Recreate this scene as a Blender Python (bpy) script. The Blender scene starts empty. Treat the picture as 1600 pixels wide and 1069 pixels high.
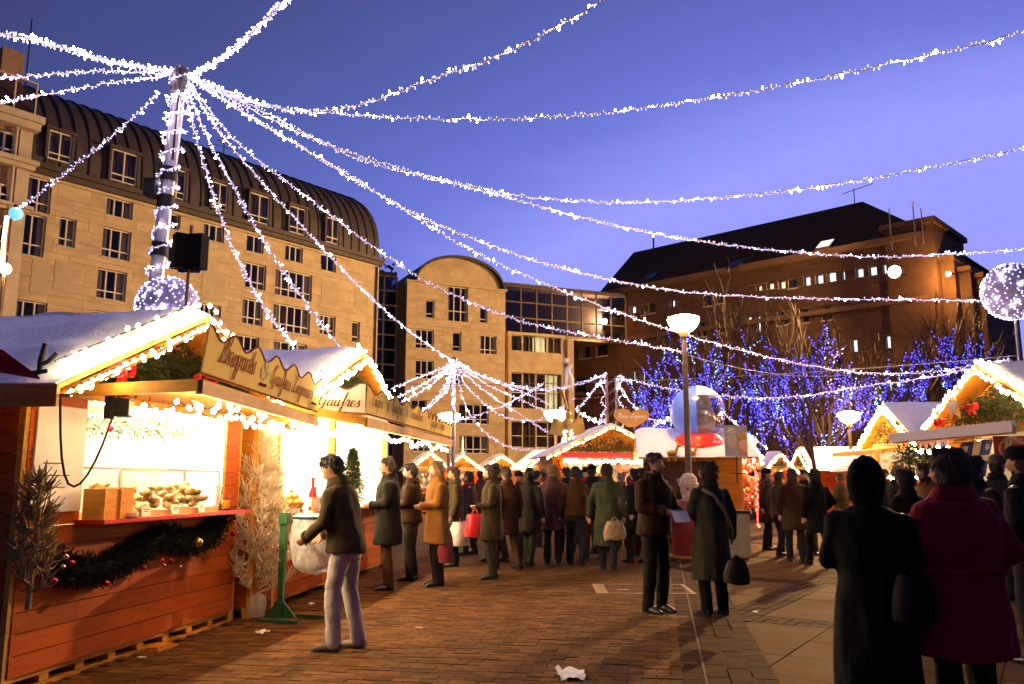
import bpy, math, random
import numpy as np
from mathutils import Vector, Matrix, noise as mnoise

random.seed(7)
SC = bpy.context.scene
COL = SC.collection
PI = math.pi
R = math.radians

# ------------------------------------------------------------------ camera
F, CX, CY, EYE = 1310.0, 800.0, 534.5, 1.5
PITCH = math.atan(215.5 / F)
cam_d = bpy.data.cameras.new('camera')
cam = bpy.data.objects.new('camera', cam_d)
COL.objects.link(cam)
cam_d.sensor_width = 36.0
cam_d.lens = 36.0 * F / 1600.0
cam_d.clip_start = 0.1
cam_d.clip_end = 2000.0
cam.location = (0, 0, EYE)
cam.rotation_euler = (PI / 2 + PITCH, 0, 0)
SC.camera = cam

# ------------------------------------------------------------------ sky
w = bpy.data.worlds.new('World')
SC.world = w
w.use_nodes = True
nt = w.node_tree
bg = nt.nodes['Background']
sky = nt.nodes.new('ShaderNodeTexSky')
sky.sky_type = 'NISHITA'
sky.sun_disc = False
sky.sun_elevation = R(-0.3)
sky.sun_rotation = R(30)
sky.air_density = 1.0
sky.dust_density = 2.0
sky.ozone_density = 6.0
# the tungsten-balanced, contrasty exposure turns the dusk blue into this violet scale
sep = nt.nodes.new('ShaderNodeSeparateColor')
pw_ = nt.nodes.new('ShaderNodeMath'); pw_.operation = 'POWER'; pw_.inputs[1].default_value = 2.42
gn_ = nt.nodes.new('ShaderNodeMath'); gn_.operation = 'MULTIPLY'; gn_.inputs[1].default_value = 3.3
ramp = nt.nodes.new('ShaderNodeValToRGB')
el = ramp.color_ramp.elements
el[0].position = 0.0; el[0].color = (0.01, 0.013, 0.04, 1)
el[1].position = 1.0; el[1].color = (0.33, 0.35, 1.0, 1)
for p_, c_ in ((0.147, (0.038, 0.048, 0.147, 1)), (0.445, (0.097, 0.127, 0.445, 1)), (0.72, (0.165, 0.20, 0.72, 1))):
    e_ = el.new(p_); e_.color = c_
nt.links.new(sky.outputs[0], sep.inputs[0])
nt.links.new(sep.outputs[2], pw_.inputs[0])
nt.links.new(pw_.outputs[0], gn_.inputs[0])
tcw = nt.nodes.new('ShaderNodeTexCoord'); mpw = nt.nodes.new('ShaderNodeMapping'); mpw.inputs['Scale'].default_value = (1.5, 1.5, 7.0); mpw.inputs['Rotation'].default_value = (0.15, 0.1, 0)
cln = nt.nodes.new('ShaderNodeTexNoise'); cln.inputs['Scale'].default_value = 2.2; cln.inputs['Detail'].default_value = 7; cln.inputs['Roughness'].default_value = 0.6
clr = nt.nodes.new('ShaderNodeMapRange'); clr.inputs[1].default_value = 0.35; clr.inputs[2].default_value = 0.75; clr.inputs[3].default_value = 0.97; clr.inputs[4].default_value = 1.06
clm = nt.nodes.new('ShaderNodeMath'); clm.operation = 'MULTIPLY'
nt.links.new(tcw.outputs['Generated'], mpw.inputs[0]); nt.links.new(mpw.outputs[0], cln.inputs[0]); nt.links.new(cln.outputs[0], clr.inputs[0])
nt.links.new(gn_.outputs[0], clm.inputs[0]); nt.links.new(clr.outputs[0], clm.inputs[1])
nt.links.new(clm.outputs[0], ramp.inputs[0])
nt.links.new(ramp.outputs[0], bg.inputs[0])
bg.inputs[1].default_value = 0.268

# ------------------------------------------------------------------ exposure, sampling
vs = SC.view_settings
vs.view_transform = 'Standard'
vs.look = 'None'
vs.exposure = 1.9
vs.gamma = 1.0
SC.render.engine = 'CYCLES'
cy = SC.cycles
cy.use_denoising = True
cy.denoiser = 'OPENIMAGEDENOISE'
cy.sample_clamp_indirect = 4.0
cy.sample_clamp_direct = 0.0
cy.max_bounces = 6
cy.diffuse_bounces = 3
cy.glossy_bounces = 3
cy.transmission_bounces = 4
cy.transparent_max_bounces = 10
cy.caustics_reflective = False
cy.caustics_refractive = False
cy.use_light_tree = True
cy.pixel_filter_type = 'BLACKMAN_HARRIS'
cy.filter_width = 1.5

# ------------------------------------------------------------------ photograph pixel -> world
def ray(px, py):
    u, v = (px - CX) / F, (CY - py) / F
    s, c = math.sin(PITCH), math.cos(PITCH)
    return Vector((u, c - v * s, s + v * c))

def at(px, py, d):
    r = ray(px, py)
    t = d / r.y
    return Vector((r.x * t, d, EYE + r.z * t))

def onz(px, py, z=0.0):
    r = ray(px, py)
    t = (z - EYE) / r.z
    return Vector((r.x * t, r.y * t, z))

# ------------------------------------------------------------------ materials
MATS = {}
def M(name, col, rough=0.7, metal=0.0, var=0.18, scale=6.0, stretch=(1, 1, 1), bump=0.0, bscale=30.0,
      rand=0.0, island=0.0, spec=0.4, emit=None, estr=0.0, sample=True, trans=0.0, sheen=0.0, world=False,
      dirt=0.0, dirtcol=(0.05, 0.04, 0.03), coat=0.0, grime=2.0, knots=False):
    if name in MATS:
        return MATS[name]
    m = bpy.data.materials.new(name)
    m.use_nodes = True
    n, l = m.node_tree.nodes, m.node_tree.links
    b = n['Principled BSDF']
    b.inputs['Roughness'].default_value = rough
    b.inputs['Metallic'].default_value = metal
    b.inputs['Specular IOR Level'].default_value = spec
    if coat:
        b.inputs['Coat Weight'].default_value = coat
        b.inputs['Coat Roughness'].default_value = 0.15
    if sheen:
        b.inputs['Sheen Weight'].default_value = sheen
        b.inputs['Sheen Roughness'].default_value = 0.5
    if trans:
        b.inputs['Transmission Weight'].default_value = trans
    if emit is not None:
        b.inputs['Emission Color'].default_value = (*emit, 1)
        b.inputs['Emission Strength'].default_value = estr
        if not sample:
            m.cycles.emission_sampling = 'NONE'
    b.inputs['Base Color'].default_value = (*col, 1)
    if var or rand or island or bump:
        if world:
            g = n.new('ShaderNodeNewGeometry'); src = g.outputs['Position']
        else:
            g = n.new('ShaderNodeTexCoord'); src = g.outputs['Object']
        mp = n.new('ShaderNodeMapping'); mp.inputs['Scale'].default_value = stretch
        l.new(src, mp.inputs['Vector'])
        oi = n.new('ShaderNodeObjectInfo')
        add = n.new('ShaderNodeVectorMath'); add.operation = 'ADD'
        mul = n.new('ShaderNodeMath'); mul.operation = 'MULTIPLY'; mul.inputs[1].default_value = 37.0
        l.new(oi.outputs['Random'], mul.inputs[0])
        l.new(mp.outputs[0], add.inputs[0])
        if not world:
            l.new(mul.outputs[0], add.inputs[1])
        nz = n.new('ShaderNodeTexNoise')
        nz.inputs['Scale'].default_value = scale
        nz.inputs['Detail'].default_value = 6.0
        nz.inputs['Roughness'].default_value = 0.62
        l.new(add.outputs[0], nz.inputs['Vector'])
        mr = n.new('ShaderNodeMapRange')
        mr.inputs[1].default_value = 0.28; mr.inputs[2].default_value = 0.72
        mr.inputs[3].default_value = 1 - var; mr.inputs[4].default_value = 1 + var
        l.new(nz.outputs[0], mr.inputs[0])
        fac = mr.outputs[0]
        def chain(sock, amt):
            nonlocal fac
            a = n.new('ShaderNodeMapRange')
            a.inputs[3].default_value = 1 - amt; a.inputs[4].default_value = 1 + amt
            l.new(sock, a.inputs[0])
            k = n.new('ShaderNodeMath'); k.operation = 'MULTIPLY'
            l.new(fac, k.inputs[0]); l.new(a.outputs[0], k.inputs[1])
            fac = k.outputs[0]
        if rand:
            chain(oi.outputs['Random'], rand)
        if island:
            gg = n.new('ShaderNodeNewGeometry')
            chain(gg.outputs['Random Per Island'], island)
        vm = n.new('ShaderNodeVectorMath'); vm.operation = 'SCALE'
        vm.inputs[0].default_value = col
        l.new(fac, vm.inputs['Scale'])
        csock = vm.outputs[0]
        if dirt:
            n2 = n.new('ShaderNodeTexNoise'); n2.inputs['Scale'].default_value = grime; n2.inputs['Detail'].default_value = 8
            l.new(add.outputs[0], n2.inputs['Vector'])
            m2 = n.new('ShaderNodeMapRange'); m2.inputs[1].default_value = 0.45; m2.inputs[2].default_value = 0.7
            m2.inputs[4].default_value = dirt
            l.new(n2.outputs[0], m2.inputs[0])
            mx = n.new('ShaderNodeMix'); mx.data_type = 'RGBA'
            l.new(m2.outputs[0], mx.inputs[0]); l.new(csock, mx.inputs[6]); mx.inputs[7].default_value = (*dirtcol, 1)
            csock = mx.outputs[2]
        if knots:
            mk = n.new('ShaderNodeMapping'); mk.inputs['Scale'].default_value = (9, 1, 1.1)
            l.new(src, mk.inputs['Vector'])
            ak = n.new('ShaderNodeVectorMath'); ak.operation = 'ADD'; l.new(mk.outputs[0], ak.inputs[0]); l.new(mul.outputs[0], ak.inputs[1])
            vo = n.new('ShaderNodeTexVoronoi'); vo.inputs['Scale'].default_value = 1.0; l.new(ak.outputs[0], vo.inputs['Vector'])
            kr = n.new('ShaderNodeMapRange'); kr.inputs[1].default_value = 0.05; kr.inputs[2].default_value = 0.15; kr.inputs[3].default_value = 0.75; kr.inputs[4].default_value = 0.0
            l.new(vo.outputs['Distance'], kr.inputs[0])
            mk2 = n.new('ShaderNodeMix'); mk2.data_type = 'RGBA'; mk2.inputs[7].default_value = (col[0] * .25, col[1] * .2, col[2] * .3, 1)
            l.new(kr.outputs[0], mk2.inputs[0]); l.new(csock, mk2.inputs[6]); csock = mk2.outputs[2]
        l.new(csock, b.inputs['Base Color'])
        if bump:
            nb = n.new('ShaderNodeTexNoise'); nb.inputs['Scale'].default_value = bscale; nb.inputs['Detail'].default_value = 5
            l.new(add.outputs[0], nb.inputs['Vector'])
            bp = n.new('ShaderNodeBump'); bp.inputs['Strength'].default_value = bump; bp.inputs['Distance'].default_value = 0.02
            l.new(nb.outputs[0], bp.inputs['Height']); l.new(bp.outputs[0], b.inputs['Normal'])
    MATS[name] = m
    return m

def glass_mat(name, col=(0.9, 0.93, 1.0), mix=0.35, rough=0.03):
    """thin pane: part clear, part mirror"""
    if name in MATS:
        return MATS[name]
    m = bpy.data.materials.new(name); m.use_nodes = True
    n, l = m.node_tree.nodes, m.node_tree.links
    n.remove(n['Principled BSDF'])
    t = n.new('ShaderNodeBsdfTransparent'); t.inputs[0].default_value = (*col, 1)
    g = n.new('ShaderNodeBsdfGlossy'); g.inputs[0].default_value = (*col, 1); g.inputs['Roughness'].default_value = rough
    fr = n.new('ShaderNodeLayerWeight'); fr.inputs[0].default_value = 0.5
    pw = n.new('ShaderNodeMath'); pw.operation = 'POWER'; pw.inputs[1].default_value = 4.0
    l.new(fr.outputs['Facing'], pw.inputs[0])
    ad = n.new('ShaderNodeMath'); ad.operation = 'MULTIPLY_ADD'; ad.use_clamp = True; ad.inputs[1].default_value = 0.6; ad.inputs[2].default_value = mix
    l.new(pw.outputs[0], ad.inputs[0])
    mx = n.new('ShaderNodeMixShader')
    l.new(ad.outputs[0], mx.inputs[0]); l.new(t.outputs[0], mx.inputs[1]); l.new(g.outputs[0], mx.inputs[2])
    l.new(mx.outputs[0], n['Material Output'].inputs[0])
    MATS[name] = m
    return m

SODIUM = (1.0, 0.56, 0.17)
WARM = (1.0, 0.72, 0.38)
m_stone = M('limestone', (0.50, 0.38, 0.215), 0.85, var=0.16, scale=1.6, rand=0.055, bump=0.25, bscale=14, dirt=0.35, dirtcol=(0.20, 0.15, 0.09), grime=0.7)
m_stone_far = M('limestone_joined', (0.50, 0.38, 0.215), 0.85, var=0.16, scale=1.6, island=0.055, bump=0.25, bscale=14, dirt=0.35, dirtcol=(0.20, 0.15, 0.09), grime=0.7)
m_backing = M('mortar_backing', (0.30, 0.21, 0.115), 0.9)
m_zinc = M('zinc_roof', (0.060, 0.045, 0.040), 0.55, metal=0.15, var=0.35, scale=2.2, stretch=(2, 1, .4), bump=0.1, bscale=6)
m_slate = M('slate_roof', (0.105, 0.052, 0.026), 0.85, spec=.05, var=0.35, scale=3.0, stretch=(1, 1, 3), bump=0.3, bscale=18)
m_frame = M('window_paint', (0.62, 0.56, 0.46), 0.5, var=0.08)
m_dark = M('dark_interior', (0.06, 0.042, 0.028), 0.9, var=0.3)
m_curtain = M('curtain_cloth', (0.42, 0.38, 0.32), 0.9, var=0.3, scale=5, stretch=(8, 1, .3))
m_pane = glass_mat('window_glass', (0.86, 0.84, 0.82), 0.035)
m_blind = M('blind_panel', (0.42, 0.33, 0.19), 0.8, var=0.1, scale=2)
m_litroom = M('lit_room', (0.7, 0.65, 0.5), 0.8, var=0.4, scale=1.5, emit=(1.0, 0.86, 0.62), estr=0.42)
m_litcool = M('lit_office', (0.7, 0.75, 0.8), 0.8, var=0.4, scale=1.5, emit=(0.85, 0.92, 1.0), estr=0.55)
m_metal = M('dark_metal', (0.05, 0.045, 0.04), 0.45, metal=0.6, var=0.2)
m_steel = M('galvanised_steel', (0.32, 0.30, 0.28), 0.4, metal=0.7, var=0.2, scale=9)
m_white = M('white_paint', (0.78, 0.75, 0.68), 0.5, var=0.05)
m_led = M('white_led', (0.8, 0.8, 0.9), 0.3, var=0, emit=(0.56, 0.53, 1.0), estr=0.62, sample=False)
m_ledhot = M('white_led_facing', (0.8, 0.8, 0.9), 0.3, var=0, emit=(0.86, 0.66, 1.0), estr=64.0)
m_cable = M('pale_cable', (0.80, 0.68, 0.70), 0.6, var=0.1)
m_blue = M('blue_led', (0.1, 0.1, 0.8), 0.3, var=0, emit=(0.055, 0.05, 1.0), estr=1.3, sample=False)
m_bluehot = M('blue_led_facing', (0.1, 0.1, 0.8), 0.3, var=0, emit=(0.20, 0.42, 1.0), estr=1.4, sample=False)
m_bulb = M('warm_bulb', (1, 0.9, 0.7), 0.3, var=0, emit=(1.0, 0.72, 0.36), estr=30.0)

m_post = M('lamp_post_paint', (.16, .11, .06), .5, metal=.3, var=.25)

# ------------------------------------------------------------------ mesh helpers
class MB:
    def __init__(s):
        s.v = []; s.f = []; s.mi = []; s.cur = 0
    def add(s, vs_, fs):
        o = len(s.v)
        s.v.extend([tuple(p) for p in vs_])
        for f in fs:
            s.f.append(tuple(i + o for i in f)); s.mi.append(s.cur)
        return s
    def box(s, c, size, rot=None):
        x, y, z = (k / 2 for k in size)
        p = [Vector(q) for q in ((-x, -y, -z), (x, -y, -z), (x, y, -z), (-x, y, -z), (-x, -y, z), (x, -y, z), (x, y, z), (-x, y, z))]
        if rot is not None:
            p = [rot @ q for q in p]
        c = Vector(c)
        return s.add([q + c for q in p], [(0, 3, 2, 1), (4, 5, 6, 7), (0, 1, 5, 4), (1, 2, 6, 5), (2, 3, 7, 6), (3, 0, 4, 7)])
    def bb(s, x0, x1, y0, y1, z0, z1):
        return s.box(((x0 + x1) / 2, (y0 + y1) / 2, (z0 + z1) / 2), (x1 - x0, y1 - y0, z1 - z0))
    def bar(s, a, b, w, h=None, up=(0, 0, 1)):
        a, b = Vector(a), Vector(b)
        h = h or w
        d = (b - a); L = d.length
        if L < 1e-6: return s
        d.normalize()
        up = Vector(up)
        if abs(d.dot(up)) > 0.98: up = Vector((0, 1, 0))
        x = d.cross(up).normalized(); z = x.cross(d)
        m = Matrix((x, d, z)).transposed()
        return s.box((a + b) / 2, (w, L, h), m)
    def tube(s, pts, rad, n=8, caps=True, flat=1.0, up0=None):
        pts = [Vector(p) for p in pts]
        if not hasattr(rad, '__len__'): rad = [rad] * len(pts)
        rings = []
        ref = None
        for i, p in enumerate(pts):
            t = (pts[min(i + 1, len(pts) - 1)] - pts[max(i - 1, 0)])
            if t.length < 1e-9: t = Vector((0, 0, 1))
            t.normalize()
            if ref is None:
                ref = Vector(up0) if up0 is not None else (Vector((0, 0, 1)) if abs(t.z) < 0.9 else Vector((1, 0, 0)))
            x = (ref - t * ref.dot(t))
            if x.length < 1e-6: x = t.orthogonal()
            x.normalize(); y = t.cross(x); ref = x
            r = rad[i]
            rx, ry = (r if hasattr(r, '__len__') else (r, r * flat))
            rings.append([p + x * rx * math.cos(2 * PI * k / n) + y * ry * math.sin(2 * PI * k / n) for k in range(n)])
        vs_ = [q for rg in rings for q in rg]; fs = []
        for i in range(len(rings) - 1):
            for k in range(n):
                a, b2 = i * n + k, i * n + (k + 1) % n
                fs.append((a, b2, b2 + n, a + n))
        if caps:
            fs.append(tuple(range(n - 1, -1, -1))); fs.append(tuple((len(rings) - 1) * n + k for k in range(n)))
        return s.add(vs_, fs)
    def lathe(s, prof, n=16, c=(0, 0, 0), a0=0, a1=2 * PI):
        c = Vector(c); full = abs(a1 - a0 - 2 * PI) < 1e-6
        vs_ = []; fs = []
        cols = n if full else n + 1
        for r, z in prof:
            for k in range(cols):
                a = a0 + (a1 - a0) * k / n
                vs_.append(c + Vector((r * math.cos(a), r * math.sin(a), z)))
        for i in range(len(prof) - 1):
            for k in range(n):
                k2 = (k + 1) % cols
                fs.append((i * cols + k, i * cols + k2, (i + 1) * cols + k2, (i + 1) * cols + k))
        return s.add(vs_, fs)
    def ball(s, c, r, nu=10, nv=7, sc=(1, 1, 1)):
        c = Vector(c); vs_ = [c + Vector((0, 0, -r * sc[2]))]; fs = []
        for i in range(1, nv):
            t = PI * i / nv
            for k in range(nu):
                a = 2 * PI * k / nu
                vs_.append(c + Vector((r * sc[0] * math.sin(t) * math.cos(a), r * sc[1] * math.sin(t) * math.sin(a), -r * sc[2] * math.cos(t))))
        vs_.append(c + Vector((0, 0, r * sc[2])))
        top = len(vs_) - 1
        for k in range(nu):
            fs.append((0, 1 + (k + 1) % nu, 1 + k))
            fs.append((top, top - nu + k, top - nu + (k + 1) % nu))
        for i in range(nv - 2):
            for k in range(nu):
                a = 1 + i * nu + k; b = 1 + i * nu + (k + 1) % nu
                fs.append((a, b, b + nu, a + nu))
        return s.add(vs_, fs)
    def poly(s, pts, th, nrm):
        """flat polygon pushed along nrm by th"""
        pts = [Vector(p) for p in pts]; nv = Vector(nrm).normalized() * th; n = len(pts)
        return s.add(pts + [p + nv for p in pts], [tuple(range(n - 1, -1, -1)), tuple(range(n, 2 * n))] +
                     [(i, (i + 1) % n, n + (i + 1) % n, n + i) for i in range(n)])
    def mesh(s, name, mats):
        me = bpy.data.meshes.new(name)
        me.from_pydata(s.v, [], s.f)
        if not isinstance(mats, (list, tuple)): mats = [mats]
        for m in mats: me.materials.append(m)
        if len(mats) > 1: me.polygons.foreach_set('material_index', s.mi)
        me.update()
        return me
    def build(s, name, mat, parent=None, smooth=False, loc=None, rz=None):
        me = s.mesh(name, mat)
        if smooth: smooth_mesh(me)
        return obj(name, me, parent, loc, rz)

def smooth_mesh(me, ang=50):
    me.polygons.foreach_set('use_smooth', [True] * len(me.polygons))
    try: me.set_sharp_from_angle(angle=R(ang))
    except Exception: pass

def obj(name, me, parent=None, loc=None, rz=None):
    o = bpy.data.objects.new(name, me); COL.objects.link(o)
    if parent is not None: o.parent = parent
    if loc is not None: o.location = loc
    if rz is not None: o.rotation_euler.z = rz
    return o

def tag(o, label=None, cat=None, group=None, kind=None):
    if label: o['label'] = label
    if cat: o['category'] = cat
    if group: o['group'] = group
    if kind: o['kind'] = kind
    return o

def thing(name, label, cat, loc=(0, 0, 0), rz=0.0, group=None):
    o = bpy.data.objects.new(name, None); COL.objects.link(o)
    o.location = loc; o.rotation_euler.z = rz; o.empty_display_size = 0.1
    return tag(o, label, cat, group)

UNIT = {}
def unit(mat, name, bev=0.0):
    k = (mat.name, name)
    if k not in UNIT:
        b = MB().box((0, 0, 0), (1, 1, 1)); UNIT[k] = b.mesh(name, mat)
    return UNIT[k]

def piece(name, mat, c, size, parent, rot=None):
    o = obj(name, unit(mat, name), parent, c); o.scale = size
    if rot is not None: o.rotation_euler = rot
    return o

def frame2(P0, P1):
    """origin, unit left-to-right direction and its heading for a front that runs P0 -> P1"""
    P0, P1 = Vector((P0[0], P0[1], 0)), Vector((P1[0], P1[1], 0))
    u = (P1 - P0); L = u.length; u.normalize()
    return P0, u, L, math.atan2(u.y, u.x)

def onfront(px, py, P0, u, off=0.0):
    """pixel -> (along, up) on the vertical plane through P0 along u; off metres behind it"""
    n = Vector((-u.y, u.x, 0))
    q = P0 + n * off
    r = ray(px, py); o = Vector((0, 0, EYE))
    t = (q - o).dot(n) / r.dot(n)
    p = o + r * t
    return (p - P0).dot(u), p.z

def rect_sub(rects, hole):
    out = []
    hx0, hx1, hz0, hz1 = hole
    for (x0, x1, z0, z1) in rects:
        if hx1 <= x0 or hx0 >= x1 or hz1 <= z0 or hz0 >= z1:
            out.append((x0, x1, z0, z1)); continue
        if hz0 > z0: out.append((x0, x1, z0, hz0))
        if hz1 < z1: out.append((x0, x1, hz1, z1))
        a, b = max(z0, hz0), min(z1, hz1)
        if hx0 > x0: out.append((x0, hx0, a, b))
        if hx1 < x1: out.append((hx1, x1, a, b))
    return out
# ================================================================== ground
def brick_ground_mat():
    m = bpy.data.materials.new('brick_paving_far'); m.use_nodes = True
    n, l = m.node_tree.nodes, m.node_tree.links
    b = n['Principled BSDF']; b.inputs['Roughness'].default_value = 0.62; b.inputs['Specular IOR Level'].default_value = 0.04
    tc = n.new('ShaderNodeTexCoord'); mp = n.new('ShaderNodeMapping')
    mp.inputs['Rotation'].default_value = (0, 0, R(10))
    l.new(tc.outputs['Object'], mp.inputs[0])
    br = n.new('ShaderNodeTexBrick')
    br.inputs['Color1'].default_value = (0.108, 0.044, 0.0105, 1); br.inputs['Color2'].default_value = (0.080, 0.030, 0.006, 1)
    br.inputs['Mortar'].default_value = (0.035, 0.025, 0.018, 1)
    br.inputs['Scale'].default_value = 1.0; br.inputs['Mortar Size'].default_value = 0.006
    br.inputs['Brick Width'].default_value = 0.22; br.inputs['Row Height'].default_value = 0.11
    l.new(mp.outputs[0], br.inputs[0])
    nz = n.new('ShaderNodeTexNoise'); nz.inputs['Scale'].default_value = 0.9; nz.inputs['Detail'].default_value = 9; nz.inputs['Roughness'].default_value = 0.7
    l.new(tc.outputs['Object'], nz.inputs[0])
    mr = n.new('ShaderNodeMapRange'); mr.inputs[1].default_value = .3; mr.inputs[2].default_value = .7; mr.inputs[3].default_value = .65; mr.inputs[4].default_value = 1.3
    l.new(nz.outputs[0], mr.inputs[0])
    vm = n.new('ShaderNodeVectorMath'); vm.operation = 'SCALE'
    l.new(br.outputs[0], vm.inputs[0]); l.new(mr.outputs[0], vm.inputs['Scale']); l.new(vm.outputs[0], b.inputs['Base Color'])
    rr = n.new('ShaderNodeMapRange'); rr.inputs[3].default_value = .65; rr.inputs[4].default_value = .9
    l.new(nz.outputs[0], rr.inputs[0]); l.new(rr.outputs[0], b.inputs['Roughness'])
    bp = n.new('ShaderNodeBump'); bp.inputs['Strength'].default_value = .5; bp.inputs['Distance'].default_value = .01
    l.new(br.outputs['Fac'], bp.inputs['Height']); bp.invert = True
    l.new(bp.outputs[0], b.inputs['Normal'])
    return m

gnd = MB().add([(-400, -200, 0), (400, -200, 0), (400, 500, 0), (-400, 500, 0)], [(0, 1, 2, 3)]).build('ground', brick_ground_mat())
tag(gnd, kind='structure')
m_brick = M('paving_brick', (0.108, 0.044, 0.0105), 0.8, spec=.04, var=0.28, scale=3, rand=0.38, bump=0.35, bscale=8, dirt=0.5, dirtcol=(0.05, 0.035, 0.02), grime=1.2)
m_brick_j = M('paving_brick_joined', (0.108, 0.044, 0.0105), 0.8, spec=.04, var=0.28, scale=9, island=0.38, bump=0.35, bscale=40, dirt=0.5, dirtcol=(0.05, 0.035, 0.02), grime=3)
m_slab = M('paving_slab', (0.110, 0.047, 0.012), 0.8, spec=.04, var=0.22, scale=3, rand=0.10, bump=0.2, bscale=20, dirt=0.4, dirtcol=(0.10, 0.06, 0.03), grime=1.5)
m_band = M('dark_band_brick', (0.040, 0.014, 0.004), 0.8, spec=.04, var=0.3, scale=9, island=0.3, bump=0.3, bscale=40)

AZ = R(10)
gu = Vector((math.sin(AZ), math.cos(AZ), 0)); gr = Vector((math.cos(AZ), -math.sin(AZ), 0))
paving = thing('brick_paving', None, None); tag(paving, kind='structure')
EDGE0 = onz(1126, 1020)                      # border strip: a point on its middle line
def right_of_edge(p):
    return (Vector(p) - EDGE0).dot(gr)
brick_me = MB().box((0, 0, 0), (0.212, 0.102, 0.05)).mesh('brick', m_brick)
joined = MB(); cand = []
rot_b = Matrix.Rotation(-AZ, 3, 'Z')
for j in range(-3, 78):
    for i in range(-40, 26):
        p = EDGE0 + gu * (-2.6 + 0.109 * j) + gr * (0.219 * (i + 0.5 * (j % 2)))
        e = right_of_edge(p)
        if e > -0.30: continue
        if p.y < 4.6 or abs(p.x) > 0.66 * p.y + 0.4: continue
        if p.x < -3.5 + 0.172 * (p.y - 5.8) - 0.1 and p.y < 9.2: continue
        cand.append((p.y, p))
cand.sort(key=lambda q: q[0])
for k, (d, p) in enumerate(cand):
    z = -0.014 + random.uniform(-0.0035, 0.0035)
    a = -AZ + random.uniform(-0.02, 0.02)
    if k < 300:
        o = obj('brick', brick_me, paving, (p.x, p.y, z), a)
        o.rotation_euler.x = random.uniform(-0.012, 0.012); o.rotation_euler.y = random.uniform(-0.008, 0.008)
    else:
        joined.box((p.x, p.y, z), (0.212, 0.102, 0.05), Matrix.Rotation(a, 3, 'Z') @ Matrix.Rotation(random.uniform(-.012, .012), 3, 'X'))
tag(joined.build('paving_bricks', m_brick_j, paving), kind='stuff')

# light slabs crossed by dark brick bands, right half of the square
slabs = thing('slab_paving', None, None); tag(slabs, kind='structure')
pX = onz(1150, 965)
e1 = (onz(1290, 905) - pX); e1.z = 0; e1.normalize()
e2 = Vector((e1.y, -e1.x, 0))
SL = 0.80
slab_me = MB().box((0, 0, 0), (SL - 0.012, SL - 0.012, 0.05)).mesh('slab', m_slab)
sa = math.atan2(e1.y, e1.x)
bandm = MB(); ns = 0
PER = 4 * SL + 0.46
def cell(k):
    g, r_ = divmod(k, 5)
    base = g * PER
    return (base + 0.23, 0.46, True) if r_ == 0 else (base + 0.46 + SL * (r_ - 0.5), SL, False)
for i in range(-14, 30):
    for j in range(-16, 24):
        ca, wa, ba = cell(i); cb, wb, bb_ = cell(j)
        p = pX + e1 * (ca - 0.23) + e2 * (cb - 0.23)
        e = right_of_edge(p)
        if e < -0.1 or p.y < 4.4 or p.y > 24 or p.x > 0.68 * p.y + 1.2: continue
        if not ba and not bb_:
            ns += 1
            if ns <= 290:
                o = obj('slab', slab_me, slabs, (p.x, p.y, -0.016 + random.uniform(-.002, .002)), sa + random.uniform(-.004, .004))
                o.rotation_euler.x = random.uniform(-.003, .003)
        elif e > 0.2:
            na, nb = max(1, round(wa / 0.23)), max(1, round(wb / 0.115))
            for a_ in range(na):
                for b_ in range(nb):
                    q = p + e1 * ((a_ + .5) / na - .5) * wa + e2 * ((b_ + .5) / nb - .5) * wb
                    bandm.box((q.x, q.y, -0.016 + random.uniform(-.003, .003)), (wa / na - .009, wb / nb - .009, .05), Matrix.Rotation(sa, 3, 'Z'))
tag(bandm.build('band_bricks', m_band, slabs), kind='stuff')
# border strip between bricks and slabs, with a steel slot drain
bord = thing('border_strip', None, None); tag(bord, kind='structure')
bm_ = MB()
for j in range(0, 95):
    for i in range(4):
        q = EDGE0 + gu * (-2.6 + 0.225 * (j + 0.5 * (i % 2))) + gr * (-0.27 + 0.18 * i)
        if abs(i - 1) < 0: continue
        bm_.box((q.x, q.y, -0.012 + random.uniform(-.002, .002)), (0.168, 0.215, 0.05), rot_b)
tag(bm_.build('border_bricks', m_band, bord), kind='stuff')
a, b = EDGE0 + gu * -2.6 + gr * -0.18, EDGE0 + gu * 17 + gr * -0.18
MB().bar((a.x, a.y, 0.012), (b.x, b.y, 0.012), 0.018, 0.012).build('slot_drain', M('drain_steel', (0.10, 0.06, 0.03), 0.7, spec=.1), bord)

# framed inspection cover in the paving
c0 = onz(1003, 922)
cov = thing('inspection_cover', 'steel framed rectangular inspection cover set in the brick paving', 'cover', (c0.x, c0.y, 0), -R(2))
b = MB()
for (x0, x1, y0, y1) in ((-.66, .66, -.52, -.46), (-.66, .66, .46, .52), (-.66, -.50, -.46, .46), (.60, .66, -.46, .46)):
    b.bb(x0, x1, y0, y1, -0.01, 0.020)
b.build('frame', M('cover_steel', (0.26, 0.15, 0.06), 0.6, spec=.2, var=0.3), cov)
MB().bb(-.50, .60, -.46, .46, -.01, .014).build('lid', m_brick_j, cov)
b = MB().bb(-.35, -.2, -.16, -.08, .012, .020).bb(.0, .14, -.38, -.32, .012, .020)
b.build('lifting_slot', m_steel, cov)

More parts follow.
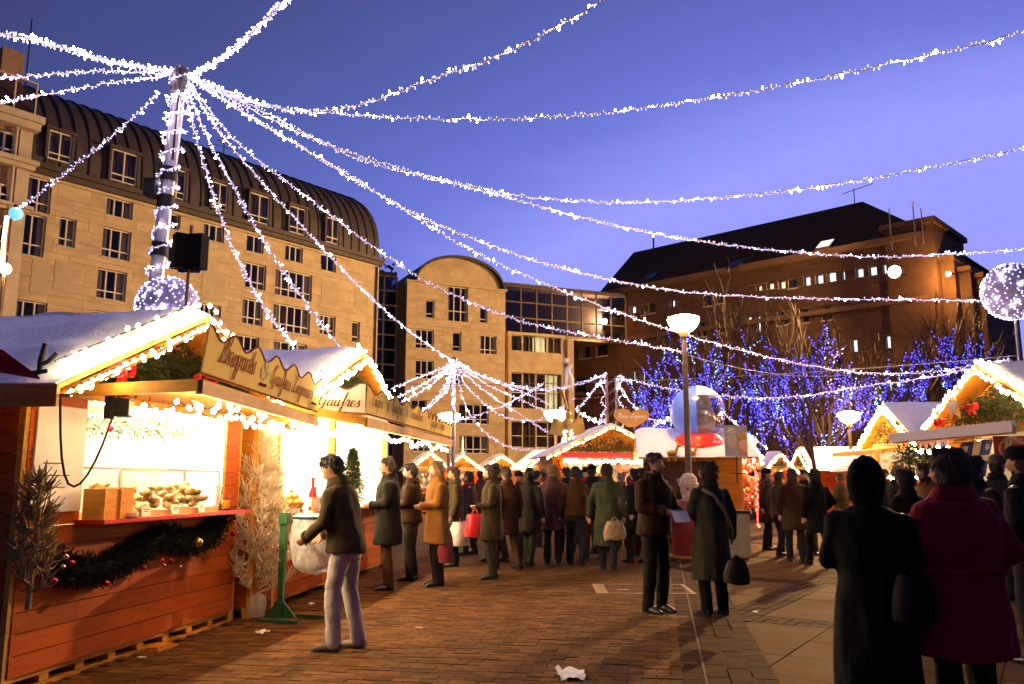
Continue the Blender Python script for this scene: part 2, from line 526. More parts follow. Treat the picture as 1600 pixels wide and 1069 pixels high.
# ================================================================== buildings
def window(parent, x0, x1, z0, z1, cols=2, transom=0.25, y=0.14, lit=None, curtain=0.5, sill=True, fr=0.055, fmat=None):
    fmat = fmat or m_frame
    b = MB(); W, Hh = x1 - x0, z1 - z0
    b.bb(x0, x0 + fr, y - .04, y + .04, z0, z1); b.bb(x1 - fr, x1, y - .04, y + .04, z0, z1)
    b.bb(x0 + fr, x1 - fr, y - .04, y + .04, z0, z0 + fr); b.bb(x0 + fr, x1 - fr, y - .04, y + .04, z1 - fr, z1)
    xs = [x0 + fr] + [x0 + W * k / cols for k in range(1, cols)] + [x1 - fr]
    for x in xs[1:-1]:
        b.bb(x - fr * .55, x + fr * .55, y - .05, y + .045, z0 + fr, z1 - fr)
    zt = z0 + Hh * transom if transom else None
    if zt:
        for a_, c_ in zip(xs[:-1], xs[1:]):
            b.bb(a_ + (.0 if a_ == xs[0] else fr * .55), c_ - (.0 if c_ == xs[-1] else fr * .55), y - .045, y + .035, zt - fr * .5, zt + fr * .5)
    wn = b.build('window', fmat, parent)
    for a_, c_ in zip(xs[:-1], xs[1:]):
        MB().bb(a_, c_, y - .006, y + .006, z0 + fr, z1 - fr).build('pane', m_pane, wn)
    if sill:
        MB().bb(x0 - .06, x1 + .06, -.07, .10, z0 - .10, z0 - .005).build('sill', m_stone, wn)
    if lit:
        MB().bb(x0, x1, y + .42, y + .44, z0, z1).build('lit_room', lit, wn)
    else:
        if random.random() < curtain:
            b = MB(); cw = W * random.uniform(.14, .34)
            for (s0, s1) in ((x0, x0 + cw), (x1 - cw * random.uniform(.6, 1), x1)):
                nn = 8; vsx = []; fs = []
                for k in range(nn + 1):
                    xx = s0 + (s1 - s0) * k / nn; yy = y + .16 + .025 * (k % 2)
                    vsx += [(xx, yy, z0 + .05), (xx, yy, z1 - .05)]
                for k in range(nn): fs.append((2 * k, 2 * k + 2, 2 * k + 3, 2 * k + 1))
                b.add(vsx, fs)
            b.build('curtain', m_curtain, wn)
    return wn

def facade(root, W, z0, z1, holes, psize, mat, matj, thick=0.35, limit=300, region=None, courses=None):
    """backing wall with openings, clad with separate stone panels; local x along, -y outward"""
    rects = [(0, W, z0, z1)]
    for h in holes: rects = rect_sub(rects, h)
    b = MB()
    for (a, c, e, f) in rects: b.bb(a, c, 0.0, thick, e, f)
    b.build('wall', m_backing, root)
    MB().bb(0.02, W - .02, thick + .6, thick + .62, z0, z1).build('room_back', m_dark, root)
    pw, ph = psize; ps = []
    nz_ = int(math.ceil((z1 - z0) / ph)); nx = int(math.ceil(W / pw)) + 1
    for j in range(nz_):
        for i in range(nx):
            xa = (i - .5 * (j % 2)) * pw; xb = xa + pw
            xa, xb = max(0, xa), min(W, xb)
            za, zb = z0 + j * ph, min(z1, z0 + (j + 1) * ph)
            if xb - xa < .05: continue
            rs = [(xa, xb, za, zb)]
            for h in holes: rs = rect_sub(rs, h)
            ps += [r_ for r_ in rs if r_[1] - r_[0] > .05 and r_[3] - r_[2] > .05]
    ps.sort(key=lambda r_: -(r_[1] - r_[0]) * (r_[3] - r_[2]) * (1 if r_[2] > 5 else .5))
    jb = MB(); g = 0.005
    for k, (a, c, e, f) in enumerate(ps):
        d = random.uniform(0, .006)
        if k < limit:
            piece('stone_panel', mat, ((a + c) / 2, -.02 - d / 2, (e + f) / 2), (c - a - 2 * g, .04 + d, f - e - 2 * g), root)
        else:
            jb.bb(a + g, c - g, -.04 - d, 0, e + g, f - g)
    if jb.v: tag(jb.build('stone_panels', matj, root), kind='stuff')

def hline(pa, pb, da):
    A = at(*pa, da); B = onz(pb[0], pb[1], A.z)
    return A, B

# ---- long apartment block on the left, curved zinc mansard
Rr, Ll = hline((592, 411), (101, 276), 50.0)
ZC = Rr.z
P0, u1, L1, h1 = frame2(Ll, Rr)
ext = 4.6
P0 = P0 - u1 * ext; L1 += ext
apt = thing('apartment_block', 'long limestone apartment block with curved dark zinc mansard roof', 'building', P0, h1)
def f1(px, py, off=0.0):
    return onfront(px, py, P0, u1, off)
W1 = [(168, 298, 206, 340, 3), (258, 321, 279, 358, 2), (161, 358, 202, 405, 3), (94, 341, 116, 386, 2), (254, 381, 273, 418, 2),
      (153, 422, 195, 469, 3), (20, 470, 71, 505, 3), (319, 339, 349, 377, 3), (386, 357, 411, 395, 2), (446, 376, 472, 409, 3),
      (502, 392, 524, 424, 2), (384, 412, 414, 452, 3), (430, 424, 486, 466, 5), (313, 476, 344, 495, 4), (379, 468, 409, 508, 3),
      (427, 478, 483, 520, 5), (499, 493, 523, 524, 3), (550, 503, 561, 535, 1), (372, 525, 403, 560, 3), (427, 535, 478, 566, 4),
      (492, 548, 519, 578, 3), (45, 265, 77, 332, 2), (32, 334, 67, 400, 2), (148, 488, 190, 534, 3), (372, 580, 403, 612, 3), (440, 590, 480, 620, 3)]
BL1 = [(86, 407, 109, 454), (502, 439, 527, 476), (554, 452, 564, 484), (316, 424, 350, 470), (50, 405, 72, 462)]
holes1, wins1 = [], []
for (a, b_, c, d, n_) in W1:
    s0, zt = f1(a, b_); s1, zb = f1(c, d)
    if n_ == 1: pass
    zt = f1((a + c) / 2, b_)[1]; zb = f1((a + c) / 2, d)[1]
    zt = min(zt, ZC - .35)
    holes1.append((s0, s1, zb, zt)); wins1.append((s0, s1, zb, zt, n_))
facade(apt, L1, 0.0, ZC, holes1, (1.45, .62), m_stone, m_stone_far)
for k, (a, c, e, f, n_) in enumerate(wins1):
    window(apt, a, c, e, f, n_, 0.28 if f - e > 1.0 else None, curtain=.75)
for (a, b_, c, d) in BL1:
    s0 = f1(a, b_)[0]; s1 = f1(c, d)[0]; zt = f1((a + c) / 2, b_)[1]; zb = f1((a + c) / 2, d)[1]
    MB().bb(s0, s1, -.062, -.046, zb, zt).build('blind_window', m_blind, apt)
# cornice
MB().bb(-.1, L1 + .15, -.42, .1, ZC, ZC + .22).bb(-.1, L1 + .1, -.28, .05, ZC - .22, ZC - .003).build('cornice', m_zinc, apt)
# mansard: vertical start then arc
RAD = 4.3
prof = [(0.0, ZC + .22), (0.0, ZC + .9)]
for k in range(1, 13):
    a = PI / 2 * k / 12
    prof.append((RAD * (1 - math.cos(a)), ZC + .9 + RAD * .95 * math.sin(a)))
prof.append((RAD + 6, prof[-1][1] + .15))
b = MB(); n_ = len(prof)
b.add([(0, y, z) for y, z in prof] + [(L1, y, z) for y, z in prof], [(i, i + n_, i + 1 + n_, i + 1) for i in range(n_ - 1)])
b.add([(L1, y, z) for y, z in prof] + [(L1, RAD + 6, ZC)], [tuple(range(n_ + 1))])
b.add([(0, y, z) for y, z in prof] + [(0, RAD + 6, ZC)], [tuple(range(n_, -1, -1))])
roof1 = b.build('roof', m_zinc, apt)
sb = MB()
sb.tube([(0, y - .03 if i < 8 else y, z + (.03 if i >= 4 else 0)) for i, (y, z) in enumerate(prof[:-1])], 0.045, 5)
seam_me = sb.mesh('roof_seam', m_zinc)
for k in range(int(L1 / .62) + 1):
    obj('roof_seam', seam_me, roof1, (.05 + k * .62, 0, 0))
DORM = [(75, 208, 108, 253), (173, 238, 210, 287), (262, 265, 286, 311), (330, 287, 352, 328), (389, 305, 417, 349), (451, 325, 474, 366), (508, 342, 526, 381)]
for k, (a, b_, c, d) in enumerate(DORM):
    s0 = f1(a, b_)[0]; s1 = f1(c, d)[0]; zt = f1((a + c) / 2, b_)[1]; zb = max(ZC + .3, f1((a + c) / 2, d)[1])
    dm = MB().bb(s0 - .12, s0, -.2, 2.2, zb, zt).bb(s1, s1 + .12, -.2, 2.2, zb, zt).bb(s0 - .16, s1 + .16, -.28, 2.6, zt, zt + .14).build('dormer', m_zinc, apt)
    wn = window(apt, s0, s1, zb, zt, 2, .22, y=-.08, lit=m_litroom if k in (4, 5) else None, curtain=.8, sill=False)
# stair bay: thin posts
s0 = f1(22, 470)[0]; s1 = f1(38, 300)[0]
# drain pipe at the far end and roof aerial
MB().tube([(L1 - .25, -.12, 0), (L1 - .25, -.12, ZC - .3)], .06, 8).build('drain_pipe', m_zinc, apt)
sa_, za_ = f1(350, 232, RAD)
MB().tube([(sa_, RAD, prof[-2][1]), (sa_, RAD, za_ + .5)], .03, 5).bar((sa_ - .9, RAD, za_), (sa_ + .9, RAD, za_ + .2), .03).bar((sa_ - .5, RAD, za_ + .35), (sa_ + .5, RAD, za_ + .45), .03).build('aerial', m_metal, apt)

# ---- old brick house at the left edge
Pq = P0 + u1 * 1.2
A0 = at(46, 262, 30.5); B0 = Vector((A0.x - 9 * u1.x - 0.0, A0.y - 9 * u1.y, 0))
P2, u2, L2, h2 = frame2(B0, A0)
old = thing('brick_townhouse', 'cream and brick townhouse with lit window at the left edge', 'building', P2, h2)
m_oldbrick = M('townhouse_brick', (0.25, 0.15, 0.085), .85, var=.25, scale=10, bump=.3, bscale=30)
m_cream = M('cream_stone', (0.46, 0.37, 0.24), .8, var=.15, scale=2)
zt = onfront(44, 205, P2, u2)[1]
def f2(px, py, off=0): return onfront(px, py, P2, u2, off)
WW = [(-12, 203, 22, 248, True), (-14, 285, 14, 312, False), (-16, 350, 10, 392, False)]
hol = []
for (a, b_, c, d, li) in WW:
    hol.append((f2(a, d)[0], f2(c, d)[0], f2((a + c) / 2, d)[1], f2((a + c) / 2, b_)[1]))
rects = [(0, L2, 0, zt)]
for h in hol: rects = rect_sub(rects, h)
b = MB()
for (a, c, e, f) in rects: b.bb(a, c, 0, .35, e, f)
b.build('wall', m_oldbrick, old)
MB().bb(L2 - .45, L2 + .003, -.06, -.002, 0, zt).build('quoin_strip', m_cream, old)
MB().bb(0, L2, .5, 9, 0, zt - .02).build('house_body', m_dark, old)
for (zz, hh, pr) in ((zt - .05, .55, .45), (f2(20, 262)[1], .35, .30), (f2(20, 330)[1], .25, .16)):
    MB().bb(0, L2 + .1, -pr, .0, zz, zz + hh * .5).bb(0, L2 + .18, -pr - .15, .01, zz + hh * .5 + .002, zz + hh).build('cornice', m_cream, old)
for (a, c, e, f), ww in zip(hol, WW): window(old, a, c, e, f, 2, .4, lit=m_litroom if ww[4] else None, fmat=m_white)
MB().add([(0, 0, zt + .5), (L2 + .1, 0, zt + .5), (L2 - .2, 1.6, zt + 3), (0, 1.6, zt + 3), (L2 + .1, 9, zt + .5), (L2 - .2, 7, zt + 3), (0, 7, zt + 3)], [(0, 1, 2, 3), (1, 4, 5, 2), (2, 5, 6, 3)]).build('roof', m_slate, old)
s_, z_ = f2(20, 170, .5)
window(old, s_ - .9, s_ + .7, zt + .7, zt + 2.1, 2, None, y=.2, fmat=m_cream)
MB().tube([(L2 - .62, -.14, 0), (L2 - .62, -.14, zt)], .07, 8).build('drain_pipe', m_cream, old)
s_, z_ = f2(50, 30, 1.6)
MB().tube([(s_, 1.6, zt + 1), (s_, 1.6, z_)], .03, 5).build('aerial', m_metal, old)
MB().bb(L2 - .9, L2 - .1, 1.2, 2.2, zt + 2, zt + 3.6).build('chimney', m_oldbrick, old)

# ---- recessed bay, arched limestone house
Aa, Bb = hline((636, 440), (789, 456), 54.0)
P3, u3, L3, h3 = frame2(Aa, Bb)
ZA = Aa.z
arch = thing('arched_house', 'limestone house with round arched roof gable in the middle distance', 'building', P3, h3)
def f3(px, py, off=0): return onfront(px, py, P3, u3, off)
W3 = [(665, 469, 678, 497, 1), (699, 442, 731, 503, 3), (750, 480, 761, 505, 1), (649, 515, 677, 545, 3), (707, 519, 720, 549, 1), (750, 524, 775, 554, 3),
      (649, 563, 677, 592, 3), (707, 572, 720, 600, 1), (642, 625, 666, 655, 2), (717, 632, 763, 663, 4), (717, 681, 763, 709, 4), (645, 676, 672, 706, 3)]
hol = []
for (a, b_, c, d, n_) in W3:
    hol.append((f3(a, d)[0], f3(c, d)[0], f3((a + c) / 2, d)[1], f3((a + c) / 2, b_)[1]))
facade(arch, L3, 0, ZA, hol, (1.3, .55), m_stone, m_stone_far, limit=260)
for h, ww in zip(hol, W3):
    e, f = h[2], h[3]
    window(arch, h[0], h[1], e, min(f, ZA - .0), ww[4], .25 if f - e < 2.3 else .3, curtain=.5)
# arched gable and barrel roof
xa, za = f3(652, 438); xb, _ = f3(781, 456); xm, zm = f3(709, 403)
NA = 20; pts = []
rx = (xb - xa) / 2; xc = (xa + xb) / 2
for k in range(NA + 1):
    t = PI * k / NA
    pts.append((xc + rx * math.cos(t), ZA + (zm - ZA) * math.sin(t) ** .9))
gb = MB().poly([(x, -.035, z) for x, z in pts], .3, (0, 1, 0))
gb.build('gable', m_stone, arch)
pr = [(x * 1.0 + (x - xc) * .05, z + .12) for x, z in pts]
b = MB(); n_ = len(pr)
b.add([(x, -.4, z) for x, z in pr] + [(x, 9, z) for x, z in pr], [(i, i + 1, n_ + i + 1, n_ + i) for i in range(n_ - 1)])
b.add([(x, -.4, z) for x, z in pr] + [(x, -.4, z - .22) for x, z in pr], [(i, n_ + i, n_ + i + 1, i + 1) for i in range(n_ - 1)])
b.add([(x, 9, z) for x, z in pr], [tuple(range(n_))])
b.build('roof', m_zinc, arch)
MB().bb(-.1, L3 + .1, -.2, .4, ZA, ZA + .12).build('cornice', m_stone, arch)
MB().bb(L3 - .01, L3, .0, 12, 0, ZA).bb(0, .01, 0, 12, 0, ZA).build('side_wall', m_backing, arch)

# dark glazed bay between the two
Pc = P3 - u3 * 3.6 + Vector((-u3.y, u3.x, 0)) * 2.2
bay = thing('glazed_link_bay', 'dark glazed bay recessed between two limestone buildings', 'building', Pc, h3)
ztb = onfront(610, 432, Pc, u3)[1]
m_mull = M('bronze_mullion', (0.09, 0.06, 0.04), .4, metal=.4)
m_tint = glass_mat('tinted_glass', (0.42, 0.42, 0.50), .20)
def curtain(root, W, z0, z1, cw, rh, lit=(), spand=None, opaque=False):
    b = MB(); nx = max(1, round(W / cw)); nz_ = max(1, round((z1 - z0) / rh))
    for i in range(nx + 1): b.bb(W * i / nx - .05, W * i / nx + .05, -.06, .08, z0, z1)
    for j in range(nz_ + 1):
        z = z0 + (z1 - z0) * j / nz_
        for i in range(nx): b.bb(W * i / nx + .05, W * (i + 1) / nx - .05, -.04, .08, z - .05, z + .05)
    b.build('mullion_grid', m_mull, root)
    for i in range(nx):
        for j in range(nz_):
            a, c = W * i / nx + .05, W * (i + 1) / nx - .05
            e, f = z0 + (z1 - z0) * j / nz_ + .05, z0 + (z1 - z0) * (j + 1) / nz_ - .05
            p = piece('pane', m_tint, ((a + c) / 2, .02, (e + f) / 2), (c - a, .012, f - e), root)
            p.rotation_euler = (random.uniform(-.006, .006), 0, random.uniform(-.006, .006))
            if (i, j) in lit:
                MB().bb(a, c, .7, .72, e, f).build('lit_room', m_litroom, root)
    MB().bb(.0, W, 1.2, 1.25, z0, z1).bb(0, W, .1, 1.2, z1 - .01, z1).build('room_back', m_dark, root)
_mm = m_mull; m_mull = M('link_bay_frame', (.30, .22, .14), .6); curtain(bay, 3.6, 0, ztb, .9, 1.0); m_mull = _mm
MB().bb(0, 3.6, .0, 8, ztb + .02, ztb + .3).build('roof', m_zinc, bay)
b = MB()
for k in range(240):
    q = Vector((random.gauss(1.6, .9), 1.2 + random.gauss(0, .4), ztb + .3 + abs(random.gauss(0, .5))))
    b.ball(q, random.uniform(.06, .16), 4, 3)
tag(b.build('roof_shrub', M('roof_shrub_leaf', (.02, .022, .012), .9), None, loc=None), 'dark shrub on the flat roof beside the arched house', 'shrub')
bpy.data.objects['roof_shrub'].location = Pc; bpy.data.objects['roof_shrub'].rotation_euler.z = h3

# ---- glass office right of the arch
Ga, Gb = hline((789, 446), (940, 461), 58.0)
P4, u4, L4, h4 = frame2(Ga, Gb)
ZG = Ga.z; L4 += 2.0
gl = thing('glass_office', 'dark glass curtain wall office behind the arched house', 'building', P4, h4)
def f4(px, py, off=0): return onfront(px, py, P4, u4, off)
zl = f4(840, 523)[1]
sub = thing('x', None, None)
bpy.data.objects.remove(sub)
curtain(gl, L4, zl, ZG, 1.25, 1.25)
MB().bb(0, L4, 0, 8, ZG + .01, ZG + .25).build('roof', m_zinc, gl)
# lower storeys: window bands between stone spandrels
x1_ = f4(877, 560)[0]
bands = [(f4(830, 552)[1], f4(830, 527)[1]), (f4(830, 640)[1], f4(830, 585)[1]), (f4(830, 700)[1], f4(830, 660)[1])]
rects = [(0, x1_, 0, zl - .02)]
for (a, c) in bands: rects = rect_sub(rects, (0.25, x1_ - .3, a, c))
b = MB()
for (a, c, e, f) in rects: b.bb(a, c, -.6, -.2, e, f)
b.build('spandrel', m_stone, gl)
for bi, (a, c) in enumerate(bands):
    nW = 4
    for k in range(nW):
        xa_ = .25 + (x1_ - .55) * k / nW; xb_ = .25 + (x1_ - .55) * (k + 1) / nW
        window(gl, xa_, xb_ - .03, a, c, 2 if k % 2 else 1, .0 if bi == 0 else .45, y=-.35, lit=(M('lit_office_green', (.6, .65, .45), .8, var=.5, scale=1.2, emit=(.75, .8, .45), estr=.22) if (bi, k) in ((0, 2), (1, 3)) else None), curtain=.1, sill=False, fmat=m_mull if k % 2 else m_frame)
MB().bb(0, x1_, .1, .14, 0, zl).build('room_back', m_dark, gl)
MB().bb(x1_ + .05, x1_ + .55, -.9, -.3, 0, zl - .3).build('pillar', m_stone, gl)

# ---- big dark-roofed building on the right
Ra, Rb = hline((1181, 445), (1357, 415), 56.0)
ZR = Ra.z
P5, u5, L5, h5 = frame2(Ra, Rb)
sl = onfront(884, 480, P5, u5)[0]; sr = onfront(1452, 480, P5, u5)[0]
P5 = P5 + u5 * sl; L5 = sr - sl
big = thing('brick_office_building', 'big brown brick building with huge dark slate roof on the right', 'building', P5, h5)
def f5(px, py, off=0): return onfront(px, py, P5, u5, off)
m_brown = M('brown_brick', (0.100, 0.049, 0.023), .85, var=.25, scale=2.5, rand=.1, bump=.3, bscale=18)
m_brown_j = M('brown_brick_joined', (0.100, 0.049, 0.023), .85, var=.25, scale=2.5, island=.1, bump=.3, bscale=18)
ZE = ZR + 1.1
LITW = [(1181, 445, 1191, 455, 1), (1198, 441, 1210, 453, 1), (1216, 438, 1228, 452, 1), (1255, 431, 1267, 447, 2), (1274, 428, 1287, 444, 2), (1292, 424, 1307, 441, 2), (1314, 422, 1321, 438, 2),
        (1337, 418, 1350, 434, 2), (1357, 415, 1371, 431, 2), (1378, 411, 1392, 428, 2), (1046, 468, 1055, 480, 2), (983, 478, 994, 490, 2), (1165, 494, 1175, 507, 2), (1181, 493, 1189, 519, 2), (1027, 516, 1034, 531, 2), (995, 522, 1004, 542, 2),
        (1383, 524, 1393, 545, 2), (1402, 521, 1413, 543, 2), (1425, 518, 1437, 541, 2), (1442, 516, 1455, 539, 2), (1330, 530, 1341, 551, 2), (1000, 580, 1008, 596, 2), (985, 580, 993, 596, 2), (1386, 598, 1397, 612, 2), (1430, 590, 1444, 610, 2)]
DARKW = [(1002, 476, 1011, 492, 0), (1014, 473, 1024, 489, 0), (1232, 436, 1246, 450, 0), (1100, 462, 1112, 478, 0), (1120, 458, 1132, 474, 0), (905, 530, 922, 560, 0), (932, 528, 950, 556, 0), (1060, 508, 1072, 530, 0), (1090, 504, 1104, 526, 0), (1120, 500, 1133, 520, 0), (1215, 486, 1230, 508, 0), (1250, 482, 1265, 504, 0), (1285, 478, 1300, 500, 0),
         (900, 590, 916, 622, 0), (930, 588, 948, 620, 0), (1040, 585, 1055, 610, 0), (1080, 580, 1096, 606, 0), (1130, 575, 1146, 600, 0), (1180, 570, 1196, 596, 0), (1240, 560, 1258, 588, 0), (1300, 552, 1318, 580, 0)]
hol = []
for (a, b_, c, d, li) in LITW + DARKW:
    h = (f5(a, d)[0], f5(c, d)[0], f5((a + c) / 2, d)[1], f5((a + c) / 2, b_)[1])
    if h[0] < .1: h = (.15, h[1], h[2], h[3])
    hol.append(h)
facade(big, L5, 0, ZE, hol, (1.8, .9), m_brown, m_brown_j, limit=240)
for h, ww in zip(hol, LITW + DARKW):
    window(big, h[0], h[1], h[2], h[3], 1 if h[1] - h[0] < 1 else 2, None, lit={0: None, 1: m_litroom, 2: m_litcool}[ww[4]], sill=ww[4] == 0, fmat=m_mull)
MB().bb(0, L5, -.55, .3, ZE, ZE + .35).bb(0, L5, -.25, .0, ZR - 2.7, ZR - 2.4).bb(0, L5, -.25, .0, ZR - 6.6, ZR - 6.3).build('string_course', M('brown_stone', (.16, .085, .042), .8), big)
# roof from its ridge line
OFF = 7.0
l0, zl0 = f5(990, 392, OFF); r0, zr0 = f5(1348, 318, OFF)
zrg = (zl0 + zr0) / 2
l1_, _ = f5(938, 462, 0); r1_, _ = f5(1420, 362, 0)
b = MB()
e0, e1_ = f5(938, 470, -.5)[0], L5 + .3
b.add([(e0, -.5, ZE + .35), (e1_, -.5, ZE + .35), (r0, OFF, zrg), (l0, OFF, zrg), (e0, OFF * 2, ZE + .35), (e1_, OFF * 2, ZE + .35)],
      [(0, 1, 2, 3), (1, 5, 2), (4, 0, 3), (5, 4, 3, 2)])
rf = b.build('roof', m_slate, big)
sl_, zs_ = f5(1290, 385, 4.0)
sky_l = (zrg - ZE - .35) / (OFF + .5)
def onroof(px, py):
    """pixel -> point on the front roof slope in local coords"""
    best = None
    for k in range(0, 400):
        off = -.5 + (OFF + .5) * k / 400
        s_, z_ = f5(px, py, off)
        dz = abs(z_ - (ZE + .35 + sky_l * (off + .5)))
        if best is None or dz < best[0]: best = (dz, s_, off, z_)
    return Vector(best[1:])
p = onroof(1290, 384)
for (px_, py_, lit) in ((1290, 384, m_litroom), (1150, 415, m_dark), (1018, 434, m_dark)):
    p = onroof(px_, py_)
    q = MB()
    rotx = Matrix.Rotation(math.atan(sky_l), 3, 'X')
    q.box(p + Vector((0, -.04, .06)), (1.0, 1.3, .12), rotx)
    sk = q.build('skylight', m_mull, big)
    MB().box(p + Vector((0, -.08, .13)), (.84, 1.1, .02), rotx).build('pane', lit if lit is m_litroom else m_tint, sk)
MB().bb(l0 + 2, l0 + 2.1, OFF, OFF + .1, zrg, zrg + .9).bb(r0 - .6, r0 - .55, OFF, OFF + .05, zrg, zrg + 1.1).bar((r0 - 1.4, OFF, zrg + .9), (r0 + .8, OFF, zrg + 1.15), .04).build('aerial', m_metal, big)
# flat-roofed tower and stepped wing to the right
t0, tz = f5(1412, 360, 3.0); t1, _ = f5(1457, 352, 3.0)
ztw = f5(1457, 356, 1.0)[1]
tw = MB().bb(L5 - 2.2, L5 + .6, -.2, 6, 0, ztw).bb(L5 - 2.4, L5 + .8, -.4, 6.2, ztw + .01, ztw + .35).build('tower', m_brown, big)
wl = [(1457, 1490, 405), (1490, 1516, 424), (1516, 1536, 434)]
for k, (a, c, y_) in enumerate(wl):
    off = .6 + k * .8
    sA = f5(a, y_, off)[0]; sB, zB = f5(c, y_, off)
    MB().bb(max(sA, L5 + .62) + k * .01, sB, off, off + 8, 0, zB).bb(max(sA, L5 + .62) - .1, sB + .1, off - .3, off + 8.1, zB + .01, zB + .3).build('wing', m_brown, big)
for (px_, py_) in ((1389, 328), (1426, 318), (1439, 328)):
    s_, z_ = f5(px_, py_, -.5)
    fp = MB().tube([(s_, -.5, ZE - .5), (s_, -.5, z_)], [.06, .03], 6).ball((s_, -.5, z_), .08, 6, 4).build('flagpole', m_steel, big)
# ================================================================== market stalls
m_plank = M('stained_plank', (0.46, 0.085, 0.006), 0.5, var=0.28, scale=3.0, stretch=(1.2, 6, 9), rand=0.16, bump=0.15, bscale=9, spec=.12, knots=True, dirt=.35, dirtcol=(.16, .022, .002), grime=1.4)
m_plank_l = M('pale_plank', (0.56, 0.22, 0.022), 0.55, var=0.25, scale=3.0, stretch=(1.2, 6, 9), rand=0.14, bump=0.15, bscale=9, spec=.12, knots=True)
m_plank_j = M('stained_plank_joined', (0.46, 0.085, 0.006), 0.5, var=0.3, scale=4.0, stretch=(1, 1, 8), island=0.16, bump=0.15, bscale=9, spec=.12)
m_plankback = M('plank_backing', (0.10, 0.035, 0.012), 0.8)
m_beam = M('pine_beam', (0.58, 0.28, 0.045), 0.55, var=0.22, scale=5.0, stretch=(1, 1, 5), bump=.1, bscale=12, spec=.15)
m_snow = M('cotton_snow', (0.90, 0.87, 0.90), 0.9, var=0.10, scale=5.0, bump=.5, bscale=24, sheen=.2)
m_lining = M('white_lining', (0.80, 0.78, 0.73), 0.6, var=0.04)
m_tube = M('fluorescent_tube', (1, 1, 1), .3, var=0, emit=(1.0, 0.77, 0.46), estr=230.0)
m_tubew = M('warm_lamp_tube', (1, 1, 1), .3, var=0, emit=(1.0, 0.72, 0.38), estr=18.0)
m_red = M('red_lacquer', (0.50, 0.012, 0.016), 0.3, var=0.12, coat=.4)
m_redcloth = M('red_satin', (0.55, 0.012, 0.02), 0.32, var=0.2, scale=12, sheen=.4)
m_gold = M('gold_foil', (0.75, 0.47, 0.12), 0.28, metal=.9, var=.15)
m_fir = M('fir_needles', (0.035, 0.055, 0.018), .8, var=.4, scale=9, island=.45)
m_firdark = M('dark_fir_needles', (0.016, 0.026, 0.012), .8, var=.4, scale=9, island=.5)
m_sign = M('sign_cream', (0.92, 0.69, 0.17), .8, spec=.1, var=.06, scale=3)
m_signw = M('sign_white', (0.76, 0.70, 0.60), .6, var=.05, scale=3)
m_ink = M('sign_red_ink', (0.24, 0.016, 0.004), .8, spec=.1, var=.1)
m_inkb = M('sign_brown_ink', (0.20, 0.06, 0.008), .8, spec=.1, var=.1)
m_inkg = M('sign_green_ink', (0.035, 0.05, 0.025), .6, var=.2)
m_black = M('black_plastic', (0.010, 0.009, 0.008), .6, spec=.15, var=.2)
m_clear = glass_mat('clear_glass', (.97, .98, .98), .05)

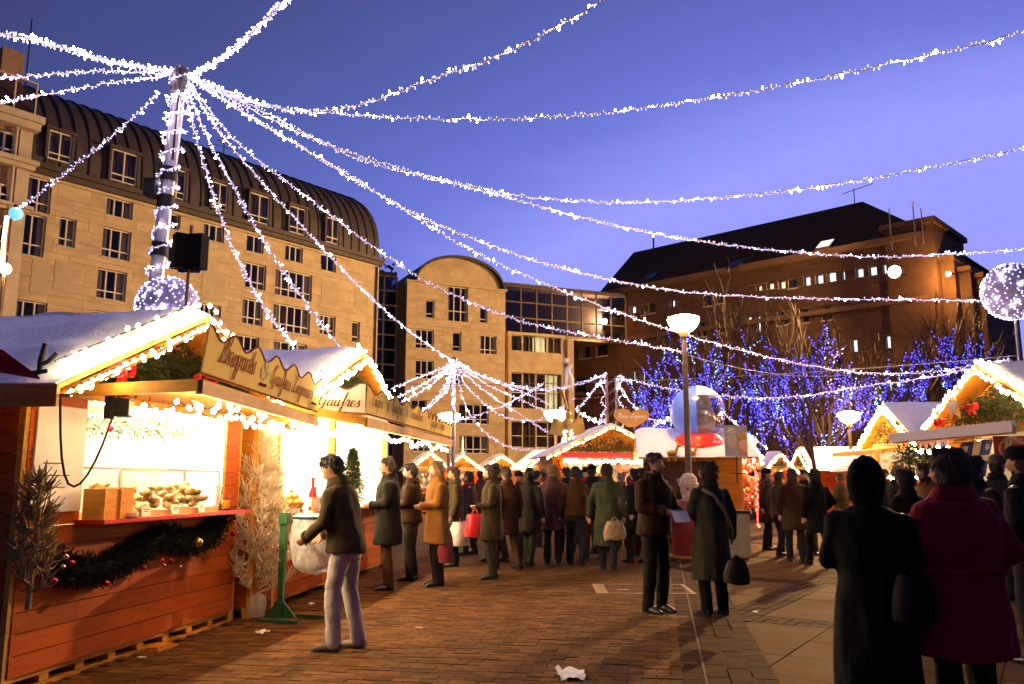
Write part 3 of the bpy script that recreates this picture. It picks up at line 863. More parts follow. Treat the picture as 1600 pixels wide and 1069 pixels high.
# ---- handwriting for the painted signs
GL = {
 'a': (1.0, [[(.75,.85),(.4,1),(.08,.55),(.2,.05),(.5,.1),(.75,.7)], [(.78,1),(.72,.3),(.85,.02),(1.05,.25)]]),
 'e': (.78, [[(0,.3),(.35,.5),(.62,.75),(.45,1),(.15,.8),(.08,.35),(.3,0),(.6,.1),(.82,.35)]]),
 'i': (.55, [[(0,.3),(.25,.95),(.2,.2),(.35,0),(.6,.3)], [(.3,1.42),(.33,1.56)]]),
 'g': (1.0, [[(.75,.85),(.4,1),(.08,.55),(.2,.05),(.5,.1),(.75,.7)], [(.8,1),(.7,-.2),(.5,-.9),(.15,-.8),(.3,-.35),(1.05,.3)]]),
 'n': (.95, [[(0,.7),(.15,1),(.2,.5),(.15,0)], [(.18,.5),(.5,.95),(.68,.85),(.65,.2),(.78,0),(1.0,.3)]]),
 't': (.6, [[(0,.3),(.35,1.0),(.4,1.75),(.3,.3),(.42,0),(.65,.25)], [(.08,1.1),(.65,1.15)]]),
 's': (.7, [[(0,.25),(.4,1.05),(.45,.6),(.6,.25),(.35,-.02),(.1,.12)]]),
 'u': (1.0, [[(0,.6),(.15,1),(.12,.3),(.3,0),(.55,.3),(.7,1),(.68,.2),(.8,0),(1.05,.3)]]),
 'f': (.62, [[(0,.3),(.5,1.3),(.6,2.1),(.4,2.1),(.35,1.0),(.3,-.6),(.15,-.95),(.05,-.6),(.3,.1),(.7,.35)]]),
 'r': (.75, [[(0,.3),(.2,1.1),(.35,.95),(.55,.95),(.5,.3),(.6,0),(.8,.3)]]),
 'o': (.8, [[(.5,.95),(.15,.85),(.08,.3),(.35,0),(.65,.3),(.6,.85),(.4,.95),(.85,.8)]]),
 'l': (.55, [[(0,.3),(.5,1.5),(.5,2.1),(.32,1.9),(.25,.3),(.38,0),(.65,.3)]]),
 'p': (.95, [[(0,.4),(.2,1),(.12,-1.0)], [(.16,.4),(.5,1),(.75,.6),(.5,.02),(.2,.1)]]),
 'd': (1.0, [[(.75,.85),(.4,1),(.08,.55),(.2,.05),(.5,.1),(.75,.7)], [(.85,2.1),(.72,.3),(.85,.02),(1.05,.25)]]),
 'c': (.75, [[(.65,.8),(.4,1),(.08,.5),(.3,0),(.75,.3)]]),
 'y': (1.0, [[(0,.6),(.15,1),(.12,.3),(.3,0),(.6,.4),(.75,1),(.6,-.4),(.3,-.95),(.1,-.6),(.9,.3)]]),
 "'": (.3, [[(.2,2.0),(.1,1.6)]]), ' ': (.75, []),
 'B': (1.35, [[(.5,2.1),(.4,1.0),(.2,.05),(-.15,.1),(-.2,.4)], [(.0,1.5),(.2,1.95),(.6,2.25),(1.15,2.0),(.95,1.3),(.5,1.15),(1.15,1.0),(1.1,.2),(.6,-.02),(.25,.15)]]),
 'G': (1.35, [[(1.15,1.75),(.85,2.2),(.3,1.6),(.15,.6),(.5,.1),(.95,.5),(1.1,1.0)], [(1.1,1.05),(1.0,.1),(.7,-.5),(.3,-.35)]]),
 'L': (1.15, [[(.3,1.6),(.6,2.2),(.85,1.9),(.5,.9),(.2,.1),(0,.15),(.3,.25),(.8,0),(1.2,.25)]]),
 'C': (1.1, [[(1.1,1.75),(.8,2.2),(.25,1.5),(.15,.5),(.5,.02),(.95,.35)]]),
 'P': (1.1, [[(.5,2.1),(.4,1),(.2,0)], [(.0,1.5),(.2,1.9),(.6,2.25),(1.15,1.9),(.95,1.2),(.45,1.05)]]),
 'H': (1.3, [[(.1,1.7),(.35,2.1),(.25,.05)], [(1.1,2.1),(.95,1),(1.0,0),(1.2,.2)], [(.25,1),(1.0,1.1)]]),
}
GL['é'] = (GL['e'][0], GL['e'][1] + [[(.4, 1.35), (.65, 1.75)]])
GL['ê'] = (GL['e'][0], GL['e'][1] + [[(.15, 1.35), (.4, 1.65), (.65, 1.35)]])
def smooth_line(p, n=5):
    if len(p) < 3: return p
    out = []
    q = [p[0]] + list(p) + [p[-1]]
    for i in range(1, len(q) - 2):
        for k in range(n):
            t = k / n
            r_ = []
            for c in (0, 1):
                a, b, d, e = q[i-1][c], q[i][c], q[i+1][c], q[i+2][c]
                r_.append(.5 * ((2*b) + (-a+d)*t + (2*a-5*b+4*d-e)*t*t + (-a+3*b-3*d+e)*t**3))
            out.append(tuple(r_))
    out.append(p[-1]); return out
def text_width(t):
    return sum(GL[c][0] for c in t)
def script_text(mb, text, org, xd, zd, nd, size, slant=.34, wt=.21, lift=.005):
    """calligraphic ribbons in the plane xd,zd"""
    org, xd, zd, nd = Vector(org), Vector(xd).normalized(), Vector(zd).normalized(), Vector(nd).normalized()
    cx = 0.0
    for ch in text:
        adv, strokes = GL[ch]
        for st in strokes:
            pts = smooth_line(st)
            vs_, fs = [], []
            for i, p in enumerate(pts):
                a = pts[max(0, i - 1)]; b = pts[min(len(pts) - 1, i + 1)]
                dx, dy = b[0] - a[0], b[1] - a[1]; L = math.hypot(dx, dy) or 1
                wdt = wt * (.35 + .65 * max(0, -dy / L) + .15 * abs(dy / L)) * (.6 if i in (0, len(pts) - 1) else 1)
                for sgn in (-1, 1):
                    x = p[0] + sgn * wdt * .5; y = p[1] + sgn * wdt * .35 * (1 if dx * dy < 0 else -1)
                    X = (cx + x + slant * y) * size; Y = y * size
                    vs_.append(org + xd * X + zd * Y + nd * lift)
            for i in range(len(pts) - 1): fs.append((2*i, 2*i+1, 2*i+3, 2*i+2))
            mb.add(vs_, fs)
        cx += adv * 1.08
    return cx * size

# ---- greenery helpers
def fir_sprays(path, rad, count, ln=(.05, .1), bend=.5, seed=0, droop=0.0):
    """many short needle-twigs round a path: returns a builder"""
    rnd = random.Random(seed); b = MB()
    path = [Vector(p) for p in path]
    seg = [(path[i+1] - path[i]).length for i in range(len(path) - 1)]; tot = sum(seg)
    for _ in range(count):
        t = rnd.random() * tot; i = 0
        while i < len(seg) - 1 and t > seg[i]: t -= seg[i]; i += 1
        p = path[i].lerp(path[i+1], min(1, t / max(seg[i], 1e-6)))
        r_ = rad if not callable(rad) else rad(i / max(1, len(seg)))
        d = Vector((rnd.gauss(0, 1), rnd.gauss(0, 1), rnd.gauss(0, 1))); d.normalize()
        q = p + d * r_ * rnd.random() ** .5
        L = rnd.uniform(*ln)
        dd = (d + Vector((rnd.gauss(0, bend), rnd.gauss(0, bend), rnd.gauss(0, bend) - droop))).normalized()
        s_ = dd.orthogonal().normalized(); s_ = Matrix.Rotation(rnd.uniform(0, 6.28), 3, dd) @ s_
        w_ = L * .085; t_ = dd.cross(s_)
        b.add([q, q + dd * L * .5 + s_ * w_, q + dd * L, q + dd * L * .5 - s_ * w_], [(0, 1, 2, 3)])
        b.add([q + dd * L * .1, q + dd * L * .55 + t_ * w_, q + dd * L * .9, q + dd * L * .55 - t_ * w_], [(0, 1, 2, 3)])
    return b

bulb_me = {}
def bulb_mesh(mat, r=.022):
    k = (mat.name, r)
    if k not in bulb_me:
        bulb_me[k] = MB().ball((0, 0, 0), r, 7, 5, (1, 1, 1.35)).mesh('bulb', mat)
    return bulb_me[k]
def bulb_string(pts, n, label, group=None, r=.024, mat=None, jit=.015, joined=False):
    """a cable with separate bulbs hung along it"""
    pts = [Vector(p) for p in pts]
    t = thing('bulb_string', label, 'string lights', pts[0], 0, group)
    rel = [p - pts[0] for p in pts]
    MB().tube(rel, .006, 4).build('cable', m_black, t)
    seg = [(rel[i+1] - rel[i]).length for i in range(len(rel) - 1)]; tot = sum(seg)
    jb = MB()
    for k in range(n):
        s_ = tot * (k + .5) / n; i = 0
        while i < len(seg) - 1 and s_ > seg[i]: s_ -= seg[i]; i += 1
        q = rel[i].lerp(rel[i+1], s_ / seg[i]) + Vector((random.gauss(0, jit), random.gauss(0, jit), random.gauss(0, jit) - r))
        if joined: jb.ball(q, r, 5, 4)
        else:
            o = obj('bulb', bulb_mesh(mat or m_bulb, r), t, q)
            o.rotation_euler = (random.uniform(-.6, .6), random.uniform(-.6, .6), 0)
    if joined: tag(jb.build('bulbs', mat or m_bulb, t), kind='stuff')
    return t

def bow(loc, size, label, mat=None, rz=0.0, tilt=0.3):
    t = thing('ribbon_bow', label, 'bow', loc, rz)
    for s in (-1, 1):
        b = MB(); vs_, fs = [], []
        for k in range(11):
            a = k / 10
            x = s * size * (math.sin(PI * a) * .9); z = size * .42 * math.sin(2 * PI * a) + .1 * s * size * a
            for w_ in (-1, 1): vs_.append((x, w_ * size * .20 * (.35 + math.sin(PI * a)), z))
        for k in range(10): fs.append((2*k, 2*k+1, 2*k+3, 2*k+2))
        b.add(vs_, fs); o = b.build('loop', mat or m_redcloth, t, True); o.rotation_euler.y = s * tilt
        b = MB(); b.add([(0, -size*.1, 0), (0, size*.1, 0), (s*size*.35, size*.16, -size*.5), (s*size*.35, -size*.16, -size*.5), (s*size*.55, size*.18, -size*1.05), (s*size*.55, -size*.14, -size*.95)], [(0,1,2,3), (3,2,4,5)])
        b.build('tail', mat or m_redcloth, t)
    MB().ball((0, 0, 0), size * .16, 8, 6, (1, 1.2, 1)).build('knot', mat or m_redcloth, t)
    return t

def wall_planks(parent, org, xd, length, z0, z1, ph, thick, mat, nd, holes=(), joined=None, stagger=2.4, seed=0):
    """horizontal boards on a wall; org local start, xd local unit direction, nd outward"""
    rnd = random.Random(seed); org, xd, nd = Vector(org), Vector(xd), Vector(nd)
    ang = math.atan2(xd.y, xd.x); n_ = max(1, round((z1 - z0) / ph)); h = (z1 - z0) / n_
    jb = MB()
    bk = MB()
    rs = [(0.01, length - .01, z0 + .005, z1 - .005)]
    for hh in holes: rs = rect_sub(rs, hh)
    for (a_, c_, e, f) in rs:
        cc = org + xd * ((a_ + c_) / 2) - nd * (thick + .006); cc.z = (e + f) / 2
        bk.box(cc, (c_ - a_, .01, f - e), Matrix.Rotation(ang, 3, 'Z'))
    bk.build('wall_backing', m_plankback, parent)
    for j in range(n_):
        za, zb = z0 + j * h, z0 + (j + 1) * h
        cuts = [0.0]; x = rnd.uniform(.5, stagger)
        while x < length - .4: cuts.append(x); x += stagger * rnd.uniform(.7, 1.2)
        cuts.append(length)
        for a, c in zip(cuts[:-1], cuts[1:]):
            rs = [(a, c, za, zb)]
            for hh in holes: rs = rect_sub(rs, hh)
            for (a_, c_, e, f) in rs:
                if c_ - a_ < .03 or f - e < .02: continue
                d = rnd.uniform(0, .004)
                cc = org + xd * ((a_ + c_) / 2) + nd * (d - thick / 2); cc.z = (e + f) / 2
                if joined: jb.box(cc, (c_ - a_ - .004, thick, f - e - .007), Matrix.Rotation(ang, 3, 'Z'))
                else: piece('plank', mat, cc, (c_ - a_ - .004, thick, f - e - .007), parent, (0, 0, ang))
    if joined and jb.v: tag(jb.build('planks', joined, parent), kind='stuff')

def snow_sheet(parent, a, b, c, d, th=.07, seed=0, name='snow_cover'):
    """lumpy padded sheet over the roof quad a,b,c,d (a-b eave, d-c ridge)"""
    a, b, c, d = map(Vector, (a, b, c, d)); n = (b - a).cross(d - a).normalized()
    if n.z < 0: n = -n
    NU, NV = 28, 14; vs_, fs = [], []
    for j in range(NV + 1):
        for i in range(NU + 1):
            s_, t_ = i / NU, j / NV
            p = a.lerp(b, s_).lerp(d.lerp(c, s_), t_)
            e = min(s_, 1 - s_) * NU / 2; g = min(t_ * NV / 1.5, 1); e = min(1, e)
            h = th * (.75 + .5 * mnoise.noise(p * 1.7 + Vector((seed, 0, 0))) + .22 * mnoise.noise(p * 6.0)) * (.25 + .75 * math.sqrt(max(0, min(e, g))))
            if j == 0: p = p - (d - a).normalized() * (.03 + .03 * mnoise.noise(p * 4))
            vs_.append(p + n * max(.012, h))
    for j in range(NV):
        for i in range(NU):
            k = j * (NU + 1) + i; fs.append((k, k + 1, k + NU + 2, k + NU + 1))
    o0 = len(vs_); rim = [i for i in range(NU + 1)] + [j * (NU + 1) + NU for j in range(1, NV + 1)] + [NV * (NU + 1) + i for i in range(NU - 1, -1, -1)] + [j * (NU + 1) for j in range(NV - 1, 0, -1)]
    for i in rim:
        v = Vector(vs_[i]); pl = v - n * ((v - a).dot(n)) + n * .006; vs_.append(pl)
    m_ = len(rim)
    for k in range(m_): fs.append((rim[k], o0 + k, o0 + (k + 1) % m_, rim[(k + 1) % m_]))
    mb = MB().add(vs_, fs)
    return mb.build(name, m_snow, parent, True)

def flap(root, i0, i1, o0, o1, name='awning_flap'):
    """raised shutter: inner corners i0,i1, outer corners o0,o1 (local)"""
    i0, i1, o0, o1 = map(Vector, (i0, i1, o0, o1))
    b = MB(); b.poly([i0, i1, o1, o0], .03, (0, 0, 1)); b.build(name, m_plank_l, root)
    b = MB().bar(o0 + Vector((0, 0, -.03)), o1 + Vector((0, 0, -.03)), .05, .11).bar(i0 + Vector((0, 0, -.02)), o0 + Vector((0, 0, -.02)), .045, .09).bar(i1 + Vector((0, 0, -.02)), o1 + Vector((0, 0, -.02)), .045, .09)
    b.build('flap_frame', m_beam, root)

def scallop_sign(root, o0, o1, h, waves, mat, nd, trim, amp=.07, lean=0.0, z0=.03, phase=0.0):
    """board standing on the outer edge of a flap, wavy top edge"""
    o0, o1 = Vector(o0), Vector(o1); xd = (o1 - o0); L = xd.length; xd.normalize(); nd = Vector(nd).normalized()
    up = (Vector((0, 0, 1)) + nd * lean).normalized()
    N = waves * 14; top = []
    for k in range(N + 1):
        s_ = k / N
        top.append(o0 + xd * L * s_ + up * (z0 + h + amp * math.cos(2 * PI * (waves * s_ + phase))))
    base = [o1 + up * z0, o0 + up * z0]
    b = MB(); n_ = len(top); vs_, fs = [], []
    for s_ in (0, 1):
        off = nd * (.012 * s_ - .006)
        for k in range(n_):
            vs_.append(o0 + xd * L * k / N + up * z0 + off); vs_.append(top[k] + off)
    q = 2 * n_
    for k in range(n_ - 1):
        fs += [(2*k, 2*k+2, 2*k+3, 2*k+1), (q+2*k, q+2*k+1, q+2*k+3, q+2*k+2), (2*k+1, 2*k+3, q+2*k+3, q+2*k+1), (2*k, q+2*k, q+2*k+2, 2*k+2)]
    fs += [(0, 1, q+1, q), (2*n_-2, q+2*n_-2, q+2*n_-1, 2*n_-1)]
    sg = b.add(vs_, fs).build('sign_board', mat, root)
    MB().tube([p + nd * .004 for p in top], .010, 5).build('edge_trim', trim, sg)
    MB().bar(base[1] + nd * .008 + up * .012, base[0] + nd * .008 + up * .012, .012, .014).build('lower_trim', trim, sg)
    return sg, xd, up, L

def chalet(name, label, A, B, D=2.2, eave=2.25, apex=3.0, ohf=.45, ohs=.28, base=.12, counter=1.17, detail=2, front_open=(.45, None),
           plank_mat=None, snow_th=.07, lamp=None, seed=0, interior=True, side_open=None, group=None, pallet=False, no_front=False):
    plank_mat = plank_mat or m_plank
    P, u, L, hd = frame2(A, B)
    r = thing(name, label, 'market stall', P, hd, group)
    jn = None if detail >= 2 else m_plank_j
    # corner posts
    for (x, y) in ((0, 0), (L, 0), (0, D), (L, D)):
        MB().bb(x - .045, x + .045, y - .045, y + .045, .0, eave).build('corner_post', m_beam, r)
    ph = .145
    lm = plank_mat
    x0 = front_open[0]; x1 = front_open[1] if front_open[1] is not None else L - .3
    if not no_front:
        wall_planks(r, (0, -.05, 0), (1, 0, 0), L, base, counter - .03, ph, .025, plank_mat, (0, -1, 0), seed=seed, joined=jn)
        if x0 > .1: wall_planks(r, (0, -.05, 0), (1, 0, 0), x0, counter - .03, eave - .12, ph, .025, plank_mat, (0, -1, 0), seed=seed + 1, joined=jn)
        if x1 < L - .1: wall_planks(r, (x1, -.05, 0), (1, 0, 0), L - x1, counter - .03, eave - .12, ph, .025, plank_mat, (0, -1, 0), seed=seed + 2, joined=jn)
        MB().bb(0, L, -.07, .0, eave - .12, eave).build('header_beam', m_beam, r)
    else:
        MB().bb(0, L, -.07, .0, eave - .12, eave).build('header_beam', m_beam, r)
    if side_open is None:
        wall_planks(r, (-.05, D, 0), (0, -1, 0), D, base, eave, ph, .025, plank_mat, (-1, 0, 0), seed=seed + 3, joined=jn)
    else:
        wall_planks(r, (-.05, D, 0), (0, -1, 0), D, base, counter, ph, .025, plank_mat, (-1, 0, 0), seed=seed + 3, joined=jn)
    wall_planks(r, (L + .05, 0, 0), (0, 1, 0), D, base, eave, ph, .025, plank_mat, (1, 0, 0), seed=seed + 4, joined=jn)
    wall_planks(r, (L, D + .05, 0), (-1, 0, 0), L, base, eave, ph, .025, plank_mat, (0, 1, 0), seed=seed + 5, joined=m_plank_j)
    # lining, floor and shelf
    if interior:
        b = MB().bb(.02, L - .02, D - .06, D - .03, base, eave).bb(.0, .02, .1, D - .06, counter, eave) if side_open is None else MB().bb(.02, L - .02, D - .06, D - .03, base, eave)
        b.bb(L - .02, L, .1, D - .06, base, eave)
        b.build('lining', m_lining, r)
        MB().bb(0, L, -.04, D, eave + .005, eave + .03).build('ceiling', m_lining, r)
    MB().bb(0, L, -.02, D, base - .04, base).build('floor', m_beam, r)
    # gable boards
    xm = L / 2
    for y_, nm in ((-.01, 'gable_board'), (D, 'gable_board')):
        MB().poly([(0, y_, eave + .03), (L, y_, eave + .03), (xm, y_, apex - .06)], .025, (0, -1, 0)).build(nm, plank_mat, r)
    # roof slabs + barge boards + snow
    sl = (apex - eave) / xm
    ez = eave - sl * ohs
    y0, y1 = -ohf, D + .2
    for sgn in (0, 1):
        ex = -ohs if sgn == 0 else L + ohs
        q = [(ex, y0, ez), (ex, y1, ez), (xm, y1, apex), (xm, y0, apex)]
        if sgn: q = [q[1], q[0], q[3], q[2]]
        MB().poly(q, .035, (0, 0, 1)).build('roof_panel', m_beam, r)
        e_, f_ = ((ex, y0, ez + .036), (ex, y1, ez + .036)); g_, h_ = ((xm, y1, apex + .036), (xm, y0, apex + .036))
        snow_sheet(r, e_, f_, g_, h_, snow_th, seed + sgn)
        MB().bar((ex, y0 - .012, ez - .05), (xm, y0 - .012, apex - .05), .022, .13, up=(0, -1, 0)).build('barge_board', m_beam, r)
    if lamp:
        n_l, mt = lamp
        for k in range(n_l):
            xx = L * (k + .5) / n_l
            lp = MB().bb(xx - .42, xx + .42, .26, .34, eave - .05, eave + .0).build('lamp_fitting', m_white, r)
            MB().tube([(xx - .40, .30, eave - .075), (xx + .40, .30, eave - .075)], .022, 8).build('lamp_tube', mt, lp)
    if pallet:
        for k in range(9):
            xx = L * k / 8
            MB().bb(max(0, xx - .05), min(L, xx + .05), -.03, .35, 0.03, base - .041).build('pallet_block', m_plank_l, r)
        MB().bb(0, L, -.04, .06, 0.0, .028).build('pallet_board', m_plank_l, r)
    if not no_front:
        MB().bb(x0 - .06, x1 + .1, -.32, .25, counter - .03, counter + .0).build('counter_shelf', m_red if detail >= 2 else m_beam, r)
    return r, L, hd, u, P

def tow(r, p):
    """local point on a stall -> world"""
    return Matrix.Translation(r.location) @ Matrix.Rotation(r.rotation_euler.z, 4, 'Z') @ Vector(p)
def tol(r, p):
    return (Matrix.Translation(r.location) @ Matrix.Rotation(r.rotation_euler.z, 4, 'Z')).inverted() @ Vector(p)
def gable_pts(r, L, eave, apex, ohf, ohs, side=None, dy=.055, dz=-.02):
    sl = (apex - eave) / (L / 2); ez = eave - sl * ohs
    a, b, c = (-ohs, -ohf - dy, ez + dz), (L / 2, -ohf - dy, apex + dz), (L + ohs, -ohf - dy, ez + dz)
    return [tow(r, q) for q in (a, b, c)]

# ---------------------------------------------------------------- stall 1, fritter stall at the left
A1, B1 = onz(0, 1063, .12), onz(355, 954, .12)
E1, X1, OF1, OS1 = 2.26, 2.97, .50, .30
s1, SL1, sh1, su1, sP1 = chalet('fritter_stall', 'orange timber stall at the left selling fritters, garland below its red counter', A1, B1, D=2.6, eave=E1, apex=X1, ohf=OF1, ohs=OS1,
                      counter=1.19, front_open=(.62, None), lamp=(3, m_tube), seed=1, pallet=True, snow_th=.11)
o0, o1 = tol(s1, at(312, 598, 6.15)), tol(s1, at(494, 654, 9.35))
flap(s1, (.35, -.08, E1 - .06), (SL1 + .02, -.08, E1 - .06), o0, o1)
nd1 = (o1 - o0).cross(Vector((0, 0, 1))).normalized()
sg, xd, up, SLn = scallop_sign(s1, o0 + Vector((0, 0, .03)), o1 + Vector((0, 0, .03)), .34, 6, m_sign, nd1, m_ink, amp=.045, lean=.12)
tx = MB(); sz = .108
b0 = o0 + Vector((0, 0, .03)) + nd1 * .012
w_ = script_text(tx, 'Beignets', b0 + xd * .26 + up * .17, xd, up, nd1, sz)
tx.build('lettering', m_ink, sg); tx = MB()
w2 = script_text(tx, 'Gaufres Liégeoises', b0 + xd * 1.50 + up * .15, xd, up, nd1, sz * .80, wt=.22)
tx.build('lettering', m_ink, sg)
def sprig(cx, sgn=1):
    g = MB()
    for k, (dx, dz, ln, an) in enumerate(((0, .05, .16, 1.5), (.02, .02, .12, 1.2), (-.03, .0, .1, 2.0), (.05, .0, .09, .7), (-.02, -.02, .08, 2.5), (.0, -.03, .07, .3))):
        c_ = b0 + xd * (cx + dx) + up * (.19 + dz)
        d_ = xd * math.cos(an) + up * math.sin(an); n_ = nd1.cross(d_).normalized()
        g.add([c_ + nd1 * .005, c_ + d_ * ln * .5 + n_ * .018 + nd1 * .005, c_ + d_ * ln + nd1 * .005, c_ + d_ * ln * .5 - n_ * .018 + nd1 * .005], [(0, 1, 2, 3)])
    g.build('painted_sprig', m_inkg, sg)
    g = MB()
    for dx in (-.06, -.02, .03, .07): g.ball(b0 + xd * (cx + dx) + up * .115 + nd1 * .002, .014, 6, 4)
    g.build('painted_berries', m_ink, sg)
sprig(1.30); sprig(SLn - .22)
# white menu board beside the opening
MB().bb(.05, .60, -.072, -.056, 1.26, E1 - .20).build('menu_board', m_white, s1)
b = MB()
for k, wd in enumerate((.20, .30, .26)): b.bb(.14, .14 + wd, -.0745, -.0725, 1.62 - .09 * k, 1.628 - .09 * k)
b.build('menu_print', m_inkb, s1)
# gable greenery, bows, bulbs
gp = gable_pts(s1, SL1, E1, X1, OF1, OS1)
def gable_fir(r, L, eave, apex, ohf, label, n=900, seed=0, inset=.10, mat=None):
    path = []
    rows = 4
    for k in range(rows):
        t = (k + .35) / rows
        z = eave + .06 + (apex - eave - .3) * t; hw = max(.03, (L / 2 + .05) * (1 - t) - .30)
        pp = [(L / 2 - hw, -.14 - inset, z), (L / 2 + hw, -.14 - inset, z)]
        path += pp if k % 2 == 0 else pp[::-1]
    g = fir_sprays([tow(r, p) for p in path], .10, n * 2, (.06, .13), seed=seed, droop=.5)
    o = g.build('fir_garland', mat or m_fir, None)
    return tag(o, label, 'garland', 'fir garlands in the stall gables')
gable_fir(s1, SL1, E1, X1, OF1, 'green fir garland filling the gable of the fritter stall', 1700, 3)
bulb_string(gp, 64, 'bright warm bulbs along the gable edge of the fritter stall', 'gable lights', r=.021)
bulb_string(gable_pts(s1, SL1, E1, X1, OF1, OS1, dy=-.06, dz=.19), 30, 'upper row of bright bulbs lying on the snowy gable edge of the fritter stall', 'upper gable lights', r=.018)
bow(tow(s1, (1.75, -.42, E1 + .20)), .17, 'red ribbon bow in the middle of the fritter stall gable', rz=sh1, tilt=.5)
bow(tow(s1, (.50, -.42, E1 + .08)), .19, 'red ribbon bow at the left end of the fritter stall gable', rz=sh1 + .3, tilt=-.3)
bow(tow(s1, (SL1 / 2 + .05, -.52, X1 - .22)), .15, 'gold ribbon bow under the ridge of the fritter stall', m_gold, rz=sh1, tilt=.4)
# bulbs hung under the flap
p0, p1 = tow(s1, o0), tow(s1, o1)
for k, (f_, lab) in enumerate(((.06, 'warm bulbs under the outer edge of the fritter stall flap'), (.42, 'warm bulbs under the middle of the fritter stall flap'))):
    a = p0.lerp(tow(s1, (.35, -.08, E1 - .06)), f_); c = p1.lerp(tow(s1, (SL1, -.08, E1 - .06)), f_)
    pts = [a.lerp(c, t / 10) + Vector((0, 0, -.12 - .05 * math.sin(t * 2.1))) for t in range(11)]
    bulb_string(pts, 22, lab, 'bulbs under the flaps', r=.020)
# floodlight and cable at the near corner
fl = thing('floodlight', 'small black floodlight under the eave of the fritter stall', 'floodlight', tow(s1, (.55, -.42, E1 - .20)), sh1 + .4)
MB().bb(-.10, .10, -.05, .06, -.07, .07).bb(-.12, -.02, .06, .12, -.09, .09).build('housing', m_black, fl)
MB().bb(-.085, .085, -.058, -.051, -.055, .055).build('lens', M('flood_lens', (.5, .45, .3), .2, var=.1), fl)
MB().bar((0, .02, .07), (0, .15, .17), .03, .012).build('bracket', m_metal, fl)
b = MB(); pts = []
for k in range(14):
    t = k / 13; pts.append(tow(s1, (-.12 + .62 * t, -.36 + .05 * math.sin(5 * t), E1 - .06 - .9 * math.sin(PI * t) * (1 - .35 * t))))
tag(MB().tube(pts, .009, 5).build('power_cable', m_black, None, True), 'black power cable looping below the eave at the left', 'cable')
# eave gutter board and a black star clip standing on the eave
MB().bb(-OS1 - .03, -OS1 + .0, -OF1, 2.8, E1 - .26, E1 - .10).build('eave_board', m_beam, s1)
c_ = tow(s1, (-OS1 + .06, -.28, E1 - .02))
st = thing('dark_star_clip', 'dark forked clip standing on the snowy eave at the left', 'clip', c_, .3)
MB().tube([(0, 0, 0), (0, .01, .10), (.02, .01, .22)], .020, 6).tube([(0, 0, .06), (.05, 0, .09), (.10, 0, .15)], .016, 6).tube([(-.05, 0, 0), (.05, 0, .02)], .018, 6).build('fork', m_black, st)
c_ = at(0, 560, 5.1)
tag(MB().poly([(c_.x - .4, c_.y, c_.z + .08), (c_.x + .05, c_.y - .05, c_.z + .03), (c_.x + .26, c_.y, c_.z - .13), (c_.x - .4, c_.y + .1, c_.z - .02)], .02, (0, -.6, .6)).build('red_pennant', m_redcloth, None), 'red pennant tip on the eave at the left edge', 'pennant')

# interior of stall 1: shelves and microwave on the back wall
def back1(px, py, off): return onfront(px, py, sP1, su1, off)
sx0, sz0 = back1(112, 694, 2.3); sx1, _ = back1(190, 694, 2.3); _, sz1 = back1(150, 728, 2.3); _, sz2 = back1(300, 690, 2.3)
mx0, mz0 = back1(298, 738, 2.0)
MB().bb(sx0, sx1, 2.15, 2.5, sz0 - .012, sz0 + .012).build('wall_shelf', m_beam, s1)
MB().bb(sx0, sx1, 2.15, 2.5, sz1 - .012, sz1 + .012).build('wall_shelf', m_beam, s1)
MB().bb(mx0 - .35, mx0 + .35, 2.15, 2.5, sz2 - .012, sz2 + .012).build('wall_shelf', m_beam, s1)
mw = thing('microwave_oven', 'white microwave oven inside the fritter stall', 'microwave', tow(s1, (mx0, 2.0, mz0)), sh1)
MB().bb(-.32, .32, -.02, .36, 0, .34).build('case', M('appliance_grey', (.55, .55, .58), .4, var=.05), mw)
MB().bb(-.27, .12, -.03, -.021, .04, .30).build('door_window', M('microwave_window', (.10, .13, .24), .3), mw)
MB().bb(.17, .29, -.03, -.021, .18, .29).build('control_panel', m_black, mw)
ts = thing('oven_table', 'white work table inside the fritter stall', 'table', tow(s1, (mx0 - .1, 1.95, .12)), sh1)
MB().bb(-.9, .6, -.15, .5, mz0 - .165, mz0 - .121).build('table_top', m_white, ts)
for x in (-.85, .55):
    for y in (-.1, .45): MB().bb(x - .02, x + .02, y - .02, y + .02, 0, mz0 - .165).build('leg', m_white, ts)
for k in range(9):
    x = sx0 + .07 + (sx1 - sx0 - .14) * (k % 5) / 4
    g = MB().lathe([(0, 0), (.032, 0), (.036, .09 + .02 * (k % 3)), (.03, .10 + .02 * (k % 3)), (0, .10 + .02 * (k % 3))], 8)
    tag(g.build('jar', M(['jar_amber', 'jar_cream', 'jar_brown'][k % 3], [(.5, .3, .08), (.6, .5, .3), (.3, .16, .06)][k % 3], .4), None, True, tow(s1, (x, 2.3, (sz0 if k < 5 else sz1) + .012))),
        'small jar on the white shelves inside the fritter stall', 'jar', 'jars on the stall shelves')
g = fir_sprays([tow(s1, (.5, .35, E1 - .20)), tow(s1, (1.3, .5, E1 - .28)), tow(s1, (SL1 - .2, .4, E1 - .22))], .09, 900, (.05, .1), seed=5)
tag(g.build('fir_garland', m_fir, None), 'green fir garland hanging inside the fritter stall opening', 'garland')
for (t, c) in ((.12, m_red), (.45, m_red)):
    tag(MB().ball(tow(s1, (.5 + t * 2, .28, E1 - .30)), .035, 8, 6).build('bauble', c, None, True), 'red bauble in the %s of the garland inside the fritter stall' % ('left end' if t < .3 else 'middle'), 'bauble')

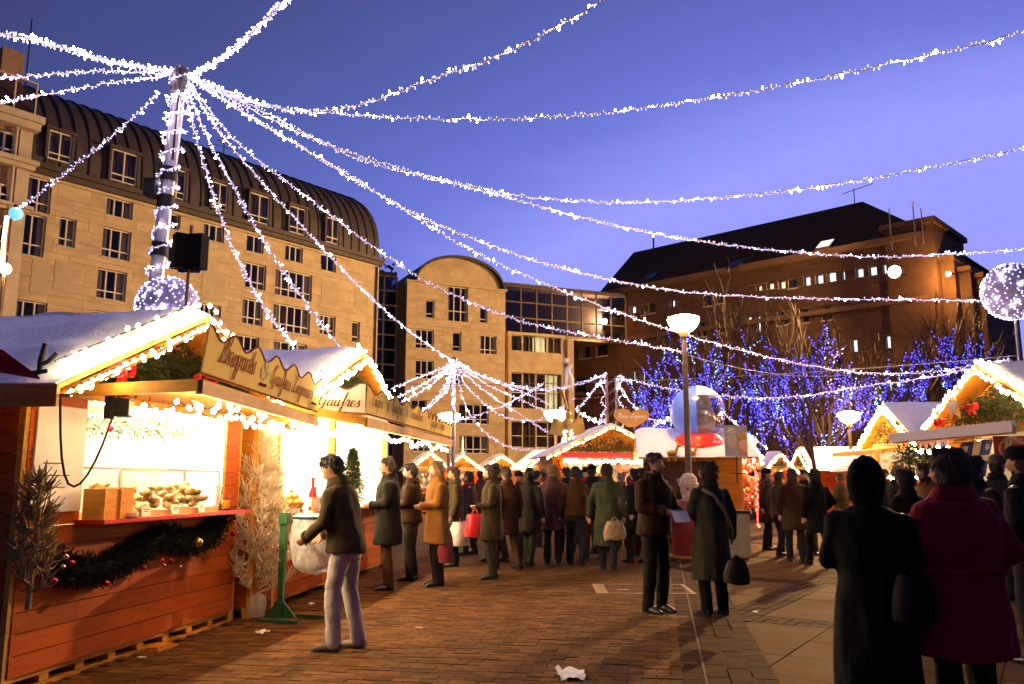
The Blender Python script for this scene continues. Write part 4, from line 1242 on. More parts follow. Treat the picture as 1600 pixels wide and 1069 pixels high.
# glass display case with fritters
dc = thing('display_case', 'glass display case heaped with fritters on the red counter', 'display case', tow(s1, (1.62, -.06, 1.19)), sh1)
cw, cd, chh = .80, .20, .40
b = MB()
for x in (-cw, cw):
    b.bb(x - .012, x + .012, -cd, -cd + .02, .05, chh * .96); b.bb(x - .012, x + .012, cd - .02, cd, .05, chh)
b.bb(-cw, cw, -cd + .0, -cd + .022, chh * .96, chh * .96 + .02); b.bb(-cw, cw, cd - .02, cd, chh, chh + .02)
b.build('frame', M('case_steel', (.5, .45, .38), .35, metal=.7), dc)
MB().bb(-cw, cw, -cd, cd, .0, .05).build('base_tray', M('tray_brass', (.55, .3, .1), .4, metal=.3), dc)
MB().bb(-cw + .012, cw - .012, -cd + .006, -cd + .012, .05, chh * .96).build('front_glass', m_clear, dc)
MB().bb(-cw - .004, -cw + .002, -cd + .02, cd - .02, .05, chh * .96).build('side_glass', m_clear, dc)
MB().bb(cw - .002, cw + .004, -cd + .02, cd - .02, .05, chh * .96).build('side_glass', m_clear, dc)
MB().poly([(-cw, -cd + .02, chh * .96 + .012), (cw, -cd + .02, chh * .96 + .012), (cw, cd - .02, chh + .012), (-cw, cd - .02, chh + .012)], .006, (0, 0, 1)).build('top_glass', m_clear, dc)
m_dough = M('fried_dough', (.55, .36, .14), .7, var=.35, scale=18, bump=.4, bscale=40, rand=.2)
rnd = random.Random(4)
dough = []
for v in range(3):
    d_ = MB().ball((0, 0, 0), .055, 12, 8, (1.1, 1.0, .72)); me = d_.mesh('fritter', m_dough)
    for q in me.vertices:
        q.co *= 1 + .16 * mnoise.noise(Vector(q.co) * 22 + Vector((v * 7, 0, 0)))
    smooth_mesh(me, 180); dough.append(me)
for k in range(72):
    row = k % 3; x = -.72 + 1.44 * rnd.random(); y = -.10 + .1 * row + rnd.uniform(-.02, .02)
    z = .080 + .055 * (k // 24) + .03 * row + rnd.uniform(0, .02)
    p = tow(dc, (x, y, z)); o = obj('fritter', dough[k % 3], None, p)
    o.rotation_euler = (rnd.uniform(-.4, .4), rnd.uniform(-.4, .4), rnd.uniform(0, 6)); s_ = rnd.uniform(.6, .95); o.scale = (s_, s_, s_)
    tag(o, 'golden fried fritter heaped in the glass display case', 'fritter', 'fritters in the display case')
for (x, wd, hh, nm) in ((.74, .13, .24, 'pale wooden box on the left end of the red counter'), (1.02 - .1, .10, .25, 'second wooden box between the first and the display case')):
    bx = thing('wooden_box', nm, 'box', tow(s1, (x - .02, -.18, 1.19)), sh1 + .1)
    m_ = m_beam
    MB().bb(-wd, -wd + .012, -.09, .09, 0, hh).build('side', m_, bx); MB().bb(wd - .012, wd, -.09, .09, 0, hh).build('side', m_, bx)
    MB().bb(-wd + .012, wd - .012, -.09, -.078, 0, hh).build('front', m_plank_l, bx)
    MB().bb(-wd + .012, wd - .012, .078, .09, 0, hh).bb(-wd + .012, wd - .012, -.078, .078, 0, .012).build('back', m_, bx)
gj = thing('juice_glass', 'plastic cup of orange juice at the far end of the red counter', 'cup', tow(s1, (SL1 - .42, -.14, 1.19)))
MB().lathe([(.0, .0), (.04, 0), (.05, .16), (.047, .16), (.038, .01)], 12).build('cup', m_clear, gj, True)
MB().lathe([(.0, .008), (.037, .008), (.044, .10), (0, .10)], 12).build('juice', M('orange_juice', (.8, .3, .02), .3), gj, True)
for k, (x, hh) in enumerate(((SL1 - .30, .26), (SL1 - .22, .22), (SL1 - .14, .24))):
    cn = thing('candy_cane_jar', 'jar of red and white candy sticks at the far end of the counter, %s' % ['leftmost', 'middle', 'rightmost'][k], 'jar', tow(s1, (x, .02, 1.19)))
    MB().lathe([(0, 0), (.035, 0), (.035, .13), (.03, .13), (.03, .01)], 10).build('glass', m_clear, cn, True)
    for j in range(4):
        MB().tube([(.012 * math.cos(j * 1.6), .012 * math.sin(j * 1.6), .01), (.03 * math.cos(j * 1.6), .03 * math.sin(j * 1.6), hh - .03), (.045 * math.cos(j * 1.6), .045 * math.sin(j * 1.6), hh), (.06 * math.cos(j * 1.6), .06 * math.sin(j * 1.6), hh - .03)], .007, 6).build('candy_stick', m_red if j % 2 else m_white, cn)

# price cards and paper goods on the counter
for k, (x, nm) in enumerate(((1.15, 'leftmost'), (1.6, 'middle'), (2.05, 'rightmost'))):
    pc = thing('price_card', '%s white price card leaning on the glass display case' % nm, 'card', tow(s1, (x, -.285, 1.19)), sh1 + .06 * (k - 1))
    MB().box((0, 0, .05), (.11, .006, .085), Matrix.Rotation(-.2, 3, 'X')).build('card', m_signw, pc)
    tx = MB(); tx.bb(-.035, .035, -.0075, -.0055, .062, .068).bb(-.03, .02, -.0065, -.0045, .045, .050); tx.build('print', m_ink, pc)
pp = thing('plate_stack', 'stack of white paper plates on the counter beside the boxes', 'plates', tow(s1, (.98, -.24, 1.19)))
for k in range(6): MB().lathe([(0, .006 * k), (.06, .006 * k), (.08, .006 * k + .012), (.078, .006 * k + .014), (.058, .006 * k + .004), (0, .006 * k + .004)], 16).build('plate', m_signw, pp, True)
# garland below the counter with baubles
gl_pts = []
for (px_, py_) in ((72, 872), (110, 892), (160, 893), (215, 862), (250, 838), (290, 850), (330, 836), (352, 800)):
    sx, sz_ = onfront(px_, py_, sP1, su1, -.12); gl_pts.append(tow(s1, (sx, -.12, sz_)))
fine = []
for k in range(len(gl_pts) - 1):
    for j in range(6): fine.append(gl_pts[k].lerp(gl_pts[k + 1], j / 6))
fine.append(gl_pts[-1])
g = fir_sprays(fine, .115, 9000, (.035, .085), bend=.7, seed=9)
fg = thing('fir_garland', 'thick dark fir garland draped below the red counter', 'garland', (0, 0, 0))
MB().tube(fine, .05, 6).build('core', m_firdark, fg)
tag(g.build('needles', m_firdark, fg), kind='stuff')
BAU = [(102, 871, .026, 'g'), (111, 880, .026, 'r'), (84, 909, .028, 'r'), (166, 912, .026, 'r'), (224, 888, .022, 'r'), (252, 876, .022, 'r'), (267, 877, .026, 'r'), (256, 884, .018, 'g'), (281, 886, .02, 'g'), (309, 848, .048, 'b'), (364, 834, .026, 'r'), (98, 886, .018, 'g')]
for k, (px_, py_, r_, c_) in enumerate(BAU):
    sx, sz_ = onfront(px_, py_, sP1, su1, -.24)
    where = ['silver-pink bauble, topmost at the left end', 'red bauble below the topmost silver-pink one', 'red bauble lowest at the far left', 'red bauble hanging under the lowest sag', 'red bauble under the middle rise, leftmost there', 'red bauble, middle of the three right of the rise', 'red bauble, rightmost of the three right of the rise', 'tiny silver-pink bauble between the red ones on the right', 'tiny silver-pink bauble left of the gold one', 'large gold bauble', 'red bauble at the far right end', 'tiny silver-pink bauble below the topmost one'][k]
    t = thing('bauble', where + ' of the counter garland', 'bauble', tow(s1, (sx, -.24, sz_)), 0, 'baubles on the counter garland')
    MB().ball((0, 0, 0), r_, 14, 10).build('ball', {'r': M('bauble_red', (.45, .01, .02), .15, metal=.7, var=.05), 'g': M('bauble_pink', (.6, .42, .36), .15, metal=.8, var=.05), 'b': M('bauble_gold', (.42, .27, .10), .25, metal=.8, var=.1)}[c_], t, True)
    MB().tube([(0, 0, r_ * .95), (0, 0, r_ * 1.2)], r_ * .25, 6).build('cap', m_gold, t)

# ---------------------------------------------------------------- stall 2, waffle corner stall
A2 = Vector((-2.90, 9.55, 0)); B2 = A2 + Vector((math.sin(R(7)), math.cos(R(7)), 0)) * 5.4
# the stall body reaches left from its front; front faces right, its camera side is open too
E2, X2 = 2.56, 3.12
P_, u_, L_, hd_ = frame2(A2, B2)
s2 = thing('waffle_stall', 'corner stall selling waffles, open on two sides under white and cream signs', 'market stall', P_, hd_)
G2 = 3.0; D2 = 2.3
for (x, y) in ((0, 0), (.52, -.02), (2.6, 0), (L_, 0), (0, D2), (L_, D2)):
    MB().bb(x - .045, x + .045, y - .045, y + .045, 0, 2.5).build('corner_post', m_beam, s2)
wall_planks(s2, (0, -.05, 0), (1, 0, 0), L_, .12, 1.08, .145, .025, m_plank, (0, -1, 0), seed=21)
wall_planks(s2, (-.05, D2, 0), (0, -1, 0), D2, .12, 1.08, .145, .025, m_plank, (-1, 0, 0), seed=22)
wall_planks(s2, (-.05, D2, 0), (0, -1, 0), D2, 1.08, 2.5, .145, .025, m_plank_l, (-1, 0, 0), seed=23)
wall_planks(s2, (L_ + .05, 0, 0), (0, 1, 0), D2, .12, 2.5, .145, .025, m_plank, (1, 0, 0), seed=24, joined=m_plank_j)
MB().bb(0, L_, D2 - .05, D2 - .02, .1, 2.5).bb(L_ - .04, L_ - .01, 0, D2, .1, 2.5).build('lining', m_lining, s2)
MB().bb(0, L_, -.04, D2, 2.5, 2.54).build('ceiling', m_lining, s2)
MB().bb(0, L_, -.02, D2, .08, .118).build('floor', m_beam, s2)
MB().bb(0, L_, -.08, .0, 2.38, 2.498).build('header_beam', m_beam, s2)
MB().bb(.45, L_ + .05, -.34, .25, 1.08, 1.11).build('counter_shelf', M('counter_wood', (.30, .10, .05), .4, var=.2, stretch=(1, 5, 5), scale=4), s2)
MB().bb(.06, .50, -.06, -.04, 1.30, 2.36).build('white_panel', m_white, s2)
for k in range(4):
    xx = .5 + 1.4 * k
    lp = MB().bb(xx - .5, xx + .5, .5, .58, 2.44, 2.495).build('lamp_fitting', m_white, s2)
    MB().tube([(xx - .48, .54, 2.42), (xx + .48, .54, 2.42)], .022, 8).build('lamp_tube', m_tube, lp)
OF2, OS2 = .78, .25
for y_ in (-.01, D2 - .03):
    MB().poly([(0, y_, E2 + .02), (G2, y_, E2 + .02), (G2 / 2, y_, X2 - .05)], .025, (0, -1, 0)).build('gable_board', m_plank, s2)
slp = (X2 - E2) / (G2 / 2); ez = E2 - slp * OS2
for sgn in (0, 1):
    ex = -OS2 if sgn == 0 else G2 + OS2
    q = [(ex, -OF2, ez), (ex, D2 + .5, ez), (G2 / 2, D2 + .5, X2), (G2 / 2, -OF2, X2)]
    if sgn: q = [q[1], q[0], q[3], q[2]]
    MB().poly(q, .035, (0, 0, 1)).build('roof_panel', m_beam, s2)
    snow_sheet(s2, (ex, -OF2, ez + .036), (ex, D2 + .5, ez + .036), (G2 / 2, D2 + .5, X2 + .036), (G2 / 2, -OF2, X2 + .036), .08, 30 + sgn)
    MB().bar((ex, -OF2 - .012, ez - .05), (G2 / 2, -OF2 - .012, X2 - .05), .022, .13, up=(0, -1, 0)).build('barge_board', m_beam, s2)
MB().bb(G2 + .05, L_, -.05, D2, 2.545, 2.6).build('flat_roof', m_snow, s2)
gable_fir(s2, G2, E2, X2, OF2, 'green fir garland with berries in the gable of the waffle stall', 1500, 13, inset=.42)
gp = gable_pts(s2, G2, E2, X2, OF2, OS2)
bulb_string(gp, 60, 'bright warm bulbs along the gable edge of the waffle stall', 'gable lights', r=.024)
bulb_string(gable_pts(s2, G2, E2, X2, OF2, OS2, dy=-.06, dz=.16), 30, 'upper row of bright bulbs lying on the snowy gable edge of the waffle stall', 'upper gable lights', r=.020)
for k, (x, z, wh) in enumerate(((1.2, E2 + .22, 'left side'), (2.0, E2 + .16, 'right side'))):
    bow(tow(s2, (x, -.36, z)), .13, 'red ribbon bow on the %s of the waffle stall gable' % wh, rz=hd_)
# flaps and signs
oc = tol(s2, at(571, 656, 9.72)); oe = tol(s2, at(705, 690, 15.2)); ow = tol(s2, at(470, 652, 9.72))
flap(s2, (0, -.08, 2.40), (L_, -.08, 2.40), oc, oe)
nd2 = (oe - oc).cross(Vector((0, 0, 1))).normalized()
om = oc.lerp(oe, .60)
sg, xd, up, Ls = scallop_sign(s2, oc + Vector((0, 0, .03)), om + Vector((0, 0, .03)), .30, 5, m_sign, nd2, m_inkb, amp=.04, lean=.05)
tx = MB(); b0 = oc + Vector((0, 0, .03)) + nd2 * .012
w_ = script_text(tx, 'Crêpes', b0 + xd * .18 + up * .15, xd, up, nd2, .085)
tx.build('lettering', m_inkb, sg); tx = MB()
w_ = script_text(tx, 'Gaufres', b0 + xd * 1.12 + up * .15, xd, up, nd2, .085)
tx.build('lettering', m_inkb, sg); tx = MB()
w_ = script_text(tx, 'Croustillons', b0 + xd * 2.15 + up * .15, xd, up, nd2, .085)
tx.build('lettering', m_inkb, sg)
g = MB()
for c_ in (.95, 1.98): g.ball(b0 + xd * c_ + up * .2, .06, 8, 6, (.7, .1, 1.2))
g.build('painted_cone', M('painted_gold', (.55, .3, .05), .5), sg)
sg, xd, up, Ls = scallop_sign(s2, om + xd * .02 + Vector((0, 0, .03)), oe + Vector((0, 0, .03)), .26, 8, m_sign, nd2, m_inkb, amp=.05, lean=.05)
tx = MB(); script_text(tx, 'Gaufres Crêpes', om + Vector((0, 0, .03)) + nd2 * .012 + xd * .25 + up * .12, xd, up, nd2, .09); tx.build('lettering', m_inkb, sg)
nd3 = (oc - ow).cross(Vector((0, 0, 1))).normalized()
sg, xd, up, Ls = scallop_sign(s2, ow + Vector((0, 0, .03)), oc + Vector((-.02, 0, .03)), .32, 2, m_signw, nd3, m_inkb, amp=.04, lean=.05, phase=.1)
tx = MB(); script_text(tx, 'Gaufres', oc + Vector((0, 0, .03)) + nd3 * .038 - xd * .56 + up * .11, xd, up, nd3, .074, wt=.20); tx.build('lettering', M('sign_dark_gold_ink', (.13, .05, .007), .9, spec=.03), sg)
for (a, c, n_, lab) in ((oc, oe, 24, 'warm bulbs under the long flap of the waffle stall'), (ow, oc, 9, 'warm bulbs under the short white-signed flap of the waffle stall')):
    a, c = tow(s2, a), tow(s2, c)
    pts = [a.lerp(c, t / 12) + Vector((-.05, .06, -.13 - .04 * math.sin(t * 2.3))) for t in range(13)]
    bulb_string(pts, n_ + 10, lab, 'bulbs under the flaps', r=.022)
# goods on the waffle counter
fb = thing('fruit_basket', 'wicker basket heaped with oranges and lemons on the waffle counter', 'basket', tow(s2, (.85, -.12, 1.11)))
MB().lathe([(0, 0), (.10, 0), (.16, .12), (.15, .12), (.09, .01)], 14).build('wicker', M('wicker', (.45, .26, .08), .7, var=.4, scale=40), fb, True)
for k in range(9):
    a = k * 2.4; rr = .09 if k < 6 else .04
    tag(MB().ball(tow(fb, (rr * math.cos(a), rr * math.sin(a), .12 if k < 6 else .18)), .045, 10, 7).build('orange', M('orange_peel', (.75, .33, .03), .5, bump=.2, bscale=90), None, True), 'orange heaped in the wicker basket on the waffle counter', 'orange', 'oranges in the basket')
gs = tag(MB().lathe([(0, 0), (.10, 0), (.085, .03), (.02, .20), (0, .22)], 10).build('pastry_cone', M('pastry', (.62, .4, .1), .6, var=.3), None, True, tow(s2, (.60, -.10, 1.11))), 'yellow conical pastry beside the fruit basket', 'pastry')
for k, (x, y, h_, r_, c_, nm) in enumerate(((1.55, -.12, .42, .05, (.5, .02, .02), 'tall red bottle on the waffle counter'), (1.75, -.08, .30, .045, (.35, .05, .03), 'shorter dark red bottle beside the tall one'), (1.25, .05, .26, .04, (.7, .66, .5), 'cream coloured bottle on the waffle counter'))):
    bt = thing('bottle', nm, 'bottle', tow(s2, (x, y, 1.11)))
    MB().lathe([(0, 0), (r_, 0), (r_, h_ * .5), (r_ * .4, h_ * .68), (r_ * .35, h_ * .9), (0, h_ * .9)], 12).build('glass', M('bottle_%d' % k, c_, .2, var=.05), bt, True)
    MB().tube([(0, 0, h_ * .9), (0, 0, h_)], r_ * .45, 8).build('cap', m_red, bt)
    MB().lathe([(r_ * 1.02, h_ * .12), (r_ * 1.02, h_ * .4)], 12).build('paper_label', m_signw, bt, True)
mc = thing('menu_card', 'small framed price card on the waffle counter', 'card', tow(s2, (1.35, -.24, 1.11)), hd_)
MB().box((0, 0, .09), (.26, .02, .16)).build('frame', m_beam, mc); MB().box((0, -.012, .09), (.22, .004, .12)).build('paper', m_signw, mc)
nb = thing('napkin_box', 'red and white napkin box on the edge of the waffle counter', 'box', tow(s2, (.62, -.28, 1.11)), hd_ + PI / 2)
MB().bb(-.05, .05, -.09, .09, 0, .05).build('box', m_white, nb); MB().bb(-.051, .051, -.04, .05, .01, .051).build('red_panel', m_red, nb)
ft = thing('fir_tree', 'small decorated fir tree standing on the corner of the waffle counter', 'fir tree', tow(s2, (2.95, -.20, 1.11)))
rnd = random.Random(3); pth = []
for k in range(26):
    t = k / 25; pth.append((.0, 0, .16 + .66 * t))
g = fir_sprays(pth, lambda f: .15 * (1 - f) + .03, 3800, (.035, .08), seed=4, droop=.2)
g.build('crown', m_fir, ft); MB().tube([(0, 0, 0.05), (0, 0, .82)], [.02, .006], 8).build('trunk', m_beam, ft)
MB().lathe([(0, 0), (.07, 0), (.09, .13), (0, .13)], 12).build('pot', m_red, ft, True)
for k in range(14):
    t = rnd.random(); a = rnd.uniform(0, 6.28); rr = .17 * (1 - t) + .03
    MB().ball((rr * math.cos(a), rr * math.sin(a), .2 + .6 * t), .014, 8, 6).build('bauble', m_red if k % 2 else m_gold, ft, True)
# ---------------------------------------------------------------- red-lit stall in the middle
m_bulbfar = M('warm_bulb_far', (1, .9, .7), .3, var=0, emit=(1.0, .74, .36), estr=6.0)
def stall_lights(r, L, e, x, of, os_, n, lab, rr=.035, joined=False):
    bulb_string(gable_pts(r, L, e, x, of, os_), n, lab, 'gable lights', r=rr, joined=joined, mat=m_bulbfar)
def clutter(r, x0, x1, y0, y1, z0, z1, n, cols, label, seed, rmin=.03, rmax=.08):
    rnd = random.Random(seed); b = MB()
    for k in range(n):
        c = (rnd.uniform(x0, x1), rnd.uniform(y0, y1), rnd.uniform(z0, z1)); b.cur = rnd.randrange(len(cols)); q = rnd.uniform(rmin, rmax)
        if rnd.random() < .5: b.ball(c, q, 6, 5, (1, 1, rnd.uniform(.8, 1.6)))
        else: b.box(c, (q * 1.6, q * 1.2, q * rnd.uniform(1.2, 2.6)), Matrix.Rotation(rnd.uniform(-.3, .3), 3, 'Y'))
    o = b.build('stall_goods', cols, None); o.location = r.location; o.rotation_euler = r.rotation_euler
    return tag(o, label, 'goods', kind='stuff')
CG = [m_red, m_gold, m_white, M('goods_brown', (.25, .1, .04), .6), M('goods_green', (.05, .16, .05), .5), M('goods_glass', (.5, .5, .45), .2)]
CRED = [m_red, M('goods_deep_red', (.35, .02, .02), .4), M('goods_pink', (.65, .25, .2), .5), m_white, m_gold, M('goods_orange', (.6, .16, .03), .5)]

A3, B3 = at(866, 740, 24.2), at(1036, 740, 24.6)
E3, X3 = 2.28, 3.03
s3, L3_, h3_, u3_, p3_ = chalet('ornament_stall', 'stall with red-lit opening and glowing gable in the middle of the market', A3, B3, D=2.4, eave=E3, apex=X3, ohf=.5, ohs=.32, detail=1, counter=1.05, front_open=(.28, None), lamp=(3, m_tubew), seed=50, plank_mat=m_plank_l)
gable_fir(s3, L3_, E3, X3, .5, 'dark fir garland with red bows in the gable of the red-lit stall', 700, 51, mat=m_firdark)
stall_lights(s3, L3_, E3, X3, .5, .32, 60, 'warm bulbs edging the gable of the red-lit middle stall', .028)
MB().bb(.2, L3_ - .1, -.11, -.075, E3 - .17, E3 - .02).build('red_fascia', m_red, s3)
for k, (x, lab) in enumerate(((.75, 'left'), (1.6, 'middle'), (2.5, 'right'))):
    bow(tow(s3, (x, -.45, E3 + .22 + (.12 if k == 1 else 0))), .13, 'red bow on the %s of the red-lit stall gable' % lab, rz=h3_)
pts = [tow(s3, (.25 + (L3_ - .5) * k / 14, -.2, E3 - .22 - .03 * (k % 2))) for k in range(15)]
bulb_string(pts, 34, 'row of bright warm bulbs under the header of the red-lit stall', r=.035)
clutter(s3, .35, L3_ - .35, .05, .5, 1.06, 1.5, 110, CG, 'crowded ornaments standing on the counter of the red-lit stall', 52)
clutter(s3, .35, L3_ - .35, .9, 2.2, 1.15, 2.15, 170, CRED, 'crowded ornaments hanging inside the red-lit stall', 53)
MB().bb(.3, L3_ - .3, 2.0, 2.3, 1.45, 1.47).bb(.3, L3_ - .3, 2.0, 2.3, 1.8, 1.82).build('wall_shelf', m_beam, s3)
g = fir_sprays([tow(s3, (.1, -.16, 1.2)), tow(s3, (.12, -.16, 2.1))], .06, 500, (.04, .09), seed=55)
tag(g.build('fir_garland', m_firdark, None), 'dark fir garland winding up the left post of the red-lit stall', 'garland')

# golden heart-shaped gingerbread sign on its roof
c = at(987, 652, 25.6)
hs = thing('heart_sign', 'golden heart-shaped gingerbread sign on the roof of the red-lit stall', 'sign', c)
pts = []
for k in range(40):
    t = 2 * PI * k / 40; q = 16 * math.sin(t) ** 3; z = 13 * math.cos(t) - 5 * math.cos(2 * t) - 2 * math.cos(3 * t) - math.cos(4 * t)
    pts.append((q * .034, 0, max(-.30, z * .024 - .02)))
MB().poly(pts, .05, (0, 1, 0)).build('panel', M('gingerbread_gold', (.50, .27, .045), .6, var=.12), hs)
tx = MB(); script_text(tx, "Pains d'épices", (-.44, -.004, -.02), (1, 0, 0), (0, 0, 1), (0, -1, 0), .072, wt=.2); tx.build('lettering', m_white, hs)
for dx in (-.3, .3): MB().bar((dx, .08, -.3), (dx, .08, -.75), .04).build('prop', m_beam, hs)

# golden roof figure with trumpet beside the lamp
c = at(888, 712, 25.2)
gf = thing('roof_figure', 'golden figure with raised trumpet above a lit column at the stall roof', 'figure', (c.x, c.y, 0))
z0 = c.z - .1
MB().tube([(0, 0, 0), (0, 0, z0 + 1.0), (.02, 0, z0 + 1.4), (0, 0, z0 + 1.75)], [.05, .05, .05, .03], 10).build('column', m_post, gf, True)
MB().lathe([(.24, .0), (.22, .35), (.13, .7), (.10, .85), (.15, 1.0), (.12, 1.15), (.05, 1.22)], 14, (0, 0, z0)).build('robe', M('figure_gold', (.62, .38, .10), .35, metal=.5, var=.2), gf, True)
MB().ball((0, 0, z0 + 1.33), .10, 12, 9).build('head', MATS['figure_gold'], gf, True)
for s_, an in ((-1, .9), (1, 2.0)):
    MB().tube([(s_ * .12, 0, z0 + 1.05), (s_ * .3, -.05, z0 + 1.0 + .1 * an), (s_ * .34, -.1, z0 + .9 + .35 * an)], [.05, .04, .03], 8).build('arm', MATS['figure_gold'], gf, True)
MB().tube([(-.30, -.1, z0 + 1.15), (-.02, -.1, z0 + 1.5), (-.15, -.1, z0 + 1.95), (-.22, -.1, z0 + 2.05)], [.02, .03, .06, .11], 10).build('trumpet', m_gold, gf, True)
for s_ in (-1, 1):
    MB().poly([(s_ * .05, .1, z0 + 1.1), (s_ * .45, .14, z0 + 1.25), (s_ * .55, .14, z0 + .75), (s_ * .2, .12, z0 + .7)], .03, (0, 1, 0)).build('wing', m_gold, gf)
# white acrobat figure perched on the wire above
c2_ = at(893, 585, 25.2)
MB().tube([(-.05, 0, c2_.z - .45), (-.04, 0, c2_.z), (.0, 0, c2_.z + .15), (.12, 0, c2_.z + .3)], [.035, .06, .09, .05], 10).tube([(.02, 0, c2_.z + .1), (.14, 0, c2_.z - .15), (.12, 0, c2_.z - .55)], [.06, .05, .03], 8).ball((-.04, 0, c2_.z + .42), .08, 10, 8).build('white_figure', m_white, gf, True)
MB().tube([(0, .0, z0 + 1.75), (.03, 0, c2_.z - .5)], .025, 8).build('upper_pole', m_post, gf)
b = [(.27 * math.cos(k * .55) * (1 - k / 160), .27 * math.sin(k * .55) * (1 - k / 160), z0 + .02 + .9 * k / 110) for k in range(110)]
bulb_string([Vector((c.x, c.y, 0)) + Vector(p) for p in b], 90, 'dense warm light string wound round the golden roof figure', r=.034, joined=True, mat=M('pale_bulb', (1, .9, .7), .3, var=0, emit=(1, .82, .55), estr=7.0))

# ---------------------------------------------------------------- plank-walled stall with the inflatable globe on its roof
A4 = at(1158, 760, 20.8); B4 = A4 + Vector((.35, 3.0, 0))
E4, X4 = 2.15, 2.75
s4, L4_, h4_, u4_, p4_ = chalet('toy_stall', 'pale plank stall under the inflatable globe, red goods hanging at its right end', A4, B4, D=2.3, eave=E4, apex=X4, ohf=.40, ohs=.35, detail=2, counter=1.0, front_open=(.2, None), lamp=(2, m_tubew), seed=60, plank_mat=m_plank_l, snow_th=.1)
stall_lights(s4, L4_, E4, X4, .40, .35, 40, 'dense bright bulbs edging the right gable of the stall under the globe', .04)
clutter(s4, .1, L4_ - .1, -.7, -.15, .7, 2.1, 190, CRED, 'red ornaments and ribbons hanging in front of the stall under the globe', 61, .03, .09)
pts = [tow(s4, (.1 + (L4_ - .2) * k / 10, -.55, E4 - .06)) for k in range(11)]
bulb_string(pts, 24, 'bright bulbs above the red hanging goods', r=.04)
pts = [tow(s4, (-.15, -.35, 2.0 - .16 * k)) for k in range(11)]
bulb_string(pts, 26, 'string of red lights hanging at the corner of the stall under the globe', r=.028, mat=M('red_bulb', (.8, .05, .03), .3, var=0, emit=(1, .06, .04), estr=3.0))
MB().bb(.0 - .085, -.058, .95, 1.95, .2, 1.95).build('dark_shutter', M('dark_shutter', (.10, .035, .012), .7, var=.3), s4)
# inflatable snow globe
c = at(1090, 645, 21.6)
ig = thing('inflatable_globe', 'inflatable clear and blue globe on a red base standing on a stall roof', 'inflatable', (c.x, c.y, c.z - .95), R(8))
rg = .70
ball = MB()
NU, NV = 32, 20
for i in range(NV + 1):
    for k in range(NU + 1):
        t = PI * i / NV; a = 2 * PI * k / NU
        ball.v.append((rg * math.sin(t) * math.cos(a), rg * math.sin(t) * math.sin(a), .95 - rg * math.cos(t)))
for i in range(NV):
    for k in range(NU):
        q = i * (NU + 1) + k; ball.f.append((q, q + 1, q + NU + 2, q + NU + 1)); a = 2 * PI * (k + .5) / NU
        ball.mi.append(1 if 1.9 < a < 4.35 else (2 if i > 13 else 0))
ball.build('globe', [glass_mat('globe_vinyl', (.80, .76, .95), .20, .15), M('globe_blue', (.10, .17, .52), .35, var=.15, scale=3, coat=.4, emit=(.12, .20, .75), estr=.10), M('globe_snowcap', (.7, .62, .70), .5, var=.1, emit=(.8, .62, .62), estr=.10)], ig, True)  # blue and pale skin emit faintly, standing in for a lamp inside
MB().lathe([(.0, .0), (.60, .0), (.66, .10), (.60, .26), (.52, .36), (.45, .40)], 24).build('red_base', M('inflatable_red', (.62, .025, .015), .4, var=.15, scale=3, coat=.3, emit=(1, .04, .02), estr=.12), ig, True)  # base emits faint red so it looks lit from within
MB().ball((.06, .05, .78), .42, 18, 14, (1, .9, 1)).ball((.02, -.05, 1.18), .30, 16, 12, (1.1, 1, .9)).ball((.2, -.25, .95), .13, 10, 8).tube([(-.2, -.2, 1.0), (.05, -.38, .9), (.3, -.25, .8)], [.07, .08, .05], 8).build('inner_figure', M('inner_grey', (.30, .20, .12), .6, var=.5, scale=5, emit=(.5, .33, .18), estr=.05), ig, True)  # weak emission on the figure imitates the light inside the globe
tx = MB()
for k, ch in enumerate('Happy'):
    a = R(-78) + k * .26
    script_text(tx, ch, (.63 * math.cos(a), .63 * math.sin(a), .15), (-math.sin(a), math.cos(a), 0), (math.cos(a) * -.5, math.sin(a) * -.5, .9), (math.cos(a), math.sin(a), .3), .085, slant=0, wt=.3, lift=.015)
tx.build('lettering', m_white, ig)
# picture board on a stand
c = at(1150, 690, 20.0)
pb = thing('picture_board', 'small picture board of a pale bear on a stand above the stall', 'sign', c)
MB().bb(-.27, .27, 0, .02, -.35, .38).build('board', M('board_grey', (.45, .42, .42), .5, var=.15, scale=5), pb)
MB().ball((-.1, -.01, .0), .13, 12, 8, (1, .12, 1.4)).ball((-.1, -.012, .23), .10, 12, 8, (1, .12, 1)).build('bear_print', M('bear_print', (.6, .5, .36), .6), pb)
MB().bb(.05, .24, -.006, -.001, -.32, .05).build('print_red', m_red, pb); MB().ball((.14, -.012, .12), .10, 10, 8, (1, .1, 1)).build('print_yellow', M('print_yellow', (.7, .4, .05), .6), pb)
MB().bar((0, .03, -.35), (0, .03, -1.0), .03).bar((-.2, .03, -.75), (.2, .03, -.75), .03).build('stand', m_metal, pb)
# little reindeer ornaments on the roof edge
for k, (px_, py_) in enumerate(((1050, 708), (1080, 708))):
    c = at(px_, py_, 20.6); rd = thing('reindeer_ornament', 'small gilded reindeer ornament on the eave, %s of the lamp post' % ('left' if k == 0 else 'right'), 'ornament', c)
    MB().ball((0, 0, 0), .09, 10, 7, (1.4, .8, .8)).tube([(.09, 0, .03), (.15, 0, .16)], [.04, .03], 8).ball((.18, 0, .18), .05, 8, 6, (1.3, .8, .8)).build('body', m_beam, rd, True)
    for s_ in (-1, 1):
        MB().tube([(.15, s_ * .03, .22), (.12, s_ * .08, .32), (.14, s_ * .09, .42)], .009, 5).tube([(.12, s_ * .08, .32), (.2, s_ * .1, .38)], .008, 5).build('antler', m_beam, rd)
        for x in (-.09, .08): MB().tube([(x, s_ * .04, -.03), (x, s_ * .04, -.2)], .014, 5).build('leg', m_beam, rd)

